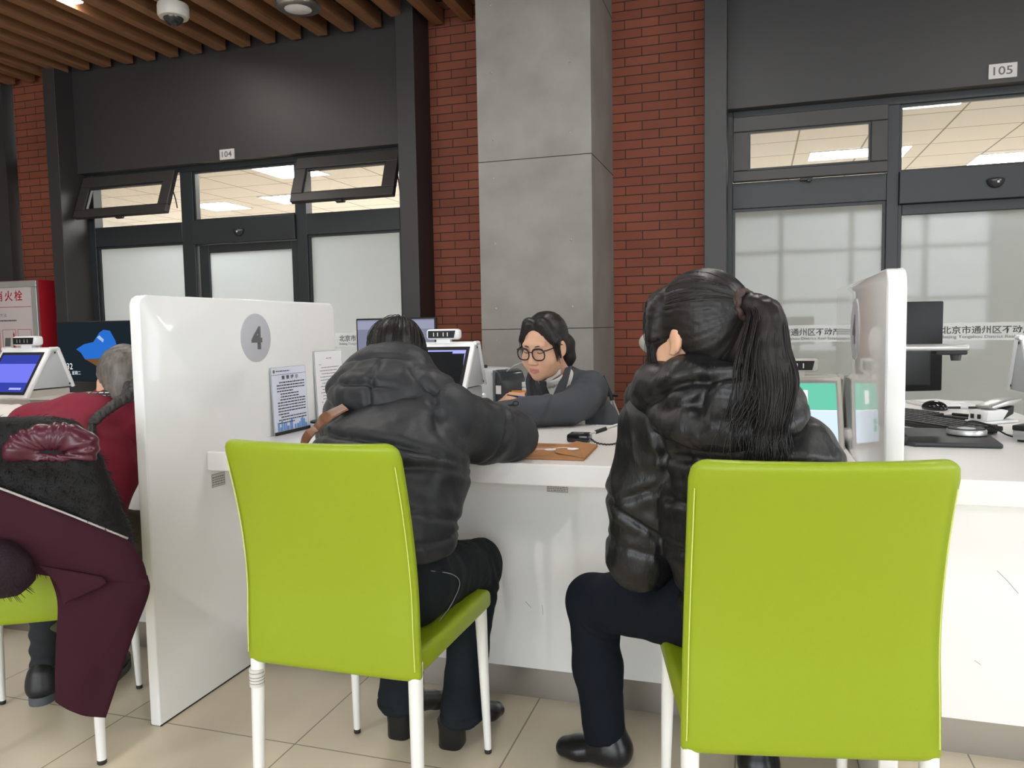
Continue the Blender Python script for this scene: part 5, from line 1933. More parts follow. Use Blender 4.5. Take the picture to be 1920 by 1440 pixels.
for ax, ay in ((-2.155, 1.845), (-2.045, 1.935)):
    d = Vector((-0.50, 0.87, 0)).normalized() if ax < -2.1 else Vector((-0.3, 0.95, 0)).normalized()
    S = Sculpt((ax - 0.1, ay - 0.1, 0.06), (ax + 0.1, ay + 0.1, 0.27), 0.005)
    S.cone((ax - 0.006, ay + 0.02, 0.26), (ax, ay, 0.10), 0.044, 0.038, 0.02)
    V, Q = S.mesh(1)
    V = V + normals(V, Q) * (0.003 * np.sin(V[:, 2] * 130))[:, None]
    sculpt_object('sock', V, Q, M_SOCK, p3)
    S = Sculpt((ax - 0.26, ay - 0.16, 0.0), (ax + 0.16, ay + 0.26, 0.16), 0.005)
    A = Vector((ax, ay, 0))
    sd = Vector((-d.y, d.x, 0))
    S.cone(A - d * 0.02 + Vector((0, 0, 0.085)), A - d * 0.025 + Vector((0, 0, 0.045)), 0.040, 0.044, 0.02)
    S.cone(A + Vector((0, 0, 0.055)), A + d * 0.12 + Vector((0, 0, 0.040)), 0.043, 0.034, 0.03, sd, 1.1)
    S.cone(A + d * 0.11 + Vector((0, 0, 0.038)), A + d * 0.165 + Vector((0, 0, 0.034)), 0.036, 0.028, 0.02, sd, 1.2)
    S.cone(A + Vector((0, 0, 0.16)), A + d * 0.01 + Vector((0, 0, 0.10)), 0.032, 0.032, 0.006, cut=True)
    S.plane_cut(A + Vector((0, 0, 0.022)), (0, 0, -1))
    V, Q = S.mesh(1)
    sh = sculpt_object('shoe', V, Q, M_SHOE, p3)
    sl = MB()
    out = []
    for k in range(28):
        a = 2 * PI * k / 28
        c, s2 = math.cos(a), math.sin(a)
        out.append((A + d * (0.062 + 0.132 * math.copysign(abs(c) ** 0.8, c)) + sd * 0.048 * math.copysign(abs(s2) ** 0.8, s2)) - p3.location)
    vs = [o_ + Vector((0, 0, 0.0)) for o_ in out] + [o_ + Vector((0, 0, 0.026)) for o_ in out]
    fs = [(k, (k + 1) % 28, 28 + (k + 1) % 28, 28 + k) for k in range(28)] + [tuple(range(27, -1, -1)), tuple(range(28, 56))]
    sl.add(vs, fs).build('sole', M_SOLE, sh, smooth=40)

# ---- neighbour in white, almost wholly beyond the frame -----------------------------
M_CREAM = mat('cream_quilted_cloth', (0.66, 0.61, 0.57), 0.8, bump=(30, 0.2, 0.008))
p5 = person('person in a cream sleeve reaching in from the side beside the red sweater', (-2.95, 1.75, 0))
S = Sculpt((-3.24, 1.50, 0.36), (-2.24, 2.50, 1.36), 0.0085)
H5 = look_frame((-3.02, 1.98, 1.18), (0.2, 0.95, -0.2))
head_shapes(S, H5)
S.cone((-3.02, 1.95, 1.10), (-3.01, 1.90, 1.0), 0.052, 0.06, 0.03)
S.cone((-3.0, 1.88, 0.93), (-2.95, 1.76, 0.55), 0.09, 0.10, 0.03, (1, 0, 0), 1.4)
S.chain([(-2.83, 1.90, 0.93), (-2.74, 2.12, 0.86), (-2.42, 2.12, 0.835)], [0.05, 0.042, 0.03], 0.02)
S.chain([(-3.17, 1.9, 0.93), (-3.15, 2.1, 0.86), (-2.98, 2.28, 0.93)], [0.05, 0.042, 0.03], 0.02)
hand_shapes(S, look_frame((-2.978, 2.285, 0.935), (0.12, 0.2, 0.95), (-0.3, -1, 0.2)), [(0.5, 0.5, 0.3)] * 4, side=1)
hand_shapes(S, look_frame((-2.425, 2.125, 0.835), (0.25, 0.95, -0.05)), [(0.3, 0.4, 0.2)] * 4, side=-1)
V, Q = S.mesh(1)
sculpt_object('body', V, Q, M_SKIN, p5)
S = Sculpt((-3.30, 1.50, 0.44), (-2.30, 2.40, 1.08), 0.0075)
S.cone((-2.95, 1.76, 0.55), (-2.99, 1.86, 0.90), 0.14, 0.11, 0.03, (1, 0, 0), 1.4)
S.cone((-3.15, 1.9, 0.93), (-2.85, 1.9, 0.93), 0.075, 0.075, 0.03)
S.chain([(-2.84, 1.90, 0.925), (-2.74, 2.10, 0.86), (-2.42, 2.12, 0.838)], [0.078, 0.066, 0.05], 0.03)
S.chain([(-3.16, 1.9, 0.925), (-3.15, 2.1, 0.86), (-3.0, 2.265, 0.92)], [0.078, 0.066, 0.045], 0.03)
V, Q = S.mesh(2)
V = V + normals(V, Q) * fold(V, 95, (10, 10, 10), 0.007)[:, None]
sculpt_object('jacket', V, Q, M_CREAM, p5)
S = Sculpt((-3.14, 1.55, 0.02), (-2.68, 2.2, 0.62), 0.009)
for sx in (-0.09, 0.09):
    S.chain([(-2.95 + sx, 1.75, 0.52), (-2.95 + sx, 2.08, 0.47), (-2.92 + sx, 2.05, 0.10)], [0.085, 0.066, 0.055], 0.03)
V, Q = S.mesh(1)
sculpt_object('trousers', V, Q, M_NAVY, p5)
for ax in (-3.05, -2.80):
    S = Sculpt((ax - 0.2, 1.86, 0.0), (ax + 0.2, 2.36, 0.16), 0.006)
    S.cone((ax, 2.0, 0.055), (ax + 0.01, 2.12, 0.045), 0.045, 0.036, 0.03, (1, 0, 0), 1.1)
    S.cone((ax + 0.01, 2.12, 0.04), (ax + 0.012, 2.16, 0.036), 0.036, 0.03, 0.03, (1, 0, 0), 1.25)
    S.plane_cut((0, 0, 0.004), (0, 0, -1))
    V, Q = S.mesh(1)
    sculpt_object('sneaker', V, Q, M_CREAM, p5)

# ---- fur coat over the third chair ----------------------------------------------------
M_FUR = mat('black_fur', (0.008, 0.0075, 0.0078), 0.6, spec=0.25, bump=(150, 0.6, 0.004))
M_FURP = mat('plum_fur', (0.020, 0.009, 0.014), 0.65, spec=0.25, bump=(150, 0.6, 0.004))
M_PLUM = mat('plum_wool', (0.038, 0.009, 0.016), 0.85, spec=0.2, bump=(300, 0.15, 0.001))
M_SATIN = mat('plum_satin', (0.075, 0.014, 0.026), 0.28, bump=(16, 0.25, 0.01))
coat = thing('fur_coat', 'dark fur coat with plum wool lining turned out, hung over a lime chair', 'coat', (-1.80, 1.45, 0))
CB = Matrix.Translation((-1.964, 1.685, 0)) @ rotz(math.radians(31))     # chair frame


def coat_piece(name, m, build, h=0.006, dis=0.004, seed=1, lo=(-2.25, 1.10, 0.06), hi=(-1.40, 1.85, 1.02), par=coat):
    S = Sculpt(lo, hi, h)
    build(S)
    V, Q = S.mesh(2)
    N = normals(V, Q)
    V = V + N * fold(V, seed, (10, 10, 10), dis)[:, None]
    return sculpt_object(name, V, Q, m, par)


def body_fur(S):
    S.frame(CB)
    # over the top of the back: outer fall, inner fall, sagging past the right edge
    S.cone((-0.22, -0.325, 0.908), (0.15, -0.32, 0.900), 0.036, 0.034, 0.03)
    for x in np.linspace(-0.22, 0.235, 9):
        zt = 0.895 if x < 0.16 else 0.895 - 0.9 * (x - 0.16)
        S.cone((x, -0.335, zt), (x + 0.04, -0.305, 0.60), 0.036, 0.040, 0.05)
        if x < 0.19:
            S.cone((x, -0.275, 0.895), (x, -0.22, 0.68), 0.032, 0.028, 0.05)
    S.cone((0.17, -0.31, 0.855), (0.265, -0.28, 0.64), 0.038, 0.036, 0.05)
    S.frame(None)


fo = coat_piece('fur_body', M_FUR, body_fur, 0.006, 0.005, 101)
fm = fo.data
rnd = random.Random(15)
pile = MB()
down = CB.to_3x3() @ Vector((0.35, -0.1, -0.9))
for i in range(3400):
    v = fm.vertices[rnd.randrange(len(fm.vertices))]
    d = (v.normal * 0.55 + down * 0.8 + Vector((rnd.uniform(-.3, .3), rnd.uniform(-.3, .3), rnd.uniform(-.3, .3)))).normalized()
    l = rnd.uniform(0.010, 0.020)
    pile.tube([v.co - v.normal * 0.002, v.co + d * l * 0.5 + v.normal * 0.001, v.co + d * l], [0.0009, 0.0007, 0.0002], 3, cap=False)
pile.build('fur_pile', M_FUR, fo, smooth=True, kind='stuff')


def sheet(name, rows, thick, m, seed, wav=0.006, nu=26, nv=22, par=coat):
    """Cloth panel: rows of chair-frame points (x, y, z), interpolated both ways, with thickness and soft waves."""
    R_ = [spline(r, 6) for r in rows]
    n0 = max(len(r) for r in R_)

    def samp(r, u):
        f = u * (len(r) - 1)
        i = min(int(f), len(r) - 2)
        return r[i].lerp(r[i + 1], f - i)
    G = []
    for a in range(nu):
        colp = spline([samp(r, a / (nu - 1)) for r in R_], 8)
        G.append([samp(colp, b / (nv - 1)) for b in range(nv)])
    P = np.array([[tuple(p) for p in g] for g in G])
    flat = P.reshape(-1, 3)
    flat = flat + np.stack([0 * flat[:, 0], wav * fbm(flat * vn((16, 8, 10)), seed, 2), 0 * flat[:, 0]], 1)
    P = flat.reshape(nu, nv, 3)
    vs, fs = [], []
    for sgn in (-1, 1):
        for a in range(nu):
            for b in range(nv):
                e = min(a, nu - 1 - a, b, nv - 1 - b)
                t = thick * (0.35 if e == 0 else 0.8 if e == 1 else 1.0)
                p = Vector(P[a, b]) + Vector((0, sgn * t * 0.5, 0))
                vs.append(Mc @ p)
    o_ = nu * nv
    for a in range(nu - 1):
        for b in range(nv - 1):
            q = (a * nv + b, a * nv + b + 1, (a + 1) * nv + b + 1, (a + 1) * nv + b)
            fs.append(q)
            fs.append(tuple(o_ + k for k in q[::-1]))
    rim = [a * nv for a in range(nu)] + [(nu - 1) * nv + b for b in range(1, nv)] + [a * nv + nv - 1 for a in range(nu - 2, -1, -1)] + [b for b in range(nv - 2, 0, -1)]
    for i_ in range(len(rim)):
        p_, q_ = rim[i_], rim[(i_ + 1) % len(rim)]
        fs.append((p_, q_, o_ + q_, o_ + p_))
    return MB().add(vs, fs).build(name, m, par, smooth=60)


Mc = Matrix.LocRotScale(coat.location, coat.rotation_euler, coat.scale).inverted() @ CB
sheet('plum_lining', [
    [(-0.24, -0.378, 0.915), (-0.10, -0.378, 0.855), (0.05, -0.378, 0.786), (0.174, -0.374, 0.722), (0.243, -0.365, 0.682), (0.325, -0.335, 0.624)],
    [(-0.24, -0.390, 0.80), (-0.10, -0.390, 0.745), (0.05, -0.392, 0.69), (0.17, -0.390, 0.645), (0.25, -0.382, 0.615), (0.352, -0.345, 0.572)],
    [(-0.24, -0.384, 0.66), (-0.10, -0.384, 0.625), (0.05, -0.388, 0.60), (0.16, -0.388, 0.565), (0.255, -0.380, 0.545), (0.364, -0.352, 0.512)]], 0.014, M_PLUM, 103)
sheet('plum_lining_tail', [
    [(0.135, -0.372, 0.60), (0.21, -0.372, 0.585), (0.29, -0.366, 0.565), (0.362, -0.350, 0.535)],
    [(0.160, -0.372, 0.50), (0.225, -0.374, 0.49), (0.30, -0.366, 0.48), (0.362, -0.346, 0.487)],
    [(0.147, -0.366, 0.36), (0.205, -0.370, 0.355), (0.265, -0.362, 0.35), (0.318, -0.345, 0.375)],
    [(0.137, -0.355, 0.238), (0.17, -0.358, 0.212), (0.205, -0.354, 0.190), (0.246, -0.345, 0.176)]], 0.014, M_PLUM, 104)
sheet('plum_lining_fold', [
    [(0.13, -0.400, 0.60), (0.19, -0.402, 0.582), (0.27, -0.396, 0.556)],
    [(0.172, -0.404, 0.548), (0.205, -0.406, 0.540), (0.272, -0.398, 0.534)],
    [(0.182, -0.402, 0.497), (0.188, -0.404, 0.500), (0.196, -0.402, 0.505)]], 0.010, M_PLUM, 106, 0.003)


def collar(S):
    S.frame(CB)
    pts = [(0.170 + 0.082 * math.cos(a), -0.380 + 0.012 * math.sin(a), 0.868 + 0.036 * math.sin(a)) for a in np.linspace(0, PI, 11)]
    S.chain(pts, [0.020, 0.026, 0.029, 0.031, 0.032, 0.032, 0.031, 0.030, 0.029, 0.026, 0.020], 0.008)
    S.ell((0.168, -0.418, 0.866), (0.050, 0.022, 0.016), 0.01, cut=True)
    S.cone((0.075, -0.384, 0.860), (0.258, -0.380, 0.850), 0.009, 0.009, 0.012)
    S.frame(None)


def pleats(V):
    L = np.array([tuple(CB.inverted() @ Vector(p)) for p in V])
    a = np.arctan2(L[:, 2] - 0.862, L[:, 0] - 0.17)
    return 0.0022 * np.sin(a * 17 + 2 * np.sin(a * 5))


S = Sculpt((-1.95, 1.15, 0.78), (-1.45, 1.65, 1.0), 0.0042)
collar(S)
V, Q = S.mesh(1)
V = V + normals(V, Q) * pleats(V)[:, None]
sculpt_object('satin_sleeve_lining', V, Q, M_SATIN, coat)


def cuff(S):
    S.frame(CB)
    S.chain([(-0.16, -0.43, 0.68), (-0.04, -0.435, 0.635), (0.055, -0.43, 0.605), (0.085, -0.425, 0.588)], [0.060, 0.058, 0.056, 0.044], 0.03)
    S.frame(None)


cf = coat_piece('fur_cuff', M_FURP, cuff, 0.006, 0.006, 107)
fz = MB()
rnd = random.Random(5)
for i in range(420):
    t = rnd.random()
    c = Vector((-0.14, -0.43, 0.672)).lerp(Vector((0.10, -0.426, 0.585)), t)
    a = rnd.uniform(0, 2 * PI)
    r = 0.052 - 0.012 * t ** 3
    nrm = Vector((0.25 * t + 0.2, math.cos(a), math.sin(a)))
    p = c + Vector((0, math.cos(a) * r, math.sin(a) * r))
    q = p + nrm * 0.016 + Vector((0.012, 0, -0.012))
    fz.tube([Mc @ p, Mc @ ((p + q) / 2), Mc @ q], [0.0013, 0.001, 0.0003], 4)
fz.build('fur_tips', M_FURP, cf)
pp = MB()
pts = [Mc @ q for q in spline([(-0.24, -0.380, 0.918), (-0.10, -0.380, 0.858), (0.05, -0.380, 0.789), (0.174, -0.377, 0.724), (0.243, -0.368, 0.684), (0.318, -0.338, 0.632)], 4)]
pp.tube(pts, 0.0032, 6)
pp.build('pale_piping', mat('pale_piping', (0.42, 0.38, 0.35), 0.7), coat, smooth=True)
# ------------------------------------------------------------------ equipment on the counters
M_SCREEN = mat('dark_screen_glass', (0.012, 0.014, 0.016), 0.08, spec=0.5)
M_BEZEL = mat('black_bezel', (0.008, 0.008, 0.009), 0.45, spec=0.3)
M_ALU = mat('silver_trim', (0.55, 0.54, 0.53), 0.35, 0.7)
M_BEIGE = mat('beige_plastic', (0.56, 0.525, 0.48), 0.5)
M_PAPER = mat('white_paper', (0.80, 0.79, 0.80), 0.7)
M_PAPER_BL = mat('pale_blue_paper', (0.66, 0.69, 0.80), 0.6)
M_RED_PAINT = mat('red_enamel', (0.36, 0.012, 0.022), 0.35)


def scr(name, rgb, s=1.0):
    return emit_mat(name, rgb, s)


M_SCR_BLUE = scr('screen_violet_blue', (0.13, 0.14, 0.62), 1.1)
M_SCR_NAVY = scr('screen_deep_blue', (0.03, 0.045, 0.30), 1.0)
M_SCR_LILAC = scr('screen_lilac', (0.33, 0.35, 0.85), 1.0)
M_SCR_GREEN = scr('screen_mint', (0.14, 0.52, 0.37), 0.9)
M_SCR_PALE = scr('screen_pale', (0.62, 0.74, 0.85), 0.9)
M_SCR_WHITE = scr('screen_white', (0.85, 0.9, 0.92), 0.95)
M_SCR_DARK = scr('screen_dark', (0.012, 0.018, 0.025), 0.8)
M_SCR_SKY = scr('screen_sky', (0.02, 0.13, 0.50), 0.9)
M_SCR_CLOUD = scr('screen_cloud', (0.35, 0.48, 0.72), 0.8)
M_SCR_SAND = scr('screen_sand', (0.16, 0.075, 0.03), 0.8)
M_SCR_GREY = scr('screen_dusk', (0.20, 0.215, 0.30), 0.8)
M_SCR_TXT = scr('screen_text', (0.75, 0.78, 0.80), 0.9)


def quad(mb, O, U, V, x0, y0, x1, y1, d=0.0):
    N = U.cross(V)
    return mb.add([O + U * x0 + V * y0 + N * d, O + U * x1 + V * y0 + N * d, O + U * x1 + V * y1 + N * d, O + U * x0 + V * y1 + N * d], [(0, 1, 2, 3)])


def terminal(loc, label, w, kind, base_h, cam=True, frame=None, slim=False):
    """Wedge shaped self-service terminal, screen leaning back, camera bar on the top edge; local +Y away from the customer."""
    t = thing('service_terminal', label, 'terminal', loc)
    frame = frame or M_TALK
    hw = w / 2
    side = [(0.028, 0.035), (0.245, 0.035), (0.175, 0.205), (0.135, 0.205)]
    # shell: two side cheeks and the back
    for sx in (-1, 1):
        x = sx * (hw - 0.008)
        MB().prism([(p[0], p[1]) for p in side], 0.012 * sx, (x - sx * 0.006, 0, 0), (0, 1, 0), (0, 0, 1), 0.004, 2).build('side_panel', M_GREYP, t, smooth=35)
        rim = MB()
        e = [Vector((sx * (hw - 0.001), p[0], p[1])) for p in side]
        for a, b in ((2, 1), (3, 2)):
            d = (e[b] - e[a]).normalized()
            rim.tube([e[a] - d * 0.002, e[b]], 0.0085, 8)
        rim.build('edge_trim', frame, t, smooth=40)
        sc_ = MB()
        for p in ((0.158, 0.188), (0.226, 0.048)):
            sc_.lathe([(0.0045, 0), (0.0045, 0.001), (0.001, 0.0012)], n=10, M=Matrix.Translation((sx * hw, p[0], p[1])) @ Matrix.Rotation(sx * PI / 2, 4, 'Y'))
        sc_.build('panel_screw', M_BLACK, t)
    MB().box((-hw + 0.01, 0.135, 0.198), (hw - 0.01, 0.178, 0.211), 0.005).build('top_cover', frame, t, smooth=35)
    MB().prism([(0.24, 0.04), (0.246, 0.035), (0.178, 0.200), (0.170, 0.200)], w - 0.03, (-hw + 0.015, 0, 0), (0, 1, 0), (0, 0, 1)).build('back_cover', M_GREYP, t)
    # front face frame
    O = Vector((0, 0.0, 0.0))
    V = Vector((0, 0.133, 0.207)).normalized()
    U = Vector((1, 0, 0))
    L = 0.246
    N = U.cross(V)
    fr = MB().prism([(-hw, 0), (hw, 0), (hw, L), (-hw, L)], -0.020, O, U, V, 0.006, 3)
    f = fr.build('front_frame', frame, t, smooth=35)
    O2 = O + N * 0.0005
    m_ = 0.016 if kind != 'green' else 0.013
    bz = MB()
    bz.prism([(-hw + m_, m_), (hw - m_, m_), (hw - m_, L - m_ * 1.2), (-hw + m_, L - m_ * 1.2)], 0.0012, O2, U, V)
    bz.build('screen_bezel', M_BEZEL if kind != 'green' else M_ALU, f)
    x0, x1, y0, y1 = -hw + m_ + 0.013, hw - m_ - 0.013, m_ + 0.014, L - m_ * 1.2 - 0.014
    if kind == 'green':
        x0, x1, y0, y1 = x0 - 0.008, x1 + 0.008, y0 - 0.008, y1 + 0.004
    D = 0.0016
    s = MB()
    if kind == 'blue':
        quad(s, O2, U, V, x0, y0, x1, y1, D)
        so = s.build('screen', M_SCR_BLUE, f)
        quad(MB2 := MB(), O2, U, V, x0, y1 - 0.045, x1, y1, D + 0.0003)
        MB2.build('screen_header', M_SCR_NAVY, so)
        q = MB()
        quad(q, O2, U, V, x0, y0, x1, y0 + 0.045, D + 0.0003)
        q.build('screen_footer', M_SCR_NAVY, so)
        q = MB()
        quad(q, O2, U, V, x1 - 0.085, y0 + 0.010, x1 - 0.018, y0 + 0.020, D + 0.0006)
        q.build('screen_button', M_SCR_LILAC, so)
    elif kind == 'off':
        quad(s, O2, U, V, x0, y0, x1, y1, D)
        so = s.build('screen', M_SCREEN, f)
        q = MB()
        quad(q, O2, U, V, x0 + 0.05, y1 - 0.009, x1, y1 - 0.002, D + 0.0003)
        quad(q, O2, U, V, x1 - 0.055, y1 - 0.018, x1, y1 - 0.008, D + 0.0003)
        q.add([O2 + U * x1 + V * (y1 - 0.02) + N * (D + .0003), O2 + U * x1 + V * (y1 - 0.075) + N * (D + .0003), O2 + U * (x1 - 0.004) + V * (y1 - 0.02) + N * (D + .0003)], [(0, 1, 2)])
        q.build('screen_light', M_SCR_LILAC, so)
    else:
        ym = y0 + (y1 - y0) * 0.54
        quad(s, O2, U, V, x0, y0, x1, y1, D)
        so = s.build('screen', M_SCR_PALE, f)
        q = MB()
        quad(q, O2, U, V, x0, ym, x1, y1, D + 0.0003)
        q.build('screen_header', M_SCR_GREEN, so)
        q = MB()
        quad(q, O2, U, V, x0, ym - 0.003, x1, ym, D + 0.0006)
        quad(q, O2, U, V, -0.012, ym + 0.02, 0.036, ym + 0.068, D + 0.0006)
        q.build('screen_panel', M_SCR_WHITE, so)
        q = MB()
        for i, (a, b) in enumerate(((x0 + 0.03, 0.03), (0.045, 0.025), (0.085, 0.016))):
            quad(q, O2, U, V, a, y1 - 0.012, a + b, y1 - 0.007, D + 0.0006)
        quad(q, O2, U, V, x0 + 0.02, ym - 0.05, x0 + 0.06, ym - 0.03, D + 0.0006)
        quad(q, O2, U, V, x0 + 0.02, ym - 0.075, x0 + 0.06, ym - 0.055, D + 0.0006)
        q.build('screen_text', M_SCR_GREEN, so)
    if cam:
        c = MB().box((-0.070, 0.125, 0.220), (0.070, 0.167, 0.262), 0.012, 3)
        cb_ = c.build('camera_bar', frame, t, smooth=40)
        MB().prism([(-0.060, 0.0), (0.050, 0.0), (0.057, 0.029), (-0.060, 0.029)], 0.003, (0, 0.1255, 0.2265), (1, 0, 0), (0, 0, 1), 0.001, 2).build('camera_window', M_BEZEL, cb_)
        ln_ = MB()
        for x in (-0.035, -0.018, 0.006, 0.024):
            ln_.box((x - 0.0015, 0.1212, 0.233), (x + 0.0015, 0.1226, 0.248))
        ln_.build('camera_lens', M_ALU, cb_)
        MB().box((-0.03, 0.135, 0.205), (0.03, 0.158, 0.226), 0.002).build('camera_mount', frame, t)
    if base_h > 0:
        b = MB().box((0.02 if slim else -hw + 0.01, 0.17 if slim else 0.03, -base_h), (0.10 if slim else hw - 0.01, 0.235, 0.03), 0.003)
        bo = b.build('stand', M_GREYP if kind == 'off' else M_BEIGE, t)
        if kind == 'blue':
            MB().box((-hw - 0.05, -0.005, -0.004), (hw + 0.30, 0.30, 0.0), 0.0015).build('stand_top', M_BEIGE, bo)
    return t


terminal((-1.19, 2.75, 0.885), 'white terminal with a dark screen beside the grey printer', 0.27, 'off', 0.111)
terminal((-3.065, 2.50, 0.885), 'white terminal with a violet-blue screen near the red hydrant cabinet', 0.27, 'blue', 0.111)
terminal((0.117, 2.45, 0.7745), 'terminal with a mint green screen against the divider', 0.27, 'green', 0, True, M_BEIGE)
terminal((0.925, 2.66, 0.885), 'white terminal cut by the frame edge beyond the black document camera', 0.27, 'off', 0.1095, slim=True)


def monitor(loc, rot, w, h, label, painter, stand=True):
    t = thing('computer_monitor', label, 'monitor', loc, rot)
    MB().box((-w / 2, -0.012, -h / 2), (w / 2, 0.012, h / 2), 0.004).build('housing', M_BEZEL, t, smooth=35)
    if painter:
        painter(t, w, h)
    if stand:
        zb = loc[2] - h / 2 - 0.774
        MB().box((-0.03, 0.012, -h / 2 - zb), (0.03, 0.028, 0.02), 0.003).build('stand_neck', M_BEZEL, t)
        MB().box((-0.11, -0.06, -h / 2 - zb), (0.11, 0.11, -h / 2 - zb + 0.012), 0.004).build('stand_base', M_BEZEL, t)
    return t


def paint_lock(t, w, h):
    U, V, O = Vector((1, 0, 0)), Vector((0, 0, 1)), Vector((0, -0.0125, 0))
    s = MB()
    quad(s, O, U, V, -w / 2 + .008, -h / 2 + .008, w / 2 - .008, h / 2 - .008)
    so = s.build('screen', M_SCR_DARK, t)

    def poly(name, pts, m, d):
        mb = MB()
        mb.add([O + U * (x * w) + V * (y * h) - Vector((0, d, 0)) for x, y in pts], [tuple(range(len(pts)))])
        mb.build(name, m, so)
    poly('screen_sky', [(-0.322, 0.044), (-0.248, 0.124), (-0.159, 0.16), (-0.1, 0.311), (-0.061, 0.356), (-0.002, 0.338), (0.042, 0.177), (0.062, -0.001), (0.057, -0.108), (-0.248, -0.117), (-0.278, -0.019)], M_SCR_SKY, 0.0004)
    poly('screen_cloud', [(-0.125, 0.231), (-0.1, 0.267), (-0.061, 0.195), (-0.071, 0.151)], M_SCR_CLOUD, 0.0007)
    poly('screen_sand', [(-0.248, -0.117), (0.057, -0.117), (0.023, -0.268), (-0.125, -0.251), (-0.189, -0.179)], M_SCR_SAND, 0.0007)
    text_part('screen_clock', '11:32', M_SCR_TXT, (-0.318, -0.0132, -0.085), U, V, 0.030, so, 0.078)
    text_part('screen_date', '3月10日, 星期二', M_SCR_TXT, (-0.318, -0.0132, -0.112), U, V, 0.019, so, 0.125)


def paint_dusk(t, w, h):
    U, V, O = Vector((1, 0, 0)), Vector((0, 0, 1)), Vector((0, -0.0125, 0))
    s = MB()
    quad(s, O, U, V, -w / 2 + .008, -h / 2 + .008, w / 2 - .008, h / 2 - .008)
    so = s.build('screen', M_SCR_GREY, t)
    q = MB()
    quad(q, O, U, V, -w / 2 + .008, h / 2 - 0.055, w / 2 - .008, h / 2 - .014, 0.0004)
    q.build('screen_band', scr('screen_mist', (0.30, 0.31, 0.42), 0.8), so)


monitor((-2.945, 3.0, 1.066), 0.0, 0.66, 0.295, 'black monitor showing a clock and a patch of blue sky, beside the divider', paint_lock)
monitor((-1.69, 3.5, 1.06), 0.0, 0.43, 0.29, 'monitor with a lilac-grey screen behind the head of the woman leaning forward', paint_dusk)
tm = monitor((0.455, 2.88, 1.062), math.radians(180 + 22), 0.30, 0.30, 'black monitor turned away beside the white divider', None, False)
MB().box((-0.10, 0.008, -0.135), (0.12, 0.030, -0.005), 0.010, 3).build('rear_cover', M_BLACK, tm, smooth=40)
MB().box((0.07, 0.0300, -0.125), (0.092, 0.0312, -0.10)).build('rear_label', M_PAPER, tm)
MB().tube([(0.03, 0.02, -0.05), (0.03, 0.03, -0.22), (0.03, 0.03, -0.276)], 0.018, 12).build('stand_neck', M_BEZEL, tm)
MB().lathe([(0.09, -0.2875), (0.09, -0.280), (0.02, -0.274)], (0.03, 0.03, 0)).build('stand_base', M_BEZEL, tm)

# printer with a smoked front window ------------------------------------------------
M_SMK = mat('smoked_window', (0.035, 0.04, 0.045), 0.15)
t = thing('card_printer', 'grey rounded printer with a smoked window, behind the white terminal', 'printer', (-1.250, 3.62, 0.775), -0.35)
pf = [(-0.13, 0), (0.10, 0), (0.10, 0.145)] + [(0.10 - 0.06 + 0.06 * math.cos(a), 0.125 + 0.052 * math.sin(a)) for a in np.linspace(0.35, PI / 2, 6)] + [(-0.13, 0.177)]
MB().prism(pf, 0.20, (0, 0.10, 0), (1, 0, 0), (0, 0, 1), 0.008, 3).build('body', M_GREYP, t, smooth=40)
pf2 = [(0.101, 0.0), (0.150, 0.0), (0.150, 0.12), (0.135, 0.160), (0.101, 0.176)]
MB().prism(pf2, 0.19, (0, 0.095, 0), (1, 0, 0), (0, 0, 1), 0.010, 3).build('front_cover', M_SMK, t, smooth=40)
MB().box((0.100, -0.103, 0.0), (0.112, 0.103, 0.172), 0.003).build('cover_band', mat('slate_plastic', (0.10, 0.11, 0.12), 0.4), t)
MB().box((0.115, -0.0985, 0.06), (0.145, -0.0955, 0.10)).build('card_stack', M_PAPER, t)
MB().box((-0.06, -0.05, 0.176), (-0.01, 0.0, 0.192), 0.006).build('latch', M_BLACK, t)
MB().tube([(0.13, -0.03, 0.165), (0.20, -0.06, 0.195), (0.27, -0.09, 0.212), (0.285, -0.09, 0.222)], [0.003, 0.003, 0.002, 0.0015], 6).build('paper_guide', M_GREYP, t)

# stamps with clear grips
M_CLEARP = mat('clear_acrylic', (0.75, 0.78, 0.80), 0.08, alpha=0.45)
for x, y, lab in ((-1.305, 3.40, 'rubber stamp with a clear grip, nearer the white terminal'), (-1.208, 3.385, 'rubber stamp with a clear grip and dark red edge, nearer the hand with the pen')):
    t = thing('rubber_stamp', lab, 'stamp', (x, y, 0.775))
    MB().box((-0.034, -0.012, 0.0), (0.034, 0.012, 0.020), 0.003).build('stamp_base', M_BLACK, t)
    MB().box((-0.033, -0.0128, 0.006), (0.033, -0.0118, 0.010)).build('index_strip', M_RED_PAINT, t)
    MB().lathe([(0.009, 0.020), (0.007, 0.034), (0.008, 0.046), (0.019, 0.058), (0.020, 0.066), (0.014, 0.074), (0.004, 0.077)], n=20).build('grip', M_CLEARP, t, smooth=40)

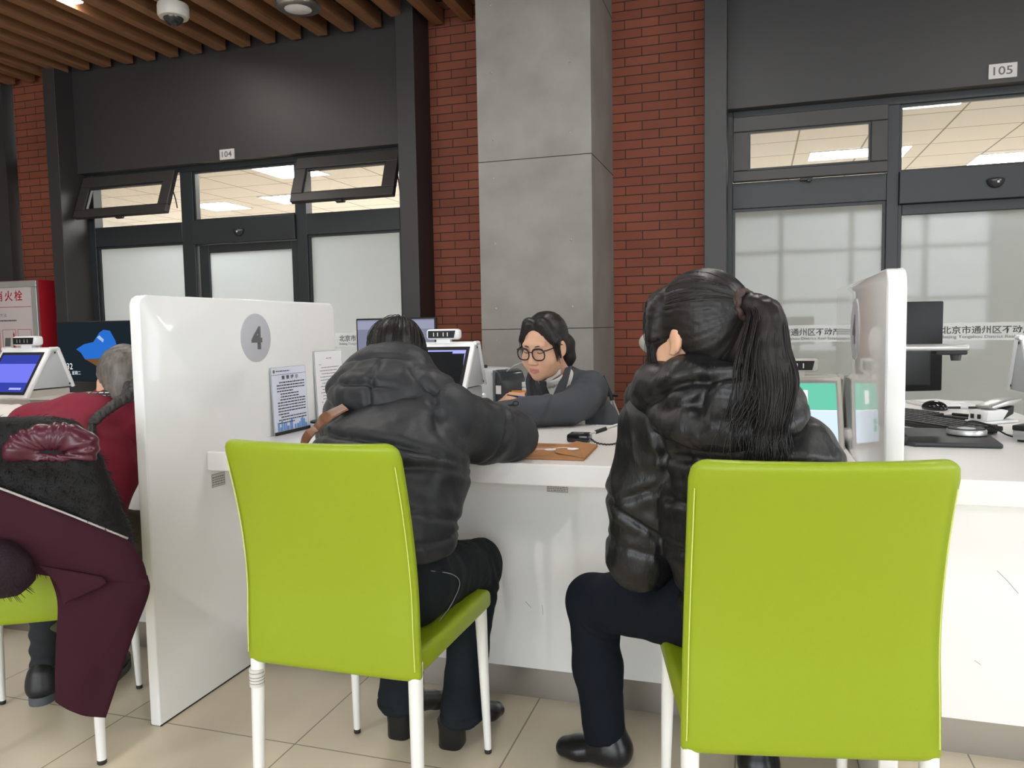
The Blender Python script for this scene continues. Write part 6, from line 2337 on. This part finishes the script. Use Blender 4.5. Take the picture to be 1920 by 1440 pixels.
# papers and booklet by the clerk
t = thing('paper_sheet', 'white form lying under the hand of the person in glasses', 'paper', (-1.12, 3.30, 0.7745), 0.3)
MB().box((-0.105, -0.15, 0), (0.105, 0.15, 0.0015)).build('sheet', M_PAPER, t)
MB().box((-0.07, -0.02, 0.0015), (0.0, 0.0, 0.0050), 0.001).build('clip', M_BLACK, t)
t = thing('booklet', 'orange and red booklet propped behind the pen hand', 'booklet', (-1.045, 3.56, 0.775), 0.1)
bk_ = MB().box((-0.08, -0.004, 0.0), (0.11, 0.004, 0.072), 0.001).build('cover', mat('orange_print', (0.62, 0.22, 0.05), 0.4), t)
p = MB()
p.add([(0.0, -0.0046, 0.004), (0.108, -0.0046, 0.002), (0.108, -0.0046, 0.064), (0.05, -0.0046, 0.068)], [(0, 1, 2, 3)])
p.build('red_panel', mat('red_print', (0.55, 0.025, 0.012), 0.4), bk_)
p = MB()
p.add([(-0.02, -0.0050, 0.030), (0.03, -0.0050, 0.05), (0.035, -0.0050, 0.066), (-0.01, -0.0050, 0.06)], [(0, 1, 2, 3)])
p.build('yellow_flame', mat('yellow_print', (0.75, 0.42, 0.03), 0.4), bk_)
t = thing('document_stack', 'loose white papers heaped behind the orange booklet', 'papers', (-1.03, 3.72, 0.775), 0.2)
rnd = random.Random(2)
for i in range(4):
    MB().box((-0.11 + rnd.uniform(-.01, .01), -0.08, 0.0 + i * 0.027), (0.12, 0.08, 0.026 + i * 0.027), 0.004).build('paper_bundle', M_PAPER, t)

# notices leaning on the divider ------------------------------------------------------
SIGNX = -1.6555


def text_rows(mb, O, U, V, rows, h):
    rnd = random.Random(7)
    for y, x0, x1 in rows:
        x = x0
        while x < x1:
            l = rnd.uniform(0.006, 0.022)
            quad(mb, O, U, V, x, y, min(x + l, x1), y + h, 0)
            x += l + 0.0022


t = thing('acrylic_notice', 'pale blue notice with a heading and a skyline, leaning on the divider', 'notice', (-1.6425, 2.50, 0.775), 0)
U, V = Vector((0, 1, 0)), Vector((-0.035, 0, 1)).normalized()
N = U.cross(V)
MB().prism([(-0.112, 0.0), (0.112, 0.0), (0.112, 0.245), (-0.112, 0.245)], -0.003, (0, 0, 0), U, V).build('acrylic_sheet', M_CLEARP, t)
O = N * 0.0003
f = MB()
quad(f, O, U, V, -0.110, 0.008, 0.110, 0.243)
f = f.build('printed_sheet', M_PAPER_BL, t)
MB().prism([(-0.112, 0.0), (0.112, 0.0), (0.112, 0.011), (-0.112, 0.011)], 0.006, (0, 0, 0), U, V).build('foot_strip', M_BLACK, t)
r = MB()
quad(r, O, U, V, -0.110, 0.2165, 0.110, 0.2178, 0.0004)
text_rows(r, O + N * 0.0004, U, V, [(0.186 - 0.0105 * i, a, b) for i, (a, b) in enumerate(((-0.066, 0.098), (-0.082, 0.098), (-0.082, 0.098), (-0.082, 0.02), (-0.062, 0.055), (-0.062, 0.055), (-0.066, 0.098), (-0.082, 0.098), (-0.082, 0.098), (-0.082, 0.098), (-0.082, 0.098), (-0.082, -0.015), (-0.066, 0.098), (-0.082, 0.098), (-0.082, 0.02)))][:15], 0.0042)
text_rows(r, O + N * 0.0004, U, V, [(0.228, -0.082, 0.005)], 0.0035)
r.build('body_text', M_INK, f)
MB().lathe([(0.0065, 0.0), (0.0065, 0.0004), (0.001, 0.0005)], n=20, M=Matrix.Translation(O + U * -0.094 + V * 0.2295) @ Matrix.Rotation(PI / 2, 4, 'Y')).build('seal_mark', M_INK_GREY, f)
text_part('heading', '重 要 提 示', M_INK, O + U * 0.004 + V * 0.1985 + N * 0.0004, U, V, 0.0145, f, 0.108, 0.012, align='CENTER')
sk = MB()
rnd = random.Random(12)
x = -0.092
while x < 0.088:
    wv = rnd.uniform(0.008, 0.016)
    if not -0.005 < x < 0.012:
        quad(sk, O, U, V, x, 0.012, x + wv, 0.022 + rnd.uniform(0.004, 0.032), 0.0004)
    x += wv + rnd.uniform(-0.002, 0.004)
sk.build('skyline_print', mat('blue_print', (0.16, 0.30, 0.60), 0.6), f)

t = thing('acrylic_notice', 'white printed notice at the far end of the divider, beyond the blue one', 'notice', (-1.6425, 2.787, 0.775), 0)
MB().prism([(-0.108, 0.0), (0.108, 0.0), (0.108, 0.295), (-0.108, 0.295)], -0.004, (0, 0, 0), U, V).build('acrylic_sheet', M_CLEARP, t)
f = MB()
quad(f, O, U, V, -0.104, 0.004, 0.104, 0.291)
f = f.build('printed_sheet', M_PAPER, t)
r = MB()
text_rows(r, O + N * 0.0004, U, V, [(0.262, -0.02, 0.022)] + [(0.238 - 0.0125 * i, a, b) for i, (a, b) in enumerate(((-0.075, -0.06), (-0.06, 0.075), (-0.072, 0.06), (-0.06, 0.075), (-0.072, 0.075), (-0.072, 0.04), (-0.06, 0.075), (-0.072, 0.075), (-0.06, 0.075), (-0.072, 0.07), (-0.06, -0.02), (-0.06, 0.06), (-0.072, -0.06), (-0.06, 0.05), (-0.072, 0.04)))], 0.0026)
r.build('body_text', M_INK_GREY, f)
t = thing('tape_tin', 'small round white tin with a black lid on the counter beside the notices', 'tin', (-1.598, 2.63, 0.775))
MB().lathe([(0.040, 0.0), (0.042, 0.003), (0.042, 0.020), (0.040, 0.021)], n=32).build('tin_body', M_WHITE_SAT, t, smooth=40)
MB().lathe([(0.043, 0.021), (0.043, 0.027), (0.038, 0.029), (0.005, 0.029)], n=32).build('lid', M_BLACK, t, smooth=40)

# envelope -----------------------------------------------------------------------------
M_KRAFT = mat('kraft_card', (0.36, 0.165, 0.065), 0.75, vary=(30, 0.08))
t = thing('kraft_envelope', 'brown kraft document envelope with a string tie on the counter', 'envelope', (-0.62, 2.236, 0.7745))
ev = [(-0.24, -0.132), (0.165, -0.128), (0.155, 0.122), (-0.25, 0.128)]
MB().prism(ev, 0.008, (0, 0, 0), (1, 0, 0), (0, 1, 0), 0.002, 2).build('pocket', M_KRAFT, t)
fl = MB()
fl.add([(0.075, -0.075, 0.0105), (0.165, -0.128, 0.0085), (0.155, 0.122, 0.0085), (0.085, 0.135, 0.016), (0.060, 0.06, 0.0115), (0.055, -0.03, 0.010)], [(0, 1, 2, 3, 4, 5)])
fl.add([(0.075, -0.075, 0.0095), (0.165, -0.128, 0.0075), (0.155, 0.122, 0.0075), (0.085, 0.135, 0.015), (0.060, 0.06, 0.0105), (0.055, -0.03, 0.009)], [(5, 4, 3, 2, 1, 0)])
flo = fl.build('flap', M_KRAFT, t)
for x, y in ((0.105, -0.005), (0.035, -0.002)):
    M = Matrix.Translation((x, y, 0.0125 if x > 0.05 else 0.0085))
    MB().lathe([(0.017, 0.0), (0.017, 0.0012), (0.002, 0.0016)], n=20, M=M).build('tie_button', M_PAPER, flo if x > 0.05 else t)
MB().tube(spline([(0.035, 0.0, 0.0105), (0.07, 0.010, 0.014), (0.105, -0.002, 0.0145)], 5), 0.0010, 5).build('tie_string', M_PAPER, t)
MB().tube(spline([(0.02, -0.002, 0.0095), (-0.06, -0.012, 0.0095), (-0.16, -0.006, 0.0095)], 6), 0.0010, 5).build('tie_string', M_PAPER, t)
ln_ = MB()
text_rows(ln_, Vector((0, 0, 0.0084)), Vector((1, 0, 0)), Vector((0, 1, 0)), [(0.055, -0.16, 0.02), (0.075, -0.15, 0.03), (-0.05, -0.18, 0.01), (-0.075, -0.12, 0.0), (0.09, -0.10, 0.03)], 0.007)
ln_.build('printed_lines', mat('brown_print', (0.10, 0.045, 0.02), 0.7), t)

# pen on a cord --------------------------------------------------------------------------
t = thing('counter_pen', 'black counter pen resting in its holder with a coiled cord', 'pen', (-0.545, 2.475, 0.7745))
MB().prism([(-0.040, -0.032), (0.032, -0.032), (0.032, 0.036), (-0.040, 0.036)], 0.026, (0, 0, 0), (1, 0, 0), (0, 1, 0), 0.006, 2).build('holder_base', mat('gloss_black', (0.012, 0.012, 0.013), 0.12), t, smooth=35)
MB().box((-0.026, -0.006, 0.0262), (0.010, 0.012, 0.0266)).build('holder_label', M_INK_GREY, t)
a, b = Vector((0.030, 0.0, 0.024)), Vector((0.125, 0.075, 0.052))
d = (b - a).normalized()
po = MB().tube([a, a + d * 0.03, a + d * 0.032, b], [0.003, 0.005, 0.0052, 0.0048], 10).build('barrel', M_ALU, t, smooth=40)
MB().tube([a + d * 0.022, a + d * 0.062], 0.0070, 12).build('grip', M_BLACK, po, smooth=40)
MB().tube([b - d * 0.002, b + d * 0.012], [0.006, 0.004], 10).build('pen_end', M_BLACK, po, smooth=40)
cd = spline([(0.036, -0.01, 0.010), (0.065, -0.055, 0.004), (0.105, -0.075, 0.003), (0.128, -0.03, 0.004), (0.134, 0.04, 0.018), (0.131, 0.078, 0.048)], 14)
MB().tube([p + Vector((0.0012 * math.sin(i * 1.6), 0, 0.0012 * math.cos(i * 1.6))) for i, p in enumerate(cd)], 0.0026, 6).build('cord', M_BLACK, t, smooth=True)

# clerk's chair and the thin stand behind -------------------------------------------------
M_CHAIRB = mat('beige_leatherette', (0.42, 0.385, 0.34), 0.5)
t = thing('office_chair', 'beige high-backed office chair with a rounded headrest, behind the counter', 'chair', (-0.25, 3.45, 0))
S = Sculpt((-0.62, 3.25, 0.42), (0.12, 3.62, 1.2), 0.008)
S.cone((-0.25, 3.46, 1.075), (-0.24, 3.46, 1.075), 0.034, 0.034, 0.01, (1, 0, 0), 1.0)
S.ell((-0.325, 3.455, 1.072), (0.170, 0.040, 0.078), 0.01)
V, Q = S.mesh(1)
sculpt_object('headrest', V, Q, M_CHAIRB, t)
S = Sculpt((-0.66, 3.30, 0.50), (0.16, 3.66, 1.02), 0.008)
for f in np.linspace(0, 1, 7):
    hw = 0.13 + 0.15 * (1 - f) ** 0.8
    z = 0.60 + 0.375 * f
    S.cone((-0.28 - hw + 0.03, 3.47 + 0.03 * (1 - f), z), (-0.28 + hw - 0.03, 3.47 + 0.03 * (1 - f), z), 0.036, 0.036, 0.05)
V, Q = S.mesh(2)
sculpt_object('backrest', V, Q, M_CHAIRB, t)
MB().box((-0.27, -0.30, 0.42), (0.23, 0.12, 0.50), 0.03, 3).build('seat', M_CHAIRB, t, smooth=60)
MB().tube([(-0.02, -0.09, 0.42), (-0.02, -0.09, 0.10)], 0.028, 14).build('gas_column', M_BLACK, t, smooth=40)
MB().tube([(-0.02, 0.045, 0.60), (-0.02, 0.08, 0.45), (-0.02, 0.02, 0.42)], 0.02, 8).build('back_bracket', M_BLACK, t)
for i in range(5):
    a = i * 2 * PI / 5 + 0.3
    arm = MB().tube([(-0.02, -0.09, 0.10), (-0.02 + 0.28 * math.cos(a), -0.09 + 0.28 * math.sin(a), 0.07)], [0.024, 0.016], 8).build('base_arm', M_BLACK, t)
    MB().lathe([(0.03, -0.012), (0.03, 0.012)], n=16, M=Matrix.Translation((-0.02 + 0.28 * math.cos(a), -0.09 + 0.28 * math.sin(a), 0.0305)) @ Matrix.Rotation(PI / 2, 4, 'X') ).build('caster', M_BLACK, arm, smooth=40)
MB().tube([(-0.04, 0.01, 0.96), (-0.04, 0.01, 1.03)], 0.014, 8).build('headrest_stem', M_BLACK, t)

t = thing('folding_stand', 'thin dark folding stand with metal legs in front of the grey column', 'stand', (-0.645, 3.6, 0))
MB().tube([(-0.040, 0, 0.914), (0.0, 0, 0.822), (0.004, 0, 0.80)], 0.010, 10).build('mast', M_FRAME, t, smooth=40)
MB().tube([(-0.028, 0, 0.826), (0.034, 0, 0.824)], 0.008, 10).build('cross_clamp', M_BLACK, t, smooth=40)
for x, y in ((0.0, -0.01), (0.13, 0.05), (0.02, 0.20)):
    lg = MB().tube([(0.002, 0, 0.815), (x * 0.35 + 0.003, y * 0.3, 0.69), (x * 1.6, y * 1.5, 0.0)], 0.0055, 8).build('leg', M_ALU, t, smooth=40)

# next workstation ------------------------------------------------------------------------
t = thing('document_camera', 'black document camera with a silver arm over its flat base pad', 'document camera', (0.44, 2.62, 0.7745))
pad = [(0.012, -0.074), (0.245, -0.068), (0.275, 0.275), (0.03, 0.28), (-0.02, 0.10), (-0.02, -0.03)]
MB().prism(pad, 0.014, (0, 0, 0), (1, 0, 0), (0, 1, 0), 0.005, 3).build('base_pad', mat('dark_pad', (0.028, 0.028, 0.030), 0.45), t, smooth=35)
MB().box((-0.055, -0.05, 0.0), (0.0, 0.06, 0.030), 0.006).build('base_block', M_BLACK, t, smooth=35)
MB().box((-0.045, -0.02, 0.028), (-0.010, 0.02, 0.292), 0.006).build('column', M_BLACK, t, smooth=35)
MB().box((-0.05, -0.022, 0.282), (0.165, 0.058, 0.302), 0.009, 3).build('arm', M_ALU, t, smooth=40)
hd_ = MB().box((0.075, -0.018, 0.270), (0.160, 0.054, 0.284), 0.006).build('camera_head', M_BLACK, t, smooth=35)
MB().lathe([(0.013, -0.018), (0.016, 0.0)], (0.135, 0.018, 0.270), 20).build('lens', M_SMOKE, hd_, smooth=40)
t = thing('speakerphone_puck', 'round silver-rimmed puck resting on the black camera pad', 'speakerphone', (0.632, 2.74, 0.789))
MB().lathe([(0.050, 0.0), (0.056, 0.003), (0.057, 0.014), (0.054, 0.019)], n=40).build('rim', M_ALU, t, smooth=40)
MB().lathe([(0.054, 0.019), (0.050, 0.022), (0.03, 0.019), (0.004, 0.019)], n=40).build('top_mesh', M_BLACK, t, smooth=40)
MB().lathe([(0.026, 0.019), (0.026, 0.0205), (0.002, 0.0207)], n=30).build('button', M_GREYP, t, smooth=40)
MB().tube(spline([(0.0, 0.05, 0.012), (0.03, 0.09, 0.032), (0.09, 0.10, 0.018), (0.14, 0.06, -0.010), (0.22, 0.05, -0.0115), (0.30, 0.08, -0.0115)], 8), 0.0028, 8).build('cable', M_BLACK, t, smooth=True)


def keyboard(loc, rot, label):
    t = thing('keyboard', label, 'keyboard', loc, rot)
    MB().prism([(-0.215, -0.07), (0.215, -0.07), (0.215, 0.07), (-0.215, 0.07)], 0.016, (0, 0, 0.004), (1, 0, 0), (0, 1, 0.08), 0.004, 2).build('case', M_BLACK, t, smooth=35)
    k = MB()
    for r_ in range(5):
        for c in range(17):
            x, y = -0.205 + c * 0.0242, -0.060 + r_ * 0.0245
            k.box((x, y, 0.018 + 0.08 * y + 0.001), (x + 0.021, y + 0.021, 0.0255 + 0.08 * y), 0.0015, 1)
    k.build('key_field', mat('grey_keys', (0.035, 0.036, 0.038), 0.5), t, kind='stuff')
    for x in (-0.18, 0.18):
        MB().box((x - 0.015, 0.05, 0.0), (x + 0.015, 0.065, 0.010)).build('foot', M_BLACK, t)
    return t


keyboard((0.600, 3.03, 0.775), math.radians(-58), 'black keyboard just behind the black camera pad')
keyboard((0.500, 3.40, 0.775), math.radians(-56), 'black keyboard farther back, beside the black mouse')
t = thing('computer_mouse', 'black computer mouse beside the white papers on the return desk', 'mouse', (0.715, 3.62, 0.775), 0.6)
S = Sculpt((0.62, 3.5, 0.77), (0.82, 3.74, 0.84), 0.004)
S.ell((0.715, 3.62, 0.782), (0.036, 0.060, 0.032), 0.005, Matrix.Rotation(0.6, 3, 'Z'))
S.plane_cut((0, 0, 0.7755), (0, 0, -1))
V, Q = S.mesh(1)
sculpt_object('shell', V, Q, mat('gloss_black', (0.012, 0.012, 0.013), 0.12), t)
t = thing('paper_stack', 'loose white papers beyond the black mouse on the return desk', 'papers', (0.80, 3.84, 0.775), 0.3)
MB().box((-0.12, -0.09, 0.0), (0.02, 0.11, 0.010), 0.001).build('sheet_bundle', M_PAPER, t)
MB().box((-0.10, -0.06, 0.010), (0.04, 0.10, 0.016), 0.001, M=rotz(0.25)).build('sheet_bundle', M_PAPER, t)
MB().box((0.0, -0.08, 0.0), (0.11, 0.10, 0.004), 0.001, M=rotz(-0.1)).build('sheet_bundle', M_PAPER, t)
t = thing('ballpoint_pen', 'slim black pen lying in front of the loose papers', 'pen', (0.79, 3.66, 0.7805), 0.15)
MB().tube([(-0.02, 0, 0), (0.045, 0, 0), (0.075, 0, 0), (0.12, 0, 0)], [0.005, 0.0055, 0.005, 0.0055], 10).build('barrel', M_BLACK, t, smooth=40)
MB().tube([(0.030, 0, 0), (0.060, 0, 0)], 0.0060, 10).build('grip', M_GREYP, t, smooth=40)
t = thing('hole_punch', 'white and grey hole punch on the return desk', 'hole punch', (0.815, 3.20, 0.775), math.radians(38))
MB().box((-0.075, -0.045, 0.0), (0.085, 0.045, 0.010), 0.003).build('base_tray', M_WHITE_SAT, t, smooth=35)
MB().prism([(-0.070, 0.010), (0.015, 0.010), (0.045, 0.045), (0.005, 0.052), (-0.062, 0.045)], 0.075, (0, 0.0375, 0), (1, 0, 0), (0, 0, 1), 0.005, 2).build('punch_body', M_WHITE_SAT, t, smooth=35)
MB().prism([(-0.030, 0.052), (0.085, 0.066), (0.115, 0.078), (0.110, 0.086), (0.040, 0.080), (-0.040, 0.062)], 0.070, (0, 0.035, 0), (1, 0, 0), (0, 0, 1), 0.004, 2).build('lever', M_ALU, t, smooth=35)
MB().prism([(0.030, 0.012), (0.078, 0.030), (0.080, 0.060), (0.040, 0.050)], 0.060, (0, 0.030, 0), (1, 0, 0), (0, 0, 1), 0.003, 2).build('spring_block', M_BLACK, t)
for y in (-0.015, 0.012):
    MB().box((-0.0745, y, 0.018), (-0.069, y + 0.010, 0.034)).build('slot', M_BLACK, t)
t = thing('card_reader', 'black and silver flat reader cut by the frame edge, beside the puck', 'card reader', (0.895, 2.70, 0.775), math.radians(-40))
MB().box((-0.12, -0.08, 0.006), (0.12, 0.08, 0.034), 0.003).build('body', M_ALU, t, smooth=35)
MB().box((-0.122, -0.082, 0.034), (0.122, 0.082, 0.050), 0.004).build('lid', M_BLACK, t, smooth=35)
MB().box((-0.11, -0.07, 0.0), (0.11, 0.07, 0.006)).build('foot', M_BLACK, t)
t = thing('desk_tray', 'small black tray between the keyboard and the hole punch', 'tray', (0.735, 3.29, 0.775), math.radians(-50))
MB().box((-0.055, -0.032, 0.0), (0.055, 0.032, 0.012), 0.004).build('tray', M_BLACK, t)
MB().tube([(-0.03, 0.0, 0.0165), (0.05, 0.01, 0.0165)], 0.005, 8).build('stylus', M_BLACK, t)

# hydrant cabinet ------------------------------------------------------------------------
t = thing('hydrant_cabinet', 'red fire hydrant cabinet with a framed white door, against the brick pier', 'fire cabinet', (-6.80, 5.62, 0))
MB().box((-0.50, 0.012, 0.0), (0.445, 0.275, 1.665), 0.004).build('body', M_RED_PAINT, t, smooth=35)
f = MB()
for a, b, c, d_ in ((-0.49, 0.44, 1.60, 1.66), (-0.49, 0.44, 0.02, 0.10), (-0.49, -0.43, 0.10, 1.60), (0.375, 0.44, 0.10, 1.60)):
    f.box((a, -0.012, c), (b, 0.012, d_), 0.004)
f.build('door_frame', M_ALU, t)
dp = MB().box((-0.43, 0.0, 0.10), (0.375, 0.010, 1.60)).build('door_panel', mat('pale_pink_panel', (0.60, 0.52, 0.52), 0.4), t)
M_REDI = mat('red_lettering', (0.42, 0.012, 0.02), 0.5)
for ch, x in (('消', -0.085), ('火', 0.040), ('栓', 0.160)):
    text_part('lettering', ch, M_REDI, (x, -0.001, 1.475), (1, 0, 0), (0, 0, 1), 0.098, dp, 0.098, 0.012)
r = MB().box((-0.43, -0.001, 1.416), (0.355, 0.0, 1.421))
r.build('rule', M_REDI, dp)
text_part('lettering', '使用方法', M_INK_GREY, (-0.12, -0.001, 1.325), (1, 0, 0), (0, 0, 1), 0.036, dp, 0.17)
r = MB()
text_rows(r, Vector((0, -0.001, 0)), Vector((1, 0, 0)), Vector((0, 0, 1)), [(1.285, -0.30, 0.17)], 0.014)
r.build('caption', M_INK_GREY, dp)
for i, x in enumerate((-0.21, -0.015, 0.175)):
    g = MB()
    for a, b, c, d_ in ((x, x + 0.165, 1.205, 1.209), (x, x + 0.165, 1.00, 1.004), (x, x + 0.004, 1.0, 1.209), (x + 0.161, x + 0.165, 1.0, 1.209)):
        g.box((a, -0.001, c), (b, 0.0, d_))
    g = g.build('pictogram_frame', M_REDI, dp)
    pz = MB()
    if i == 2:
        pz.add([(x + 0.01, -0.0012, 1.15), (x + 0.06, -0.0012, 1.12), (x + 0.16, -0.0012, 1.12), (x + 0.16, -0.0012, 1.04), (x + 0.10, -0.0012, 1.08), (x + 0.05, -0.0012, 1.10)], [(0, 1, 2, 3, 4, 5)])
        pz.build('pictogram', M_INK_GREY, g)
    else:
        pz.add([(x + 0.02, -0.0012, 1.05), (x + 0.09, -0.0012, 1.05), (x + 0.10, -0.0012, 1.13), (x + 0.03, -0.0012, 1.13)], [(0, 1, 2, 3)])
        pz.build('pictogram', M_INK_GREY, g)
        pz = MB()
        pz.add([(x + 0.125, -0.0014, 1.01), (x + 0.155, -0.0014, 1.01), (x + 0.15, -0.0014, 1.16), (x + 0.14, -0.0014, 1.19), (x + 0.13, -0.0014, 1.16)], [(0, 1, 2, 3, 4)])
        pz.build('pictogram', M_REDI, g)
    cp = MB()
    text_rows(cp, Vector((0, -0.001, 0)), Vector((1, 0, 0)), Vector((0, 0, 1)), [(0.972, x + 0.01, x + 0.14)], 0.010)
    cp.build('caption', M_INK_GREY, dp)
